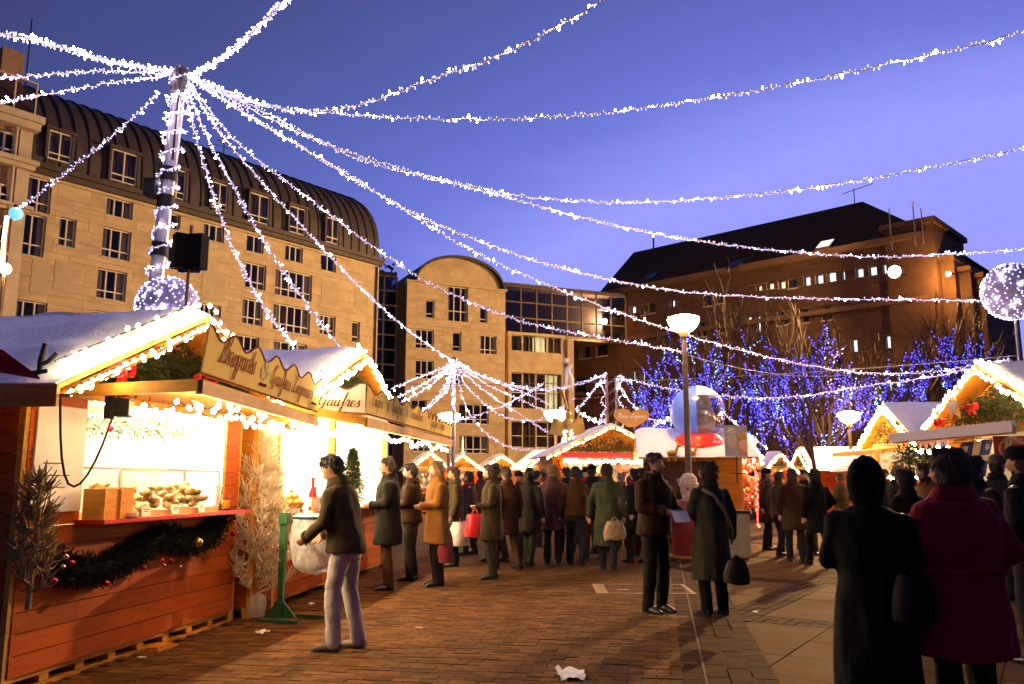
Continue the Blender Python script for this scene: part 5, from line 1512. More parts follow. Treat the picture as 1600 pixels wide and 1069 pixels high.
# carved bearded figure at the stall wall
c = onz(1072, 868)
cf = thing('bearded_statue', 'carved statue of a bearded man with pale cap beside the plank stall', 'statue', (c.x * 1.0, 16.8, 0))
cf.location.x = (1072 - 800) / F * 16.8
st_p = M('statue_red', (.30, .03, .02), .5, var=.25); st_w = M('statue_cream', (.62, .46, .30), .55, var=.2, scale=10); st_s = M('statue_skin', (.52, .28, .16), .5, var=.1)
MB().lathe([(.0, .0), (.34, .0), (.36, .3), (.40, .7), (.37, .95), (.24, 1.10), (.10, 1.14)], 20).build('body', st_p, cf, True)
MB().ball((0, -.02, 1.30), .175, 18, 14, (.95, .95, 1.1)).ball((0, -.20, 1.29), .035, 8, 6).ball((-.07, -.16, 1.25), .045, 8, 6).ball((.07, -.16, 1.25), .045, 8, 6).build('head', st_s, cf, True)
for s_ in (-1, 1): MB().ball((s_ * .06, -.175, 1.335), .018, 8, 6).build('eye', m_black, cf, True)
b = MB(); rnd = random.Random(2)
for k in range(60):
    a = rnd.uniform(-1.3, 1.3); z = rnd.uniform(.86, 1.24); w_ = .17 * (1 - (1.24 - z) * .9)
    x = w_ * math.sin(a); y = -.10 - .13 * math.cos(a)
    b.tube([(x, y, z), (x * 1.05 + .02, y - .02, z - .07), (x * .95, y - .005, z - .15)], [.03, .032, .008], 6)
b.ball((0, -.13, 1.08), .16, 12, 9, (1, .6, 1.2)); b.tube([(-.10, -.19, 1.24), (0, -.21, 1.265), (.10, -.19, 1.24)], [.012, .03, .012], 8)
b.build('beard', st_w, cf, True)
MB().lathe([(.19, 1.37), (.20, 1.43), (.17, 1.45)], 18).build('cap_brim', st_w, cf, True)
MB().lathe([(.175, 1.44), (.16, 1.54), (.09, 1.62), (.0, 1.64)], 18).build('cap', st_w, cf, True)
for s_ in (-1, 1): MB().tube([(s_ * .30, -.02, 1.0), (s_ * .42, -.12, .78), (s_ * .25, -.32, .68)], [.10, .09, .07], 10).build('arm', st_p, cf, True)
MB().lathe([(.0, 0), (.42, 0), (.42, .06), (0, .06)], 20).build('plinth', m_beam, cf)

# white-fronted freezer / bin box right of the woman
c = onz(1140, 885)
fb_ = thing('display_cabinet', 'pale cabinet with dark lid in front of the plank stall corner', 'cabinet', (c.x, 16.6, 0), .1); fb_.location.x = (1141 - 800) / F * 16.6
MB().bb(-.2, .2, -.25, .25, .05, .86).build('body', M('cabinet_cream', (.42, .33, .20), .5, var=.12), fb_)
MB().bb(-.22, .22, -.27, .27, .862, .92).build('lid', m_metal, fb_)

# ---------------------------------------------------------------- small far stalls
def far_stall(A, B, D, e, x, label, n, seed, goods=None, of=.3, os_=.22, lamp=1, mat=None):
    r, L, hd, u, P = chalet('market_stall', label, A, B, D=D, eave=e, apex=x, ohf=of, ohs=os_, detail=1, counter=.95, front_open=(.15, None), lamp=(lamp, m_tubew), seed=seed, group='far market stalls', plank_mat=mat or m_plank_l)
    stall_lights(r, L, e, x, of, os_, n, 'warm gable bulbs of the ' + label, .045, True)
    gable_fir(r, L, e, x, of, 'gable fir garland of the ' + label, 160, seed, mat=m_firdark)
    if goods: clutter(r, .2, L - .2, -.1, .8, .96, e - .2, 80, goods, 'goods in the opening of the ' + label, seed + 2, .04, .10)
    return r, L
FS = [((640, 690, 38), (702, 690, 38.4), 'far stall just right of the waffle stall signs'), ((692, 700, 41), (750, 700, 41.4), 'far stall with white finial behind the queue'),
      ((752, 700, 42), (812, 700, 42.4), 'far stall in the middle of the left back row'), ((820, 700, 36), (886, 700, 36.4), 'far stall half hidden by the red-lit stall')]
for k, (a, b_, lab) in enumerate(FS):
    r, L = far_stall(at(*a), at(*b_), 2.2, 2.05, 2.72, lab, 34, 100 + 5 * k, CRED if k > 1 else CG)
    if k == 1:
        fn = MB().lathe([(.12, 0), (.05, .15), (.06, .5), (.02, .8), (0, .85)], 10).build('finial', m_white, r, True, (L / 2, -.3, 2.78))
rr_, LL = far_stall(at(1192, 700, 33), at(1232, 700, 33.2), 2.0, 2.0, 2.55, 'small far stall right of the red hanging goods', 30, 130, CRED)
# purple-white roof sideways
A = at(1246, 700, 35.0); B = A + Vector((.15, -1.5, 0))
r, L = far_stall(A, B, 2.2, 2.05, 2.75, 'far stall with lit gable end and broad lavender roof', 30, 140, CG)
A = at(1345, 705, 30.0); B = at(1400, 705, 30.0)
far_stall(A, B, 2.2, 2.0, 2.6, 'far stall behind the hooded woman with a light-edged opening', 26, 150, CG)
A = at(1290, 705, 40.0); B = at(1345, 705, 40.0)
far_stall(A, B, 2.2, 2.05, 2.7, 'far stall behind the amber street lamp', 26, 155, CG)

# ---------------------------------------------------------------- right-hand stalls
m_pink = M('awning_cloth', (.45, .20, .14), .8, var=.15)
A6, B6 = Vector((7.95, 15.2, 0)), Vector((8.15, 11.9, 0))
E6, X6 = 2.42, 3.32
s6, L6, h6, u6, p6 = chalet('craft_stall', 'timber stall at the right edge with star in its bright gable', A6, B6, D=2.4, eave=E6, apex=X6, ohf=.5, ohs=.3, detail=2, counter=1.1, front_open=(.75, None), lamp=(2, m_tubew), seed=200, plank_mat=m_plank_l)
gable_fir(s6, L6, E6, X6, .5, 'green fir garland filling the gable of the stall at the right edge', 1300, 201)
bulb_string(gable_pts(s6, L6, E6, X6, .5, .3), 40, 'bright bulbs along the gable edge of the stall at the right edge', 'gable lights', r=.034)
bulb_string(gable_pts(s6, L6, E6, X6, .5, .3, dy=-.06, dz=.15), 30, 'upper bright bulbs on the snowy gable of the stall at the right edge', 'upper gable lights', r=.026)
flap(s6, (.2, -.08, E6 - .10), (L6, -.08, E6 - .10), (.1, -1.15, E6 - .20), (L6 + .1, -1.15, E6 - .20))
MB().bb(-.0, L6 + .1, -1.19, -1.13, E6 - .26, E6 - .10).build('flap_fascia', m_signw, s6)
st = thing('gable_star', 'wooden star in the gable of the stall at the right edge', 'star', tow(s6, (1.05, -.55, E6 + .30)), h6)
pts = []
for k in range(10):
    a = PI / 2 + k * PI / 5; q = .26 if k % 2 == 0 else .11; pts.append((q * math.cos(a), 0, q * math.sin(a)))
MB().poly(pts, .03, (0, -1, 0)).build('rim', m_beam, st); MB().poly([(x * .72, -.031, z * .72) for x, _, z in pts], .006, (0, -1, 0)).build('face', M('star_grey', (.35, .37, .45), .5), st)
bow(tow(s6, (.55, -.55, E6 + .12)), .16, 'red bow at the left of the star on the stall at the right edge', rz=h6, tilt=.6)
bow(tow(s6, (1.5, -.55, E6 + .28)), .15, 'red bow right of the star on the stall at the right edge', rz=h6)
# flag hung by the post
fg_ = thing('hanging_flag', 'blue flag with white cross and emblems hanging from the right stall', 'flag', at(1500, 690, 14.2), -.15)
NX, NZ = 10, 12
def flagpt(s_, t_): return (.02 + .52 * s_ - .18 * t_, .05 * math.sin(s_ * 7 + t_ * 2), -.02 - .62 * t_ + .06 * s_)
b = MB()
for i in range(NX):
    for j in range(NZ):
        b.cur = 1 if (i in (4, 5) or j in (5, 6)) else 0
        b.add([flagpt(i / NX, j / NZ), flagpt((i + 1) / NX, j / NZ), flagpt((i + 1) / NX, (j + 1) / NZ), flagpt(i / NX, (j + 1) / NZ)], [(0, 1, 2, 3)])
b.build('cloth', [M('flag_blue', (.025, .07, .32), .8, var=.15), M('flag_white', (.7, .68, .66), .8)], fg_)
b = MB()
for (s_, t_) in ((.2, .2), (.8, .2), (.2, .8), (.8, .8)):
    x, y, z = flagpt(s_, t_)
    for an in (0, .6, -.6): b.bar((x, y - .012, z - .05), (x + .07 * math.sin(an), y - .012, z + .06 * math.cos(an)), .022, .006, up=(0, -1, 0))
    b.bar((x - .05, y - .012, z - .01), (x + .05, y - .012, z - .01), .016, .006, up=(0, -1, 0))
b.build('emblem', MATS['flag_white'], fg_)
MB().tube([(-.1, 0, .02), (.62, 0, .06)], .012, 6).build('staff', m_beam, fg_)
# round red sign
rs = thing('round_sign', 'round red shop sign with white rim at the right stall', 'sign', at(1582, 702, 12.6), -.2)
MB().lathe([(0, 0), (.19, 0), (.19, .03), (0, .03)], 24).build('disc', m_red, rs).rotation_euler.x = PI / 2
MB().lathe([(.175, .031), (.19, .033), (.19, .0)], 24).build('rim', m_signw, rs).rotation_euler.x = PI / 2
MB().bb(-.25, .25, .005, .02, -.2, .2).build('back_board', m_red, rs)
tx = MB(); script_text(tx, 'Pains', (-.13, -.034, -.03), (1, 0, 0), (0, 0, 1), (0, -1, 0), .075, slant=.1, wt=.28); tx.build('lettering', m_signw, rs)
A7, B7 = Vector((9.95, 23.2, 0)), Vector((10.05, 20.2, 0))
s7, L7, h7, u7, p7 = chalet('gift_stall', 'second stall on the right with bright gable and long pale snowy roof', A7, B7, D=2.6, eave=2.42, apex=3.42, ohf=.4, ohs=.3, detail=2, counter=1.1, front_open=(.3, None), lamp=(2, m_tubew), seed=220, plank_mat=m_plank_l)
bulb_string(gable_pts(s7, L7, 2.42, 3.42, .4, .3), 46, 'bright bulbs along the gable edge of the second stall on the right', 'gable lights', r=.045)
gable_fir(s7, L7, 2.42, 3.42, .4, 'fir garland in the gable of the second stall on the right', 500, 221)
flap(s7, (.1, -.08, 2.32), (L7, -.08, 2.32), (.1, -1.2, 2.2), (L7, -1.2, 2.2))
clutter(s7, .3, L7 - .3, -.2, .6, 1.1, 2.1, 120, CG, 'goods crowding the opening of the second stall on the right', 222, .03, .08)
b = MB(); NP = 9; q0, q1 = at(1432, 694, 17.5), at(1536, 676, 14.0)
for k in range(NP):
    a = q0.lerp(q1, k / NP); c = q0.lerp(q1, (k + 1) / NP); m_ = (a + c) / 2
    b.add([a + Vector((0, 0, .12)), c + Vector((0, 0, .12)), c + Vector((0, 0, -.02)), m_ + Vector((0, 0, -.14)), a + Vector((0, 0, -.02))], [(0, 1, 2, 3, 4)])
tag(b.build('scalloped_awning', m_pink, None), 'pinkish scalloped cloth edge between the two right stalls', 'awning')
bulb_string([q0.lerp(q1, k / 8) + Vector((0, -.05, -.12)) for k in range(9)], 7, 'few bright bulbs below the pinkish scalloped awning', r=.04)
pts = [at(1340 + 11 * k, 742 + 2 * (k % 3), 22 - .3 * k) for k in range(13)]
bulb_string(pts, 22, 'low string of warm bulbs behind the heads on the right', r=.035)
g = fir_sprays([at(1405, 715, 19), at(1440, 708, 18.5), at(1480, 712, 18)], .22, 900, (.08, .18), seed=77)
tag(g.build('fir_garland', m_fir, None), 'loose fir garland hanging below the awning of the second right stall', 'garland')
# ================================================================== street lamps and floodlights
m_bowl = M('lamp_bowl', (1, .9, .7), .3, var=0, emit=(1.0, .60, .22), estr=34.0)
m_bowlfar = M('lamp_bowl_far', (1, .9, .7), .3, var=0, emit=(1.0, .60, .22), estr=75.0)
m_flood = M('flood_lens_sodium', (1, .8, .5), .3, var=0, emit=(1.0, .57, .21), estr=5200.0)
m_flood2 = M('flood_lens_small', (1, .8, .5), .3, var=0, emit=(1.0, .50, .13), estr=620.0)

def street_lamp(px, py, d, rb, label, mat):
    top = at(px, py, d)
    t = thing('street_lamp', label, 'street lamp', (top.x, top.y, 0), 0, 'bowl street lamps')
    z = top.z; k = rb / .34
    MB().tube([(0, 0, 0), (0, 0, .35), (0, 0, .5), (0, 0, z * .55), (0, 0, z - .28 * k)], [.13, .12, .085, .075, .055], 12).build('post', m_post, t, True)
    MB().tube([(0, 0, z - .34 * k), (0, 0, z - .20 * k)], [.09 * k, .11 * k], 12).build('collar', m_post, t, True)
    prof = [(.07 * k, -.22 * k), (.17 * k, -.20 * k), (.27 * k, -.12 * k), (.33 * k, 0), (.34 * k, .06 * k)]
    MB().lathe(prof, 20, (0, 0, z)).build('bowl', mat, t, True)
    MB().lathe([(.345 * k, .06 * k), (.33 * k, .09 * k), (.20 * k, .13 * k), (0, .15 * k)], 20, (0, 0, z)).build('lid', mat, t, True)
    for a in range(4):
        MB().tube([(.06 * k, 0, z - .22 * k), (.36 * k, 0, z + .02 * k)], .008, 5).build('rib', m_post, t).rotation_euler.z = a * PI / 2
    return t
street_lamp(1068, 503, 20.0, .38, 'tall street lamp with glowing bowl in front of the inflatable globe', m_bowl)
street_lamp(868, 648, 37.0, .50, 'street lamp glowing left of the golden roof figure', m_bowlfar)
street_lamp(702, 652, 35.0, .45, 'street lamp glowing behind the end of the waffle stall signs', m_bowlfar)
street_lamp(1326, 650, 33.0, .42, 'street lamp glowing in front of the blue-lit trees', m_bowlfar)

def wall_flood(root, px, py, off, label, mat, r_, arm=1.2):
    """sodium floodlight on a bracket from a facade (local frame of that building)"""
    P, hz = root.location, root.rotation_euler.z
    u = Vector((math.cos(hz), math.sin(hz), 0))
    s_, z_ = onfront(px, py, P, u, off)
    p = tow(root, (s_, off, z_))
    t = thing('floodlight', label, 'floodlight', p, hz)
    dome = MB().lathe([(r_ * math.cos(q * PI / 12), r_ * .55 * math.sin(q * PI / 12)) for q in range(7)], 16).build('lens', mat, t, True)
    dome.rotation_euler.x = PI / 2
    if mat is m_flood2: MB().ball((0, 0, 0), r_ * .9, 12, 8).build('globe', mat, t, True)
    else:
     hs_ = MB().lathe([(0, -.35), (r_ * .6, -.33), (r_ * 1.04, -.16), (r_ * 1.10, .05), (r_ * 1.03, .05), (r_ * 1.0, -.01), (0, -.012)], 16).build('housing', m_metal, t, True)
     hs_.rotation_euler.x = PI / 2
    MB().tube([(0, .3, .0), (0, .5, .15), (0, abs(off), .2)], .05, 6).build('bracket', m_metal, t)
    return t
wall_flood(big, 1398, 425, -2.2, 'blazing sodium floodlight high on the dark-roofed building', m_flood, .34)
wall_flood(big, 945, 503, -2.0, 'blazing sodium floodlight at the left corner of the dark-roofed building', m_flood, .22)
wall_flood(big, 1482, 428, -1.2, 'small amber lamp on a bracket at the right end of the dark-roofed building', m_flood2, .12)
pl_ = at(8, 420, 24.0)
t = thing('wall_lantern', 'amber lantern glowing at the left edge above the stall roof', 'lantern', pl_)
MB().ball((0, 0, 0), .16, 12, 8).build('globe', M('lantern_globe', (1, .9, .7), .3, var=0, emit=(1, .58, .2), estr=150.0), t, True)
MB().tube([(-.02, 0, -pl_.z), (-.02, 0, -.14)], [.07, .045], 8).build('post', m_post, t)
MB().tube([(-.1, .02, .1), (-.14, .02, .9), (-.1, 0, 1.6)], .05, 8).build('light_tube', M('tube_glow', (1, .9, .7), .3, var=0, emit=(1, .7, .32), estr=6.0), t)

# ================================================================== LED garlands
def cat_pts(p, q, sag, n=40):
    out = []
    for k in range(n + 1):
        t = k / n; v = p.lerp(q, t); v = v.copy(); v.z -= sag * 4 * t * (1 - t); out.append(v)
    return out
def through(ctrl, n=14):
    """smooth line through world points"""
    c = [Vector(p) for p in ctrl]; q = [2 * c[0] - c[1]] + c + [2 * c[-1] - c[-2]]; out = []
    for i in range(1, len(q) - 2):
        for k in range(n):
            t = k / n; a, b, d, e = q[i-1], q[i], q[i+1], q[i+2]
            out.append(.5 * ((2*b) + (d-a)*t + (2*a-5*b+4*d-e)*t*t + (3*b-a-3*d+e)*t**3))
    out.append(c[-1]); return out
def led_mesh(b, p, d, L, r):
    d = d.normalized(); x = d.orthogonal().normalized(); y = d.cross(x)
    vs_ = [p]
    for (f, rr) in ((.35, r * .55), (.75, r)):
        for k in range(5): a = k * 1.2566; vs_.append(p + d * L * f + (x * math.cos(a) + y * math.sin(a)) * rr)
    vs_.append(p + d * L)
    fs = [(0, 1 + (k + 1) % 5, 1 + k) for k in range(5)] + [(1 + k, 1 + (k + 1) % 5, 6 + (k + 1) % 5, 6 + k) for k in range(5)] + [(6 + k, 6 + (k + 1) % 5, 11) for k in range(5)]
    b.add(vs_, fs)
def garland(pts, label, space=.043, L=.060, r=.0105, double=False, hot=.10, group='white LED garlands', cab=.012, mats=None, name='light_garland', gap=None):
    t = thing(name, label, 'string lights', pts[0], 0, group)
    o = pts[0].copy(); rel = [p - o for p in pts]
    cb = MB()
    wob = []
    for i, p in enumerate(rel):
        a = i * 1.9
        wob.append(p + Vector((.018 * math.sin(a), .018 * math.cos(a * 1.3), .018 * math.sin(a * .7))))
    cb.tube(wob, cab, 5)
    if double: cb.tube([p + Vector((.035 * math.sin(i * .8), .035 * math.cos(i * .8), .035 * math.sin(i * .8 + 1))) for i, p in enumerate(rel)], cab, 5)
    cb.build('cable', m_cable, t)
    b = MB(); seg = [(rel[i+1] - rel[i]) for i in range(len(rel) - 1)]
    for rep in range(2 if double else 1):
        acc = random.random() * space
        for i, s_ in enumerate(seg):
            Ls = s_.length
            while acc < Ls:
                p = rel[i] + s_ * (acc / Ls)
                d = Vector((random.gauss(0, 1), random.gauss(0, 1), random.gauss(0, 1)))
                tt = s_.normalized(); d = d - tt * d.dot(tt) * .7
                if d.length < .1: d = Vector((0, 0, 1))
                b.cur = 1 if random.random() < hot else 0
                k = random.uniform(.75, 1.25) * (1.35 if b.cur else 1)
                led_mesh(b, p, d, L * k, r * k)
                acc += space * random.uniform(.55, 1.5)
            acc -= Ls
    tag(b.build('bulbs', mats or [m_led, m_ledhot], t), kind='stuff')
    return t

# main decorated mast
HD = 16.0
MT = at(284, 112, HD)                       # mast head
mb_ = at(236, 500, HD)
foot = MT + (mb_ - MT) * ((MT.z) / (MT.z - mb_.z))
mast = thing('decorated_mast', 'leaning steel mast wound with white lights behind the fritter stall', 'mast', (foot.x, foot.y, 0))
mt = MT - Vector((foot.x, foot.y, 0))
MB().tube([(0, 0, 0), mt * .5, mt * .86, mt * 1.01], [.16, .145, .13, .12], 14).build('pole', m_steel, mast, True)
MB().tube([mt * .95, mt * 1.0], .19, 12).build('head_clamp', m_metal, mast, True)
for f in (.60, .70, .76): MB().tube([mt * f, mt * (f + .028)], .165, 12).build('black_collar', m_black, mast, True)
MB().tube([mt * .80 + Vector((.10, -.14, 0)), mt * .9 + Vector((.07, -.15, 0)), mt * .99 + Vector((.05, -.14, 0))], .02, 6).build('feed_cable', m_black, mast)
spk = mt * .74 + Vector((-.26, -.1, 0)); MB().box(spk, (.22, .3, .34)).build('horn_speaker', m_black, mast)
FT = Vector((foot.x, foot.y, 0))
wind = []
for k in range(340):
    t = k / 339; f = .30 + .69 * t; a = t * 2 * PI * 17
    wind.append(FT + mt * f + Vector((.19 * math.cos(a), .19 * math.sin(a), 0)))
garland(wind, 'white light string wound round the leaning mast', .035, .06, .011, hot=.1)
# helper
def G(lst): return [at(x, y, d) for x, y, d in lst]
M0 = (285, 118, HD)
def gl_(lab, pts, n=14, **k): return garland(through(G(pts), n), lab, **k)
gl_('double white garland running from the mast to the upper left edge', [(275, 112, 16), (180, 98, 13.5), (90, 72, 11.5), (-60, 36, 9.5), (-400, -60, 7.5)], double=True, hot=.10)
gl_('white garland running nearly level from the mast to the left edge', [(272, 116, 16), (160, 111, 14.5), (60, 118, 13), (-60, 124, 11.5), (-400, 120, 9.5)], space=.05)
gl_('white garland from the mast to the left edge above the townhouse', [(270, 118, 16), (170, 130, 15), (80, 146, 14), (-60, 172, 12.5), (-400, 230, 10.5)], space=.05)
gl_('white garland from the mast down to the turquoise ball', [(250, 145, 16), (190, 200, 17), (110, 264, 18.2), (28, 328, 19.5)])
gl_('thick white garland rising from the mast out of the top of the picture', [(298, 118, 16), (345, 92, 13), (400, 45, 10.5), (490, -50, 8.5), (640, -260, 6.5), (900, -620, 5.0)], double=True, L=.055, r=.010, hot=.12)
gl_('white garland sagging right from the mast and up to the top edge', [(300, 118, 16), (380, 152, 14.5), (470, 174, 13), (560, 164, 12), (680, 122, 11), (800, 78, 10.2), (960, -10, 9.5), (1180, -150, 8.6), (1500, -380, 7.6)], space=.05)
gl_('long white garland sagging from the mast to the upper right corner', [(300, 120, 16), (390, 160, 16), (500, 176, 16), (700, 186, 15.5), (900, 180, 15), (1120, 152, 14.2), (1350, 108, 13.5), (1640, 40, 12.5), (2050, -90, 11.5)], hot=.11)
gl_('long white garland ending at the right edge below the corner', [(300, 122, 16), (420, 185, 17), (540, 236, 18), (700, 283, 19), (850, 310, 19.5), (1000, 316, 20), (1200, 302, 20), (1400, 272, 20), (1640, 222, 20), (2050, 110, 20)])
gl_('long white garland passing the dark roof to the right edge', [(300, 124, 16), (420, 178, 17), (560, 248, 18.5), (760, 300, 20), (960, 352, 21), (1130, 382, 22), (1350, 401, 23), (1500, 396, 23), (1640, 384, 23), (2000, 320, 23)])
gl_('white garland from the mast to the lit ball on the right', [(300, 124, 16), (430, 205, 17.5), (560, 285, 19), (700, 358, 20.5), (900, 425, 22), (1080, 457, 23), (1250, 466, 23.5), (1400, 468, 23.5), (1540, 470, 23.5)])
gl_('white garland from the mast to the foot of the lit ball', [(300, 126, 16), (420, 200, 17.5), (540, 270, 19), (720, 382, 20), (850, 443, 21), (1000, 500, 21.5), (1150, 545, 22), (1300, 577, 22.5), (1430, 583, 22.5), (1580, 562, 22.5)], hot=.11)
gl_('white garland from the mast to the tall street lamp', [(296, 130, 16), (370, 222, 17), (470, 300, 18), (600, 398, 19), (700, 457, 19.5), (820, 503, 20), (940, 528, 20), (1064, 549, 20)])
HB = 32.0
gl_('white garland from the mast to the hub of the far garland fan', [(294, 132, 16), (350, 215, 18), (450, 330, 21), (560, 446, 25), (640, 518, 29), (709, 566, HB)])
gl_('white garland from the mast down to the waffle stall roof', [(290, 134, 16), (320, 205, 15), (380, 320, 14), (440, 420, 13.2), (538, 554, 12.4)])
gl_('white garland from the mast to the roof between the two stalls', [(288, 134, 16), (305, 210, 15.2), (345, 340, 14.4), (400, 460, 13.6), (464, 548, 13)])
tb = thing('turquoise_ball', 'turquoise glass ball lamp at the end of a garland', 'ball lamp', at(25, 334, 19.5))
MB().ball((0, 0, 0), .16, 16, 12).build('globe', M('turquoise_glow', (.2, .5, .6), .2, emit=(.15, .55, .8), estr=.35, var=.3, scale=14), tb, True)
MB().tube([(0, 0, .14), (0, 0, .22)], .06, 8).build('cap', m_metal, tb)

# far fan of garlands
kw = dict(space=.065, L=.07, r=.016, hot=.08, cab=.014)
H2 = at(710, 567, HB)
hp = thing('garland_pole', 'slim pole holding the hub of the far garland fan', 'pole', (H2.x, H2.y, 0))
MB().tube([(0, 0, 0), (0, 0, H2.z + .1)], [.09, .05], 8).build('shaft', m_steel, hp); MB().ball((0, 0, H2.z + .1), .12, 8, 6).build('finial', m_steel, hp)
FAN = [([(708, 568), (660, 588), (612, 608)], 'upper left strand of the far garland fan'), ([(708, 570), (665, 598), (618, 622)], 'second left strand of the far garland fan'),
       ([(708, 572), (672, 602), (626, 630)], 'third left strand of the far garland fan'), ([(709, 572), (690, 612), (655, 648)], 'steep left strand of the far garland fan'), ([(709, 572), (696, 610), (662, 646)], 'steep second left strand of the far garland fan'),
       ([(710, 574), (709, 605), (708, 640)], 'hanging middle strand of the far garland fan'),
       ([(711, 572), (730, 640), (765, 682), (800, 700), (852, 704)], 'lowest right strand of the far garland fan'), ([(712, 572), (735, 610), (790, 652), (850, 654), (900, 622)], 'sagging right strand of the far garland fan'),
       ([(712, 571), (750, 605), (800, 640), (858, 676)], 'right strand of the far garland fan reaching the stall roof'), ([(713, 570), (760, 600), (820, 628), (870, 648)], 'right strand of the far garland fan reaching the lamp'),
       ([(713, 569), (770, 596), (820, 614), (862, 634)], 'second right strand of the far garland fan reaching the lamp'),
       ([(714, 567), (760, 590), (830, 606), (890, 604), (948, 586)], 'upper right strand from the far garland fan to the second mast'), ([(714, 566), (770, 594), (840, 610), (900, 600), (950, 584)], 'doubled upper right strand from the far garland fan to the second mast')]
for k, (pp, lab) in enumerate(FAN):
    dd = [HB] * len(pp)
    if k >= 6: dd = [HB + (j / (len(pp) - 1)) * (-2 if k >= 11 else 2) for j in range(len(pp))]
    else: dd = [HB - 4 * j / (len(pp) - 1) for j in range(len(pp))]
    garland(through([at(x, y, d) for (x, y), d in zip(pp, dd)], 8), 'white garland, ' + lab, **kw)
gl_('white garland running level behind the street lamp beside the waffle signs', [(622, 640, 29), (660, 656, 29.5), (720, 656, 30), (790, 632, 31), (850, 600, 32)], 8, **kw)
H3D = 29.0
H3 = at(955, 588, H3D)
m3 = thing('decorated_mast', 'square truss mast wound with white lights behind the red-lit stall', 'mast', (H3.x, H3.y, 0))
for dx in (-.17, .17): MB().bar((dx, 0, 0), (dx, 0, H3.z), .09).build('leg', M('truss_brown', (.14, .08, .05), .5, metal=.4), m3)
b = MB()
for k in range(14): b.bar((-.17, 0, H3.z * k / 14), (.17, 0, H3.z * (k + 1) / 14), .04)
b.build('brace', m_metal, m3)
for sx, nm in ((-.3, 'left'), (.3, 'right')):
    garland([H3 + Vector((sx + .08 * math.sin(k * .8), -.1, .05 - 2.0 * k / 30)) for k in range(31)], 'white light string wound up the %s leg of the second mast' % nm, **kw)
RT = [([(940, 592), (918, 622), (900, 642)], 'left strand below the second mast'), ([(962, 590), (985, 628), (1015, 654), (1045, 658), (1076, 640)], 'sagging strand from the second mast to the inflatable globe'),
      ([(962, 588), (1010, 600), (1075, 612), (1180, 622), (1260, 618), (1340, 605), (1450, 590), (1575, 563)], 'long strand from the second mast to the foot of the lit ball'),
      ([(905, 645), (925, 655), (945, 660)], 'short strand low on the left of the second mast'), ([(1128, 642), (1160, 672), (1200, 700)], 'slanting strand right of the inflatable globe'), ([(1020, 665), (1045, 655), (1078, 648)], 'short strand left of the inflatable globe')]
for pp, lab in RT:
    dd = [H3D - 6 * j / (len(pp) - 1) if pp[-1][0] > 1300 else H3D - 3 * j / (len(pp) - 1) for j in range(len(pp))]
    garland(through([at(x, y, d) for (x, y), d in zip(pp, dd)], 9), 'white garland, ' + lab, **kw)
# plain tension wires
for (a, c, lab) in (((620, 600, 30), (1590, 556, 22), 'thin steel wire crossing the square behind the garlands'), ((1064, 552, 20), (1330, 585, 26), 'thin steel wire from the tall street lamp to the right')):
    p, q = at(*a), at(*c)
    o = MB().tube(cat_pts(Vector((0, 0, 0)), q - p, .25, 16), .012, 4).build('tension_wire', m_steel, None, loc=p); tag(o, lab, 'wire')

# lit balls
def lit_ball(px, py, d, r_, label, foot_px=None, seed=0):
    c = at(px, py, d)
    t = thing('lit_ball', label, 'light ball', (c.x, c.y, 0), 0)
    MB().ball((0, 0, c.z), r_ * .985, 28, 18).build('shell', M('ball_mesh', (.30, .28, .42), .6, var=.2, scale=6), t, True)
    rnd = random.Random(seed); b = MB(); N = 420
    for k in range(N):
        z = 1 - 2 * (k + .5) / N; a = k * 2.39996 + rnd.uniform(-.15, .15); s_ = math.sqrt(1 - z * z)
        n = Vector((s_ * math.cos(a), s_ * math.sin(a), z)); b.cur = 1 if rnd.random() < .16 else 0
        b.ball(Vector((0, 0, c.z)) + n * r_, .016 * d / 16, 5, 4)
    tag(b.build('bulbs', [m_led, m_ledhot], t), kind='stuff')
    MB().tube([(0, 0, 0), (0, 0, c.z - r_ * .9)], [.05, .035], 8).build('pole', m_steel, t)
    return t
lit_ball(1582, 456, 22.5, .78, 'large white lit ball on a pole at the right edge', seed=1)
lit_ball(262, 480, 14.0, .52, 'white lit ball glowing behind the ridge of the fritter stall', seed=2)
# loudspeakers on a pole behind the fritter stall
c = at(300, 395, 13.0)
sp = thing('loudspeaker_pole', 'pair of black loudspeakers on a slim pole behind the fritter stall', 'loudspeakers', (c.x, c.y, 0), .15)
MB().tube([(-.06, 0, 0), (-.03, 0, c.z + .45)], .028, 8).build('pole', M('rusty_pole', (.18, .07, .03), .6), sp)
for (dx, rz) in ((-.15, .5), (.10, -.35)):
    o = MB().box((0, 0, 0), (.24, .22, .56)).build('loudspeaker', M('speaker_black', (.003, .0028, .0025), .8, spec=.05), sp, loc=(dx, -.05, c.z)); o.rotation_euler.z = rz
    MB().bb(-.10, .10, -.115, -.1102, -.26, .26).build('grille', M('speaker_grille', (.006, .005, .005), .9, spec=.05), o)
MB().bar((-.2, 0, c.z - .3), (.15, 0, c.z - .3), .04, .06).build('bracket', m_metal, sp)

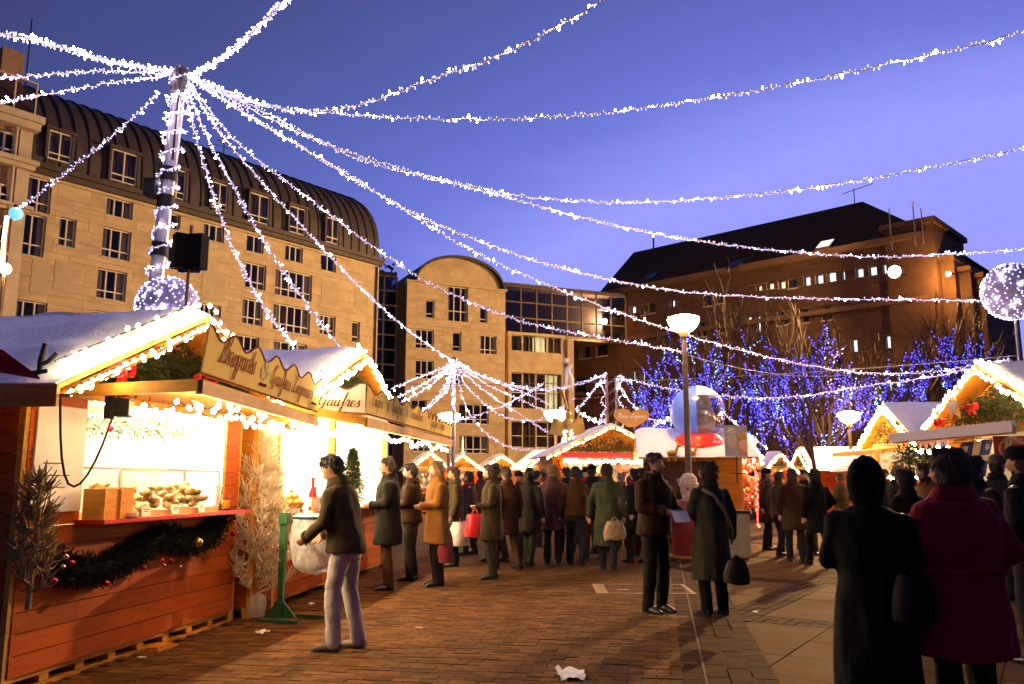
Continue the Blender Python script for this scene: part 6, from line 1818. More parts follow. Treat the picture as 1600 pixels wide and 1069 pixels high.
# ================================================================== bare trees with blue lights
m_bark = M('bark', (.06, .032, .017), .9, var=.3, scale=8, stretch=(3, 3, .6), bump=.4, bscale=20)
m_twig = M('twigs', (.045, .024, .013), .9, var=.2)
def tree(px, d, h, label, seed, blue=True, spread=1.0, levels=5, trunk_f=.24, r0=.15, lean=0.0, bl_from=1, density=.16, lab2=None):
    rnd = random.Random(seed)
    x = (px - CX) / F * d
    t = thing('bare_tree', label, 'tree', (x, d, 0))
    tr, tw = MB(), MB(); lines = []
    def grow(p, dirv, L, r_, lev):
        n = 4; pts = [p]; dd = dirv.copy()
        for k in range(n):
            dd = (dd + Vector((rnd.gauss(0, .12), rnd.gauss(0, .12), rnd.gauss(0, .06) + .05))).normalized(); pts.append(pts[-1] + dd * L / n)
        rad = [r_ * (1 - .45 * k / n) for k in range(n + 1)]
        (tr if lev < 2 else tw).tube(pts, rad, 8 if lev == 0 else (5 if lev < 3 else 3), caps=False)
        lines.append((lev, pts))
        if lev >= levels: return
        nch = rnd.choice((2, 3, 3)) if lev else rnd.choice((4, 5))
        for c_ in range(nch):
            f = 1.0 if c_ == 0 else rnd.uniform(.45, 1.0)
            k = min(n, max(1, int(f * n))); q = pts[k]
            ax = dd.orthogonal().normalized(); ax = Matrix.Rotation(rnd.uniform(0, 6.28), 3, dd) @ ax
            ang = rnd.uniform(.25, .75) * spread if c_ else rnd.uniform(.05, .3)
            nd_ = (Matrix.Rotation(ang, 3, ax) @ dd); nd_.z += .12; nd_.normalize()
            grow(q, nd_, L * rnd.uniform(.62, .86), r_ * (.66 if c_ == 0 else .5), lev + 1)
    grow(Vector((0, 0, 0)), Vector((lean, 0, 1)).normalized(), h * trunk_f, r0, 0)
    mx = max(p.z for _, pp in lines for p in pp); k = h / mx
    for b in (tr, tw): b.v = [(v[0] * k, v[1] * k, v[2] * k) for v in b.v]
    tr.build('trunk', m_bark, t, True); tag(tw.build('crown', m_twig, t), kind='stuff')
    if blue:
        b = MB()
        for lev, pp in lines:
            if lev < bl_from or lev > 4 or rnd.random() < .18: continue
            pp = [q * k for q in pp]
            hot = rnd.random() < .14
            for i in range(len(pp) - 1):
                s_ = pp[i+1] - pp[i]; acc = rnd.random() * density
                while acc < s_.length:
                    b.cur = 1 if hot else 0
                    b.ball(pp[i] + s_ * (acc / s_.length) + Vector((rnd.gauss(0, .03), rnd.gauss(0, .03), rnd.gauss(0, .03))), .028 * rnd.uniform(.7, 1.3), 4, 3)
                    acc += density * rnd.uniform(.6, 1.4)
        L_ = thing('blue_light_string', lab2, 'string lights', (x, d, 0), 0, 'blue lights in the bare trees')
        tag(b.build('bulbs', [m_blue, m_bluehot], L_), kind='stuff')
    return t
WH = ['just left of the tall street lamp', 'at the right edge behind the lit ball', 'left of the inflatable globe', 'right of the inflatable globe', 'left of the amber street lamp', 'behind the amber street lamp', 'right of the amber street lamp', 'nearest the right stalls']
TR = [(1030, 38, 8.8, 7), (1545, 35, 8.2, 8), (1080, 36, 9.0, 1), (1165, 33, 8.2, 2), (1225, 37, 9.0, 3), (1300, 36, 9.0, 4), (1380, 34, 8.2, 5), (1465, 36, 8.6, 6)]
for (px_, d_, h_, k_), wh in zip(TR, WH):
    tree(px_, d_, h_, 'bare tree standing ' + wh, 40 + k_, lab2='blue light string wound through the bare tree ' + wh, spread=1.0, trunk_f=.19, bl_from=0, density=.10)
for k, (px_, d_, h_, wh) in enumerate(((1130, 44, 13.0, 'left of the skylight'), (1290, 46, 12.0, 'below the lit window row'), (1420, 42, 10.5, 'below the blazing floodlight'), (1530, 40, 10.5, 'behind the right stalls'))):
    tree(px_, d_, h_, 'tall bare brown tree in front of the dark-roofed building ' + wh, 70 + k, blue=False, levels=6, spread=.9, r0=.2)
tree(1275, 27, 6.5, 'slim slanting bare trunk between the small purple-roofed stalls', 91, blue=False, levels=3, r0=.11, lean=-.06, trunk_f=.5)
# ================================================================== people
CLOTH = {}
def cloth(name, col, rough=.85, bump=.25, sheen=.03, var=.25):
    col = (col[0] * .72, col[1] * .60, col[2] * .45)
    return M('cloth_' + name, col, rough, var=var, scale=7, bump=.55, bscale=17, sheen=sheen, spec=.08)
skins = [M('skin_a', (.48, .25, .15), .5, var=.08, scale=14), M('skin_b', (.40, .20, .11), .5, var=.08, scale=14), M('skin_c', (.55, .31, .20), .5, var=.08, scale=14)]
m_eye = M('eye_white', (.55, .5, .45), .25, var=0); m_iris = M('eye_iris', (.02, .014, .01), .2, var=0)
m_lip = M('lip', (.36, .12, .09), .5, var=.05)
hairs = {'dark': M('hair_dark', (.018, .012, .009), .55, var=.3, scale=20, stretch=(6, 6, 1), bump=.6, bscale=60), 'brown': M('hair_brown', (.06, .03, .015), .55, var=.3, scale=20, stretch=(6, 6, 1), bump=.6, bscale=60),
         'grey': M('hair_grey', (.26, .22, .18), .6, var=.3, scale=20, stretch=(6, 6, 1), bump=.6, bscale=60), 'blond': M('hair_blond', (.32, .19, .08), .55, var=.3, scale=20, stretch=(6, 6, 1), bump=.6, bscale=60)}

def remesh(mb, vox, smooth=3, folds=0.0, fseed=0.0, fscale=9.0, zsq=.45):
    """overlapping closed shapes -> one continuous skin"""
    me = bpy.data.meshes.new('tmp'); me.from_pydata(mb.v, [], mb.f); me.update()
    o = bpy.data.objects.new('tmp', me); WORK.collection.objects.link(o)
    r_ = o.modifiers.new('r', 'REMESH'); r_.mode = 'VOXEL'; r_.voxel_size = vox; r_.use_smooth_shade = True
    if smooth:
        s_ = o.modifiers.new('s', 'SMOOTH'); s_.iterations = smooth; s_.factor = .5
    with bpy.context.temp_override(scene=WORK, view_layer=WORK.view_layers[0]):
        dg = bpy.context.evaluated_depsgraph_get(); dg.update()
        out = bpy.data.meshes.new_from_object(o.evaluated_get(dg))
    bpy.data.objects.remove(o); bpy.data.meshes.remove(me)
    if folds:
        n = len(out.vertices); co = np.empty(n * 3); out.vertices.foreach_get('co', co); co = co.reshape(-1, 3)
        nn = np.empty(n * 3); out.vertices.foreach_get('normal', nn); nn = nn.reshape(-1, 3)
        rg = np.random.RandomState(int(fseed * 10) % 9999); d = np.zeros(n)
        q = co * np.array([1, 1, zsq]) * fscale
        for o_ in range(14):
            w_ = rg.normal(size=3) * (1.0 + .35 * o_); ph = rg.uniform(0, 6.28, 2); w2_ = rg.normal(size=3) * .6
            d += np.sin(q @ w_ + ph[0] + 1.5 * np.sin(q @ w2_ + ph[1])) / (1 + .25 * o_)
        d *= .22
        co += nn * (d * folds)[:, None]
        out.vertices.foreach_set('co', co.ravel()); out.update()
    out.polygons.foreach_set('use_smooth', [True] * len(out.polygons))
    return out

def limb(mb, a, b, ra, rb, n=12, mid=None, rm=None, flat=1.0):
    a, b = Vector(a), Vector(b)
    d = (b - a)
    pts = [a - d.normalized() * ra * .55, a, a.lerp(b, .35), a.lerp(b, .7), b, b + d.normalized() * rb * .55]
    if rm is None: rm = (ra * .62 + rb * .38)
    mb.tube(pts, [ra * .55, ra, rm * 1.03, (rm + rb) / 2, rb, rb * .55], n, flat=flat)
    mb.ball(b, rb * 1.0, 10, 8)

def head_shape(mb, hc, s, R3, hair=False):
    """skull, jaw, nose, ears; hc head centre, R3 head rotation"""
    def T(p): return hc + R3 @ (Vector(p) * s)
    NU, NV = 28, 22; vs_, fs = [], []
    for i in range(NV + 1):
        t = PI * i / NV
        for k in range(NU):
            a = 2 * PI * k / NU
            x, y, z = math.sin(t) * math.cos(a), math.sin(t) * math.sin(a), -math.cos(t)
            px_, py_, pz = x * .076, y * .095, z * .118
            if z < 0:
                px_ *= 1 - .30 * (-z) ** 1.3; py_ *= (1 - .10 * -z) if y > 0 else (1 - .38 * (-z) ** 1.1)
            f = max(0, y)
            if f > .5:
                eye = math.exp(-((abs(x) - .36) ** 2 / .018 + (z - .02) ** 2 / .010)); py_ -= .010 * eye
                brow = math.exp(-((z - .20) ** 2 / .008)) * math.exp(-x * x / .25); py_ += .005 * brow
                chin = math.exp(-((z + .88) ** 2 / .02 + x * x / .06)); py_ += .012 * chin
                mouth = math.exp(-((z + .50) ** 2 / .006 + x * x / .05)); py_ += .006 * mouth
                chk = math.exp(-((abs(x) - .45) ** 2 / .03 + (z + .22) ** 2 / .04)); py_ += .005 * chk
            vs_.append(T((px_, py_, pz)))
    for i in range(NV):
        for k in range(NU):
            q = i * NU + k; q2 = i * NU + (k + 1) % NU; fs.append((q, q2, q2 + NU, q + NU))
    mb.add(vs_, fs)
    mb.tube([T((0, .088, .028)), T((0, .100, .0)), T((0, .116, -.026)), T((0, .098, -.040))], [.007 * s, .010 * s, .015 * s, .008 * s], 8)
    for sx in (-1, 1):
        mb.ball(T((sx * .012, .102, -.030)), .008 * s, 6, 5)
        mb.tube([T((sx * .074, -.008, .022)), T((sx * .084, -.014, .006)), T((sx * .079, -.008, -.022))], [.010 * s, .013 * s, .008 * s], 7)
    mb.tube([T((-.022, .094, -.060)), T((0, .099, -.058)), T((.022, .094, -.060))], [.003 * s, .006 * s, .003 * s], 6)

def hand(mb, wrist, fore, palm_n, s, curl=.5, side=1):
    """palm and five bent fingers: fore = direction of forearm, palm_n = palm normal"""
    f = fore.normalized(); n = (palm_n - f * palm_n.dot(f)).normalized(); x = f.cross(n) * side
    base = wrist + f * .012
    mb.tube([base, base + f * .03 * s, base + f * .085 * s], [(.026 * s, .015 * s), (.036 * s, .017 * s), (.041 * s, .013 * s)], 10, up0=x)
    for k, (off, L) in enumerate(((-.030, .066), (-.010, .075), (.011, .070), (.030, .055))):
        p = base + f * .084 * s + x * off * s; d = f.copy(); pts = [p - f * .02, p]
        for j in range(3):
            d = (Matrix.Rotation(curl * (.5 + .35 * j), 3, x * side) @ d) if True else d
            p = p + d * L * s * (.42, .32, .26)[j]; pts.append(p)
        mb.tube(pts, [.0095 * s, .0095 * s, .009 * s, .008 * s, .006 * s], 7)
    p = base + f * .022 * s - x * .028 * s; d = (f * .75 - x * .75 + n * .25).normalized()
    mb.tube([p, p + d * .035 * s, p + d * .035 * s + (f * .9 - x * .25 + n * .4).normalized() * .035 * s, p + d * .04 * s + (f * 1.0 + n * .5).normalized() * .06 * s], [.014 * s, .012 * s, .010 * s, .007 * s], 7)

PCOUNT = 0
WORK = bpy.data.scenes.new('work')
def person(loc, yaw, h, label, top, coat_len='jacket', legs=None, shoes=None, hair='dark', hairstyle='short', skin=0, lean=0.0, head_yaw=0.0, head_pitch=0.0,
           armL='down', armR='down', stride=.0, stance=.11, vox=.016, bulk=1.0, hood=None, scarf=None, face=True, hat=None, group=None, knee=0.0, rolloff=None, skirt_flare=1.0):
    """local frame: x to the person's right, +y forward; yaw 0 looks along +Y (away from the camera)"""
    global PCOUNT
    PCOUNT += 1; seed = PCOUNT * 3.7
    s = h / 1.75
    t = thing('person', label, 'person', (loc[0], loc[1], 0), yaw, group)
    piv = Vector((0, 0, .95 * s))
    RL = Matrix.Rotation(-lean, 3, 'X')
    def U(p):                                   # upper body leans about the hips
        return piv + RL @ (Vector(p) * s - piv)
    # legs
    J = {}
    for sd, nm in ((-1, 'L'), (1, 'R')):
        fy = stride * (1 if sd < 0 else -1)
        J['hip' + nm] = Vector((sd * .092, 0, .91)) * s
        J['ank' + nm] = Vector((sd * stance, fy - .02, .085 + (.03 if fy < -.12 else 0))) * s
        J['kne' + nm] = ((J['hip' + nm] + J['ank' + nm]) / 2) + Vector((sd * .005, .035 + abs(stride) * .15 + knee, .02)) * s
        J['sho' + nm] = U((sd * .172, -.005, 1.412))
    arm = {'down': ((.255, -.04, 1.15), (.265, .03, .90)), 'pocket': ((.30, -.09, 1.17), (.20, .10, 1.00)), 'front': ((.25, .03, 1.16), (.09, .23, 1.12)), 'up': ((.24, .12, 1.22), (.13, .26, 1.42)),
           'reach': ((.24, .22, 1.26), (.16, .46, 1.20)), 'carry': ((.27, -.03, 1.15), (.31, .04, .89)), 'back': ((.26, -.12, 1.16), (.22, -.10, .93)), 'hold': ((.26, .06, 1.15), (.17, .30, 1.06))}
    for sd, nm, ap in ((-1, 'L', armL), (1, 'R', armR)):
        e, w_ = arm[ap]
        J['elb' + nm] = U((sd * e[0], e[1], e[2])); J['wri' + nm] = U((sd * w_[0], w_[1], w_[2]))
    hz = Matrix.Rotation(head_yaw, 3, 'Z') @ Matrix.Rotation(-head_pitch, 3, 'X')
    HR = RL @ hz
    hc = U((0, .03, 1.632))
    # ---- body
    b = MB()
    tor = [(0, 0, .86), (0, 0, .95), (0, .005, 1.08), (0, .01, 1.25), (0, -.005, 1.38), (0, -.01, 1.455)]
    rad = [(.10, .12), (.115, .165), (.105, .145), (.12, .165), (.105, .175), (.06, .09)]
    b.tube([U(p) for p in tor], [(r0 * s * bulk, r1 * s * bulk) for r0, r1 in rad], 16, up0=(0, 1, 0))
    b.tube([U((0, -.012, 1.42)), U((0, 0, 1.50)), U((0, .018, 1.58))], [.062 * s, .056 * s, .056 * s], 12)
    head_shape(b, hc, s, HR)
    for nm, sd in (('L', -1), ('R', 1)):
        limb(b, J['hip' + nm], J['kne' + nm], .082 * s, .055 * s); limb(b, J['kne' + nm], J['ank' + nm], .056 * s, .038 * s)
        b.tube([J['ank' + nm] + Vector((0, -.05, -.045)) * s, J['ank' + nm] + Vector((0, .06, -.05)) * s, J['ank' + nm] + Vector((0, .16, -.06)) * s], [.032 * s, .036 * s, .022 * s], 8)
        limb(b, J['sho' + nm], J['elb' + nm], .052 * s, .040 * s); limb(b, J['elb' + nm], J['wri' + nm], .040 * s, .027 * s)
        fore = J['wri' + nm] - J['elb' + nm]
        hand(b, J['wri' + nm], fore, U((-sd * .6, .5, 0)) - U((0, 0, 0)), s, .45 if arm else .3, side=sd)
    me = remesh(b, max(.0105, vox * .82), 2); me.name = 'body'
    for m_ in (skins[skin], m_lip): me.materials.append(m_)
    o = obj('body', me, t)
    if face:
        for sd in (-1, 1):
            c = hc + HR @ (Vector((sd * .030, .080, .006)) * s)
            e = MB().ball(c, .0125 * s, 8, 6).build('eye', m_eye, t, True)
            MB().ball(c + HR @ (Vector((0, .0085, 0)) * s), .0062 * s, 7, 5).build('iris', m_iris, e, True)
            MB().tube([hc + HR @ (Vector((sd * .014, .0935, .026)) * s), hc + HR @ (Vector((sd * .030, .0945, .032)) * s), hc + HR @ (Vector((sd * .047, .082, .026)) * s)], [.003 * s, .005 * s, .003 * s], 5).build('eyebrow', hairs[hair], t)
        MB().tube([hc + HR @ (Vector((-.024, .0945, -.061)) * s), hc + HR @ (Vector((0, .1015, -.060)) * s), hc + HR @ (Vector((.024, .0945, -.061)) * s)], [.002 * s, .006 * s, .002 * s], 6).build('mouth', m_lip, t, True)
    # ---- hair, hat or hood: one closed shell, inside the skull over the face
    def shell(name, mat, k_top, k_back, down, ys, zs_, thick_noise):
        NU, NV = 30, 22; m = MB(); vs_, fs = [], []
        for i in range(NV + 1):
            tt = PI * i / NV
            for k in range(NU):
                a = 2 * PI * k / NU
                x, y, z = math.sin(tt) * math.cos(a), math.sin(tt) * math.sin(a), -math.cos(tt)
                zb = float(np.interp(y + .12 * mnoise.noise(Vector((x * 4 + seed, z * 3, 1))), ys, zs_)); face_ = 1 / (1 + math.exp(max(-30, min(30, (z - zb) * 16))))
                low = max(0, -z)
                kk = k_top * (1 - face_) + .86 * face_
                px_, py_, pz = x * .076 * kk, y * .095 * kk - (k_back * (1 - face_) * max(0, -y)), z * .118 * (kk if z > 0 else 1) - down * low * (1 - face_)
                p = Vector((px_, py_, pz)); p *= 1 + thick_noise * mnoise.noise(Vector((x * 5 + seed, y * 5, z * 2.5))) * (1 - face_)
                vs_.append(hc + HR @ (p * s))
        for i in range(NV):
            for k in range(NU):
                q = i * NU + k; q2 = i * NU + (k + 1) % NU; fs.append((q, q2, q2 + NU, q + NU))
        m.add(vs_, fs)
        if name == 'hair':
            hr_ = random.Random(int(seed * 10))
            for _ in range(420):
                i = hr_.randrange(5, NV - 1); k = hr_.randrange(NU)
                p0 = Vector(vs_[i * NU + k]); rel_ = (p0 - hc)
                if rel_.length < .086 * s: continue
                out_ = rel_.normalized(); dn = Vector(vs_[(i - 1) * NU + k]) - p0
                if dn.length < 1e-5: continue
                dn = (dn.normalized() + Vector((hr_.gauss(0, .3), hr_.gauss(0, .3), hr_.gauss(0, .12)))).normalized()
                L_ = hr_.uniform(.03, .07) * s; q0 = p0 + out_ * .002
                m.tube([q0, q0 + dn * L_ * .5 + out_ * hr_.uniform(.003, .009), q0 + dn * L_ + out_ * hr_.uniform(-.002, .008)], [.0045 * s, .004 * s, .0012 * s], 3, caps=False)
        return m.build(name, mat, t, True)
    if hood is not None:
        shell('hood', hood, 1.34, .03, .09, (-1, .45, .62, .8), (-2, -2, .2, .55), .05)
    elif hat is not None:
        shell('hair', hairs[hair], 1.06, .004, .0, (-1, -.4, .1, .6, 1), (-.75, -.5, -.05, .5, .6), .03)
        hb = MB(); HT = lambda p: hc + HR @ (Vector(p) * s)
        for_ = [(.0, 0)]
        nn = 20; prof_ = [(1.16, .035), (1.18, .075), (1.08, .115), (.75, .145), (0.0, .155)]
        vs_, fs = [], []
        for (q, z) in prof_:
            for k in range(nn): a = 2 * PI * k / nn; vs_.append(HT((.078 * q * math.cos(a), .098 * q * math.sin(a), z)))
        for i in range(len(prof_) - 1):
            for k in range(nn): fs.append((i * nn + k, i * nn + (k + 1) % nn, (i + 1) * nn + (k + 1) % nn, (i + 1) * nn + k))
        fs.append(tuple(range(nn - 1, -1, -1))); hb.add(vs_, fs); hb.build('hat', hat, t, True)
    elif hairstyle == 'short': shell('hair', hairs[hair], 1.12, .006, .0, (-1, -.5, -.1, .15, .3, .7, 1), (-.7, -.55, -.1, -.12, .25, .55, .62), .09)
    elif hairstyle == 'bob': shell('hair', hairs[hair], 1.18, .012, .05, (-1, .0, .30, .5, .75, 1), (-2, -1.5, -.55, .25, .50, .58), .12)
    elif hairstyle == 'long': shell('hair', hairs[hair], 1.15, .010, .17, (-1, .0, .30, .5, .75, 1), (-2, -1.8, -.8, .25, .50, .58), .12)
    elif hairstyle == 'bald': shell('hair', hairs[hair], 1.03, .004, .0, (-1, 0, .2), (-.6, 0, 2), .03)
    # ---- trousers or leggings
    legs = legs or cloth('black', (.012, .011, .011))
    b = MB()
    b.tube([Vector((0, 0, z)) * s for z in (.80, .90, 1.00, 1.06)], [(.115 * s * bulk, .155 * s), (.128 * s * bulk, .178 * s * bulk), (.125 * s * bulk, .170 * s * bulk), (.115 * s * bulk, .155 * s * bulk)], 16, up0=(0, 1, 0))
    for nm in 'LR':
        limb(b, J['hip' + nm] + Vector((0, 0, -.02)) * s, J['kne' + nm], .098 * s, .074 * s)
        a_, k_ = J['ank' + nm], J['kne' + nm]
        limb(b, k_, a_ + Vector((0, -.005, .0)) * s, .076 * s, .068 * s)
    me = remesh(b, vox, 4, .011 * s, seed, 12, .75); me.materials.append(legs); obj('trousers', me, t)
    # ---- shoes
    shoes = shoes or M('black_leather', (.012, .010, .009), .35, var=.2)
    for nm in 'LR':
        a_ = J['ank' + nm]; z = a_.z - .085 * s
        b = MB().tube([Vector((a_.x, a_.y - .075 * s, z + .045 * s)), Vector((a_.x, a_.y - .03 * s, z + .05 * s)), Vector((a_.x, a_.y + .06 * s, z + .045 * s)), Vector((a_.x, a_.y + .14 * s, z + .034 * s)), Vector((a_.x, a_.y + .19 * s, z + .026 * s))],
                      [(.040 * s, .034 * s), (.048 * s, .042 * s), (.044 * s, .044 * s), (.034 * s, .048 * s), (.018 * s, .03 * s)], 12, up0=(0, 0, 1))
        b.bb(a_.x - .042 * s, a_.x + .042 * s, a_.y - .09 * s, a_.y + .195 * s, z + .002, z + .016)
        b.build('shoe', shoes, t, True)
    # ---- coat or jacket
    b = MB()
    hem = {'jacket': .86, 'coat': .60, 'long': .40, 'robe': .12}[coat_len]
    zs = [hem, hem + (.95 - hem) * .5, .95, 1.07, 1.22, 1.36, 1.44, 1.49]
    fl = 1 + (.95 - hem) * .42 * skirt_flare
    rx = [.165 * fl, .165 * (1 + (fl - 1) * .5), .163, .150, .158, .150, .115, .075]
    ry = [.205 * fl, .207 * (1 + (fl - 1) * .5), .205, .190, .207, .212, .165, .085]
    pts = []
    for z in zs:
        if z < .95:
            pts.append(Vector((0, .0 + (lean * .10 * (.95 - z)), z)) * s)
        else: pts.append(U((0, .004 if z < 1.4 else -.008, z)))
    b.tube(pts, [(x_ * s * bulk, y_ * s * bulk) for x_, y_ in zip(rx, ry)], 20, up0=(0, 1, 0))
    for nm in 'LR':
        limb(b, J['sho' + nm] + Vector((0, 0, -.012)) * s, J['elb' + nm],     .075 * s * bulk, .062 * s)
        w_ = J['elb' + nm].lerp(J['wri' + nm], .97); limb(b, J['elb' + nm], w_, .063 * s, .052 * s)
    if not hood: b.tube([U((0, -.015, 1.44)), U((0, -.012, 1.49)), U((0, .0, 1.535))], [(.085 * s, .10 * s), (.078 * s, .085 * s), (.072 * s, .078 * s)], 14, up0=(0, 1, 0))
    me = remesh(b, vox, 7, .021 * s, seed + 5, 9, .36); me.materials.append(top); me.name = 'coat'
    obj('coat' if coat_len != 'jacket' else 'jacket', me, t)
    if coat_len in ('coat', 'long') and hood is None and int(seed) % 2 == 0 or bulk > 1.25:
        ringp = [U((.196 * bulk * math.cos(a), .004 + .158 * bulk * math.sin(a), 1.075 + .008 * math.sin(3 * a))) for a in [2 * PI * k / 28 for k in range(29)]]
        MB().tube(ringp, [(.020 * s, .008 * s)] * 29, 8, caps=False, up0=(0, 0, 1)).build('belt', top, t, True)
    if hood is None:                              # turned-down collar and cuffs
        b = MB(); vs_, fs = [], []; NC = 22
        for k in range(NC + 1):
            a = PI / 2 + .32 + (2 * PI - .64) * k / NC
            cx_, cy_ = math.cos(a), math.sin(a)
            for (rr_, z_) in ((.078, 1.545), (.088, 1.548), (.118, 1.475), (.108, 1.468)):
                wv = 1 + .05 * math.sin(k * 1.3 + seed)
                vs_.append(U((rr_ * cx_ * wv * bulk, (rr_ * 1.05) * cy_ * wv, z_ - .03 * max(0, cy_))))
        for k in range(NC):
            for j in range(4): q = 4 * k + j; q2 = 4 * k + (j + 1) % 4; fs.append((q, q2, q2 + 4, q + 4))
        b.add(vs_, fs); b.build('collar', top, t, True)
    for nm in 'LR':
        w_ = J['elb' + nm].lerp(J['wri' + nm], .90); w2_ = J['elb' + nm].lerp(J['wri' + nm], 1.0)
        MB().tube([w_, w2_], [.058 * s, .060 * s], 12).build('cuff', top, t, True)
    if scarf is not None:
        b = MB(); ring = []
        for k in range(17): a = 2 * PI * k / 16; ring.append(U((.086 * math.cos(a), .005 + .092 * math.sin(a), 1.505 + .02 * math.sin(a * 2 + seed))))
        b.tube(ring, .036 * s, 10, caps=False); b.tube([U((.03, .10, 1.50)), U((.035, .165, 1.38)), U((.03, .165, 1.2))], [(.02 * s, .045 * s)] * 3, 8)
        b.build('scarf', scarf, t, True)
    t['wrists'] = [list(Matrix.Rotation(yaw, 3, 'Z') @ J['wriL'] + Vector((loc[0], loc[1], 0))), list(Matrix.Rotation(yaw, 3, 'Z') @ J['wriR'] + Vector((loc[0], loc[1], 0)))]
    return t
def wrist(t, k): return Vector(list(t['wrists'][k]))
def gp_(px, py): p = onz(px, py); return (p.x, p.y)
def gd(px, d): return ((px - CX) / F * d, d)
black, char = cloth('black', (.012, .011, .011)), cloth('charcoal', (.03, .027, .024))
navy, olive, brown, tan = cloth('navy', (.022, .022, .035)), cloth('olive', (.075, .062, .032)), cloth('brown', (.07, .035, .016)), cloth('tan', (.32, .165, .05))
grey, denim, wine = cloth('grey', (.15, .13, .11)), cloth('pale_jeans', (.52, .52, .62), var=.25), cloth('wine', (.34, .022, .038))
gtrs, mauve, cream = cloth('green_grey', (.045, .055, .038)), cloth('mauve', (.14, .07, .08)), cloth('cream', (.42, .34, .24))
LEFT, RIGHT, AWAY, TOWARD = PI / 2, -PI / 2, 0.0, PI

# man in pale jeans bending over the waste bag
person(gp_(536, 1018), LEFT - .25, 1.74, 'person in olive jacket and pale jeans bending towards the waste bag', olive, 'jacket', denim, M('sandy_shoe', (.10, .06, .035), .6), 'dark', 'short', 1, lean=.20, head_pitch=.40, armL='hold', armR='hold', stride=.07, vox=.0125, bulk=1.08, scarf=None)
# queue at the waffle stall
person(gp_(604, 922), LEFT + .15, 1.80, 'person in long black coat standing first in the waffle queue', black, 'coat', brown, None, 'dark', 'short', 1, armL='front', armR='down', vox=.014, bulk=1.08)
person(gp_(641, 908), LEFT - .1, 1.74, 'person in dark brown jacket, second in the waffle queue', cloth('dark_brown', (.035, .02, .012)), 'jacket', char, None, 'dark', 'short', 2, armL='front', armR='pocket', vox=.014, bulk=1.05)
pt = person(gp_(682, 916), LEFT + .25, 1.76, 'person in tan wool coat, third in the waffle queue', tan, 'coat', black, None, 'blond', 'bob', 2, armL='front', armR='front', head_yaw=.1, vox=.014, bulk=1.05)
person(gd(712, 15.2), LEFT, 1.72, 'person in dark olive coat behind the tan coat', olive, 'coat', black, None, 'brown', 'short', 0, armR='carry')
person(gp_(768, 905), LEFT + .1, 1.72, 'person in olive coat and green trousers facing the waffle stall', cloth('olive_coat', (.065, .05, .028)), 'coat', gtrs, None, 'brown', 'bob', 2, armL='front', armR='down', vox=.012)
# pair in the centre
p_man = person(gp_(1026, 958), RIGHT - .9, 1.80, 'tall person in dark brown jacket standing left of the centre pair', cloth('umber', (.035, .018, .010)), 'jacket', black, None, 'brown', 'short', 0, armL='hold', armR='front', vox=.0125, bulk=1.08, head_yaw=.3)
p_wom = person(gp_(1116, 962), .35, 1.70, 'person in long grey-green coat with shoulder strap, right of the centre pair', cloth('loden', (.040, .043, .030)), 'long', black, M('tall_boot', (.025, .014, .009), .4), 'brown', 'bob', 0, armL='front', armR='carry', vox=.0125, bulk=1.02, head_yaw=.5)
# big figures on the right
p_hood = person(gd(1347, 4.75), -.35, 1.60, 'person in black hooded coat seen from behind in the right foreground', cloth('deep_black', (.0065, .006, .006)), 'robe', black, None, 'dark', 'short', 0, armL='front', armR='front', vox=.012, hood=cloth('hood_black', (.007, .006, .006)), bulk=1.1, head_yaw=-.5, skirt_flare=.55)
p_wine = person(gd(1478, 4.75), .22, 1.66, 'person in wine red coat seen from behind in the right foreground', wine, 'coat', black, None, 'brown', 'bob', 0, armL='front', armR='pocket', vox=.012, bulk=1.32, head_yaw=.3)
person(gd(1512, 8.3), RIGHT + .35, 1.72, 'person in dark jacket looking right, between wine coat and right stall', char, 'jacket', black, None, 'dark', 'short', 0, armL='pocket', armR='pocket', vox=.014)
person(gd(1590, 7.2), .5, 1.76, 'person in black jacket at the right edge facing the stall', black, 'jacket', navy, None, 'dark', 'short', 1, armL='pocket', armR='front', vox=.014, hat=black)
person(gd(1268, 15.3), .2, 1.68, 'person in black coat walking away left of the hooded woman', black, 'coat', black, None, 'dark', 'bob', 0, armL='down', armR='pocket', stride=.2)
person(gd(1232, 15.9), -.3, 1.70, 'person in brown coat beside the black coat walking away', brown, 'coat', char, None, 'brown', 'long', 2, stride=.15)
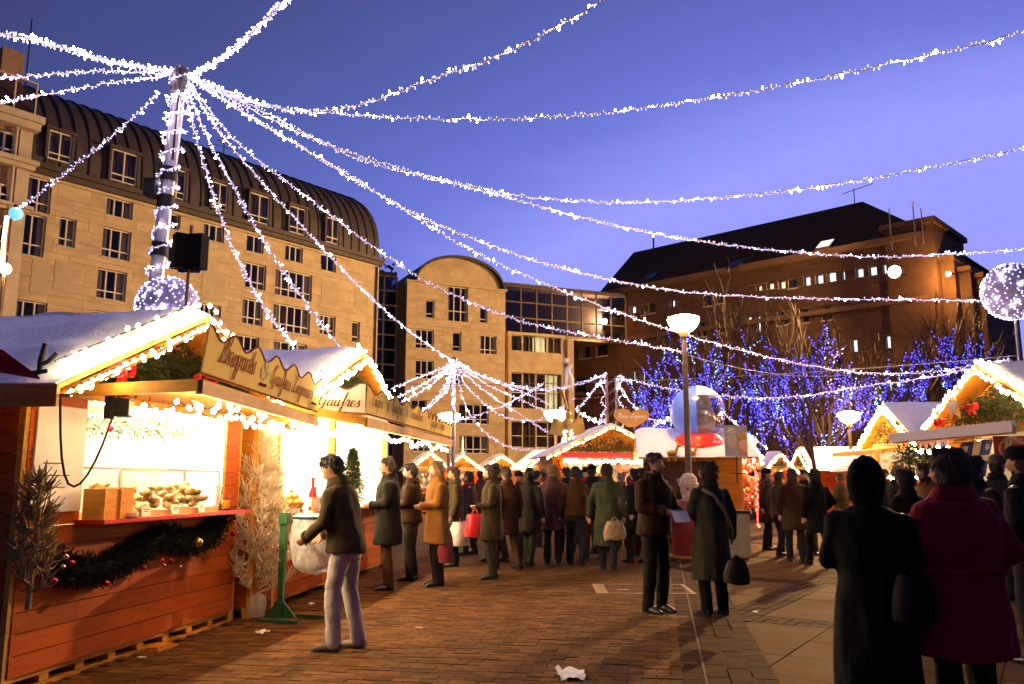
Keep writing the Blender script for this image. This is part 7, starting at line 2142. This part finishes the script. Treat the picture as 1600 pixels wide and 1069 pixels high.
# crowd, back to front
CR = [(735, 17.5, LEFT, 1.66, navy, 'coat', 'dark', 'long', 'navy coat behind the green trousers', .1), (792, 14.6, .4, 1.74, brown, 'coat', 'brown', 'short', 'brown coat walking away left of centre', .22),
      (812, 17.0, TOWARD - .5, 1.70, olive, 'jacket', 'dark', 'short', 'olive jacket walking towards the camera', .2), (838, 19.5, -.5, 1.76, char, 'coat', 'dark', 'short', 'charcoal coat before the far stalls', .1),
      (862, 15.6, -.2, 1.72, mauve, 'coat', 'blond', 'bob', 'mauve coat left of the black group', .15), (884, 18.0, .3, 1.76, black, 'coat', 'dark', 'short', 'black coat facing the red-lit stall', .05),
      (905, 20.5, 0, 1.68, char, 'jacket', 'brown', 'long', 'charcoal jacket nearest the red-lit counter', 0), (924, 16.6, .2, 1.78, black, 'jacket', 'dark', 'short', 'black jacket in the middle of the crowd', .12),
      (946, 14.4, -.3, 1.70, gtrs, 'long', 'brown', 'bob', 'long grey-green coat walking before the red-lit stall', .2), (968, 19.0, .1, 1.70, brown, 'jacket', 'grey', 'short', 'brown jacket and grey hair at the red-lit stall', .0),
      (982, 21.0, -.3, 1.62, wine, 'jacket', 'dark', 'bob', 'dark red jacket at the red-lit counter', 0), (1000, 17.2, .3, 1.74, navy, 'jacket', 'dark', 'short', 'navy jacket behind the tall person', .1),
      (1190, 18.6, RIGHT, 1.70, brown, 'coat', 'dark', 'long', 'brown coat looking at the red hanging goods', .05), (1210, 17.0, RIGHT + .6, 1.66, olive, 'jacket', 'brown', 'short', 'olive jacket right of the red hanging goods', .15),
      (1395, 13.5, RIGHT, 1.72, char, 'coat', 'grey', 'short', 'charcoal coat between the two large foreground figures', .1), (1415, 17.0, .3, 1.70, brown, 'jacket', 'brown', 'bob', 'brown jacket far behind the wine coat', .05),
      (1440, 10.8, LEFT + .4, 1.70, tan, 'jacket', 'brown', 'long', 'tan jacket half hidden behind the wine coat', .1), (1548, 11.0, RIGHT, 1.74, navy, 'coat', 'dark', 'short', 'navy coat at the counter of the right stall', 0),
      (1375, 20.0, -.2, 1.74, black, 'coat', 'dark', 'short', 'black coat far behind near the light-edged stall', .1), (752, 21.0, .5, 1.70, mauve, 'jacket', 'brown', 'short', 'mauve jacket near the far stalls', .1),
      (690, 20.5, .1, 1.72, brown, 'coat', 'dark', 'short', 'brown coat beyond the queue', .1), (1306, 21.0, .4, 1.72, olive, 'coat', 'brown', 'short', 'olive coat far behind the black coat', .15),
      (850, 23.0, .0, 1.70, wine, 'coat', 'dark', 'long', 'dark red coat far left of the red-lit stall', .1), (1062, 19.6, LEFT, 1.66, char, 'jacket', 'dark', 'bob', 'charcoal jacket beside the bearded statue', 0)]
CR += [(776, 16.0, .9, 1.78, black, 'coat', 'dark', 'short', 'black coat arm in arm behind the green trousers', .1), (826, 15.2, -.6, 1.66, char, 'coat', 'dark', 'bob', 'charcoal coat beside the mauve coat', .2), (898, 15.4, .1, 1.70, brown, 'jacket', 'dark', 'short', 'brown jacket right of the mauve coat', .18),
       (914, 19.2, TOWARD + .4, 1.74, char, 'coat', 'brown', 'short', 'charcoal coat walking back from the red-lit stall', .2), (935, 17.8, 1.2, 1.58, wine, 'jacket', 'dark', 'long', 'dark red jacket in the thick of the crowd', .1), (1250, 17.6, TOWARD, 1.72, navy, 'coat', 'dark', 'short', 'navy coat coming towards the camera behind the black coat', .2),
       (990, 15.8, .6, 1.68, black, 'coat', 'dark', 'short', 'black coat just left of the tall person', .1), (1408, 10.2, .5, 1.66, black, 'coat', 'dark', 'bob', 'black coat glimpsed between the two foreground figures', .1)]
ARMS = ['down', 'pocket', 'front', 'down', 'back', 'carry']
rnd = random.Random(12)
for k, (px_, d_, yw, h_, c_, cl, hr, hs_, lab, st_) in enumerate(CR):
    h_ += rnd.uniform(-.07, .07)
    person(gd(px_, d_), yw + rnd.uniform(-.2, .2), h_, 'person in ' + lab, c_, cl, rnd.choice((black, char, navy, gtrs, brown)), None, hr, hs_, rnd.randrange(3), armL=rnd.choice(ARMS), armR=rnd.choice(ARMS), stride=st_, vox=.021, head_yaw=rnd.uniform(-.4, .4),
           hat=(rnd.choice((black, wine, grey)) if k % 5 == 2 else None), scarf=(rnd.choice((cream, wine, grey)) if k % 3 == 0 else None))
# seller behind the waffle counter
person(tuple(tow(s2, (.75, .85, 0)).xy), PI + .5, 1.72, 'person in pale shirt behind the waffle counter', cloth('pale_blue_shirt', (.45, .46, .62)), 'jacket', char, None, 'dark', 'short', 2, armL='front', armR='front', lean=.15, head_pitch=.3, vox=.012)

# ---- bags carried by people
m_bagw = M('plastic_bag_white', (.62, .56, .46), .35, var=.15, scale=9, bump=.6, bscale=14)
def shopping_bag(loc, w_, h_, mat, label, rz=0.0, soft=.12):
    t = thing('shopping_bag', label, 'bag', loc, rz)
    NU, NV = 16, 12; b = MB(); vs_, fs = [], []
    for j in range(NV + 1):
        f = j / NV
        for k in range(NU):
            a = 2 * PI * k / NU; r_ = (1 - .18 * f) * (.75 + .5 * math.sin(PI * (1 - f) * .6 + .4))
            p = Vector((w_ * r_ * .5 * math.copysign(abs(math.cos(a)) ** .7, math.cos(a)), w_ * .32 * r_ * math.copysign(abs(math.sin(a)) ** .7, math.sin(a)), -h_ + h_ * .82 * f))
            p *= 1 + soft * mnoise.noise(p * 9 + Vector((loc[0], 0, 0))); vs_.append(p)
    for j in range(NV):
        for k in range(NU): q = j * NU + k; q2 = j * NU + (k + 1) % NU; fs.append((q, q2, q2 + NU, q + NU))
    fs.append(tuple(range(NU - 1, -1, -1))); b.add(vs_, fs); b.build('sack', mat, t, True)
    for s_ in (-1, 1):
        MB().tube([(-w_ * .2, s_ * w_ * .12, -h_ * .2), (-w_ * .08, s_ * .02, -.02), (0, 0, .0), (w_ * .08, s_ * .02, -.02), (w_ * .2, s_ * w_ * .12, -h_ * .2)], .008, 6).build('handle', mat, t)
    return t
shopping_bag(at(718, 806, 15.1), .42, .52, m_bagw, 'crumpled cream carrier bag held behind the queue', 1.2)
shopping_bag(at(742, 795, 14.9), .30, .48, m_redcloth, 'red carrier bag beside the cream bag', .4)
shopping_bag(at(694, 818, 12.4), .34, .55, M('dark_red_bag', (.22, .02, .02), .5, var=.2), 'dark red shopping bag carried by the tan coat', 1.4)
shopping_bag(at(960, 808, 14.1), .32, .36, M('patterned_bag', (.28, .17, .08), .6, var=.6, scale=16), 'brown patterned bag carried in the middle of the crowd', .2)
shopping_bag(at(1424, 880, 4.55), .22, .30, M('black_handbag', (.008, .006, .005), .7, spec=.1), 'black handbag hanging between the hooded and wine coats', .5)
shopping_bag(at(1150, 868, 8.95), .24, .28, M('dark_handbag', (.018, .012, .008), .7, spec=.1), 'dark handbag at the hip of the long grey-green coat', .3)
def strap(pts, w_, mat, label):
    """flat strap following points"""
    b = MB(); b.tube([Vector(p) for p in pts], [(w_, .006)] * len(pts), 8, up0=(1, 0, .3)); o = b.build('shoulder_strap', mat, None, True); return tag(o, label, 'strap')
W_ = lambda p: Matrix.Translation(p_wom.location) @ Matrix.Rotation(p_wom.rotation_euler.z, 4, 'Z') @ Vector(p)
strap([W_((-.13, -.06, 1.40)), W_((-.07, -.19, 1.33)), W_((.05, -.215, 1.15)), W_((.17, -.17, .95)), W_((.24, -.06, .80))], .022, M('tan_strap', (.20, .12, .06), .6), 'tan strap slung across the back of the grey-green coat')
# folded leaflet held by the tall person
lf = thing('leaflet', 'pale folded leaflet held between the centre pair', 'leaflet', at(1062, 805, 9.15), .5)
lf.scale = (.62, .62, .62); lf.rotation_euler.x = -.5
MB().poly([(-.15, 0, .08), (.02, -.03, .06), (.0, -.06, -.16), (-.17, -.02, -.14)], .003, (0, -1, .2)).build('left_page', m_signw, lf)
MB().poly([(.02, -.03, .06), (.19, .0, .09), (.17, -.03, -.13), (.0, -.06, -.16)], .003, (0, -1, .2)).build('right_page', m_signw, lf)
MB().poly([(-.15, -.006, .10), (.19, -.006, .11), (.19, -.006, .085), (-.15, -.006, .075)], .003, (0, -1, .2)).build('green_edge', M('leaflet_green', (.03, .22, .12), .6), lf)
bpy.data.scenes.remove(WORK)
# ================================================================== props in front of the stalls
m_frost = M('frosted_twig', (.66, .54, .36), .85, var=.3, scale=14, bump=.2)
m_frost2 = M('dry_twig', (.30, .22, .09), .9, var=.35, scale=14)
def frosted_tree(loc, h, rmax, label, seed, nb=60, pot=True, up=.7, mat=None):
    rnd = random.Random(seed)
    t = thing('frosted_tree', label, 'tree', loc)
    MB().tube([(0, 0, .0), (.01, 0, h * .5), (0, .01, h)], [.022, .016, .006], 7).build('trunk', mat or m_frost, t, True)
    b = MB()
    for k in range(nb):
        f = .12 + .86 * (k + rnd.random()) / nb; z = h * f; R_ = rmax * (1 - f) ** .75 * rnd.uniform(.7, 1.1) + .03; a = k * 2.4 + rnd.uniform(-.3, .3)
        d = Vector((math.cos(a), math.sin(a), 0)); p0 = Vector((0, 0, z)); p1 = p0 + d * R_ * .6 + Vector((0, 0, R_ * .22)); p2 = p0 + d * R_ + Vector((0, 0, R_ * up))
        b.tube([p0, p1, p2], [.011, .009, .005], 5)
        for j in range(int(16 + R_ * 70)):
            q = rnd.uniform(.2, 1); s_ = p0.lerp(p1, q * 2) if q < .5 else p1.lerp(p2, (q - .5) * 2)
            e = (d * rnd.uniform(.2, 1) + Vector((rnd.gauss(0, .6), rnd.gauss(0, .6), rnd.uniform(.1, 1.0)))).normalized()
            L = rnd.uniform(.05, .13); m_ = s_ + e * L * .6; b.tube([s_, m_, s_ + e * L + Vector((0, 0, L * .25))], [.0062, .0055, .004], 4, caps=False)
    tag(b.build('branches', mat or m_frost, t), kind='stuff')
    if pot:
        MB().lathe([(0, 0), (.12, 0), (.14, .10), (.13, .22), (.09, .25), (0, .24)], 14).build('wrapped_root_ball', M('pale_paper', (.40, .33, .24), .8, var=.3, scale=9, bump=.8, bscale=12), t, True)
    return t
c = onz(378, 965)
frosted_tree((c.x + .12, c.y, 0), 1.98, .50, 'frosted bare fir tree standing between the two stalls', 5, 120)
pf = onfront(45, 915, sP1, su1, -.16)
p = tow(s1, (pf[0], -.17, .60))
frosted_tree((p.x, p.y, p.z), .90, .14, 'small dry fir branch fixed to the near corner of the fritter stall', 8, 24, pot=False, up=1.6, mat=m_frost2)

# green waste bag stand
c = onz(437, 972)
m_green = M('green_enamel', (.022, .095, .030), .4, var=.2, coat=.2)
ws = thing('waste_bag_stand', 'green steel waste bag stand in front of the frosted fir', 'waste stand', (c.x, c.y, 0), -.12)
MB().bb(-.03, .03, -.03, .03, 0, 1.03).build('post', m_green, ws)
MB().bar((-.20, -.10, .022), (.28, -.16, .022), .06, .044).build('foot', m_green, ws)
MB().bar((.0, -.11, .022), (.0, .34, .022), .06, .043).build('foot', m_green, ws)
MB().bar((.0, .30, .024), (.46, .20, .024), .06, .044).build('foot', m_green, ws)
for s_ in (-1, 1): MB().poly([(s_ * .03, -.004, .04), (s_ * .18, -.004, .045), (s_ * .03, -.004, .22)], .012, (0, 1, 0)).build('gusset', m_green, ws)
MB().bb(-.045, .055, -.05, .05, 1.03, 1.15).build('bracket', m_green, ws)
ring = [(.36 + .26 * math.cos(a), .02 + .22 * math.sin(a), 1.10) for a in [2 * PI * k / 24 for k in range(25)]]
MB().tube(ring, .013, 8, caps=False).build('ring', m_green, ws, True)
MB().lathe([(.258, 1.115), (.20, 1.135), (.0, 1.14)], 20, (.36, .02, 0)).build('lid', M('lid_pale', (.45, .48, .42), .5, var=.15), ws, True)
bag = MB(); NU, NV = 30, 20; vs_, fs = [], []
for j in range(NV + 1):
    f = j / NV
    for k in range(NU):
        a = 2 * PI * k / NU; r_ = (.25 - .05 * f + .05 * math.sin(PI * f)) * math.sqrt(max(.02, 1 - max(0, (f - .80) / .2) ** 2))
        p = Vector((.36 + r_ * math.cos(a), .02 + r_ * .85 * math.sin(a), 1.11 - .62 * f)); q = mnoise.noise(Vector((math.cos(a) * 4, math.sin(a) * 4, f * 2.5)))
        p += Vector((math.cos(a), math.sin(a), 0)) * .030 * q; vs_.append(p)
for j in range(NV):
    for k in range(NU): q = j * NU + k; q2 = j * NU + (k + 1) % NU; fs.append((q, q + NU, q2 + NU, q2))
bag.add(vs_, fs)
mb2 = bpy.data.materials.new('clear_bag_film'); mb2.use_nodes = True
n_, l_ = mb2.node_tree.nodes, mb2.node_tree.links
pr_ = n_['Principled BSDF']; pr_.inputs['Base Color'].default_value = (.62, .58, .55, 1); pr_.inputs['Roughness'].default_value = .3
tr_ = n_.new('ShaderNodeBsdfTransparent'); mx_ = n_.new('ShaderNodeMixShader'); nz_ = n_.new('ShaderNodeTexNoise'); nz_.inputs['Scale'].default_value = 7
mr_ = n_.new('ShaderNodeMapRange'); mr_.inputs[1].default_value = .35; mr_.inputs[2].default_value = .7; mr_.inputs[3].default_value = .45; mr_.inputs[4].default_value = .9
l_.new(nz_.outputs[0], mr_.inputs[0]); l_.new(mr_.outputs[0], mx_.inputs[0]); l_.new(tr_.outputs[0], mx_.inputs[1]); l_.new(pr_.outputs[0], mx_.inputs[2]); l_.new(mx_.outputs[0], n_['Material Output'].inputs[0])
wb = thing('waste_bag', 'clear plastic waste bag hanging from the green stand', 'waste bag', tuple(ws.location), -.12)
bag.build('film', mb2, wb, True)
b = MB(); rnd = random.Random(6)
for k in range(26):
    a = rnd.uniform(0, 6.28); r_ = rnd.uniform(0, .15); b.cur = rnd.randrange(3); b.ball((.36 + r_ * math.cos(a), .02 + r_ * math.sin(a), .58 + rnd.uniform(0, .17)), rnd.uniform(.03, .06), 7, 5, (1, 1, .7))
tag(b.build('rubbish', [m_signw, m_beam, m_black], wb, True), kind='stuff')

# litter
def litter(px, py, s_, label, mat, seed):
    p = onz(px, py); rnd = random.Random(seed); b = MB(); N = 7; vs_, fs = [], []
    for j in range(N):
        for i in range(N):
            vs_.append(((i / (N - 1) - .5) * s_ * 1.6 + rnd.gauss(0, s_ * .05), (j / (N - 1) - .5) * s_ + rnd.gauss(0, s_ * .05), .012 + abs(mnoise.noise(Vector((i * .8 + seed, j * .9, 0)))) * s_ * .5))
    for j in range(N - 1):
        for i in range(N - 1): q = j * N + i; fs.append((q, q + 1, q + N + 1, q + N))
    o = b.add(vs_, fs).build('paper_scrap', mat, None, True, (p.x, p.y, 0), rnd.uniform(0, 3)); return tag(o, label, 'litter')
litter(890, 1058, .20, 'crumpled white paper bag on the bricks at the bottom edge', m_signw, 1)
litter(410, 990, .09, 'white paper scrap beside the foot of the green stand', m_signw, 2)
litter(486, 946, .07, 'small paper scrap on the paving behind the green stand', m_signw, 3)
litter(655, 983, .05, 'tiny reddish paper scrap on the bricks in the middle', M('litter_pink', (.5, .28, .2), .7), 4)
litter(208, 1020, .06, 'small pale scrap beside the pallet of the fritter stall', m_signw, 5)
litter(1180, 958, .06, 'small pale scrap on the dark diagonal band', m_signw, 6)
litter(222, 1030, .05, 'second pale scrap near the fritter stall pallet', m_signw, 8)
b = onz(212, 1022)
wd = thing('wood_wedge', 'pale wooden wedge lying by the pallet of the fritter stall', 'wedge', (b.x, b.y, 0), sh1)
wd.location = tow(s1, (1.72, -.10, 0)); MB().bb(-.16, .16, -.14, .0, 0, .03).bb(-.14, .10, -.12, .0, .031, .05).build('board', m_plank_l, wd)
# kerb platform under the far queue
kp = onz(720, 852); k2 = onz(820, 850)
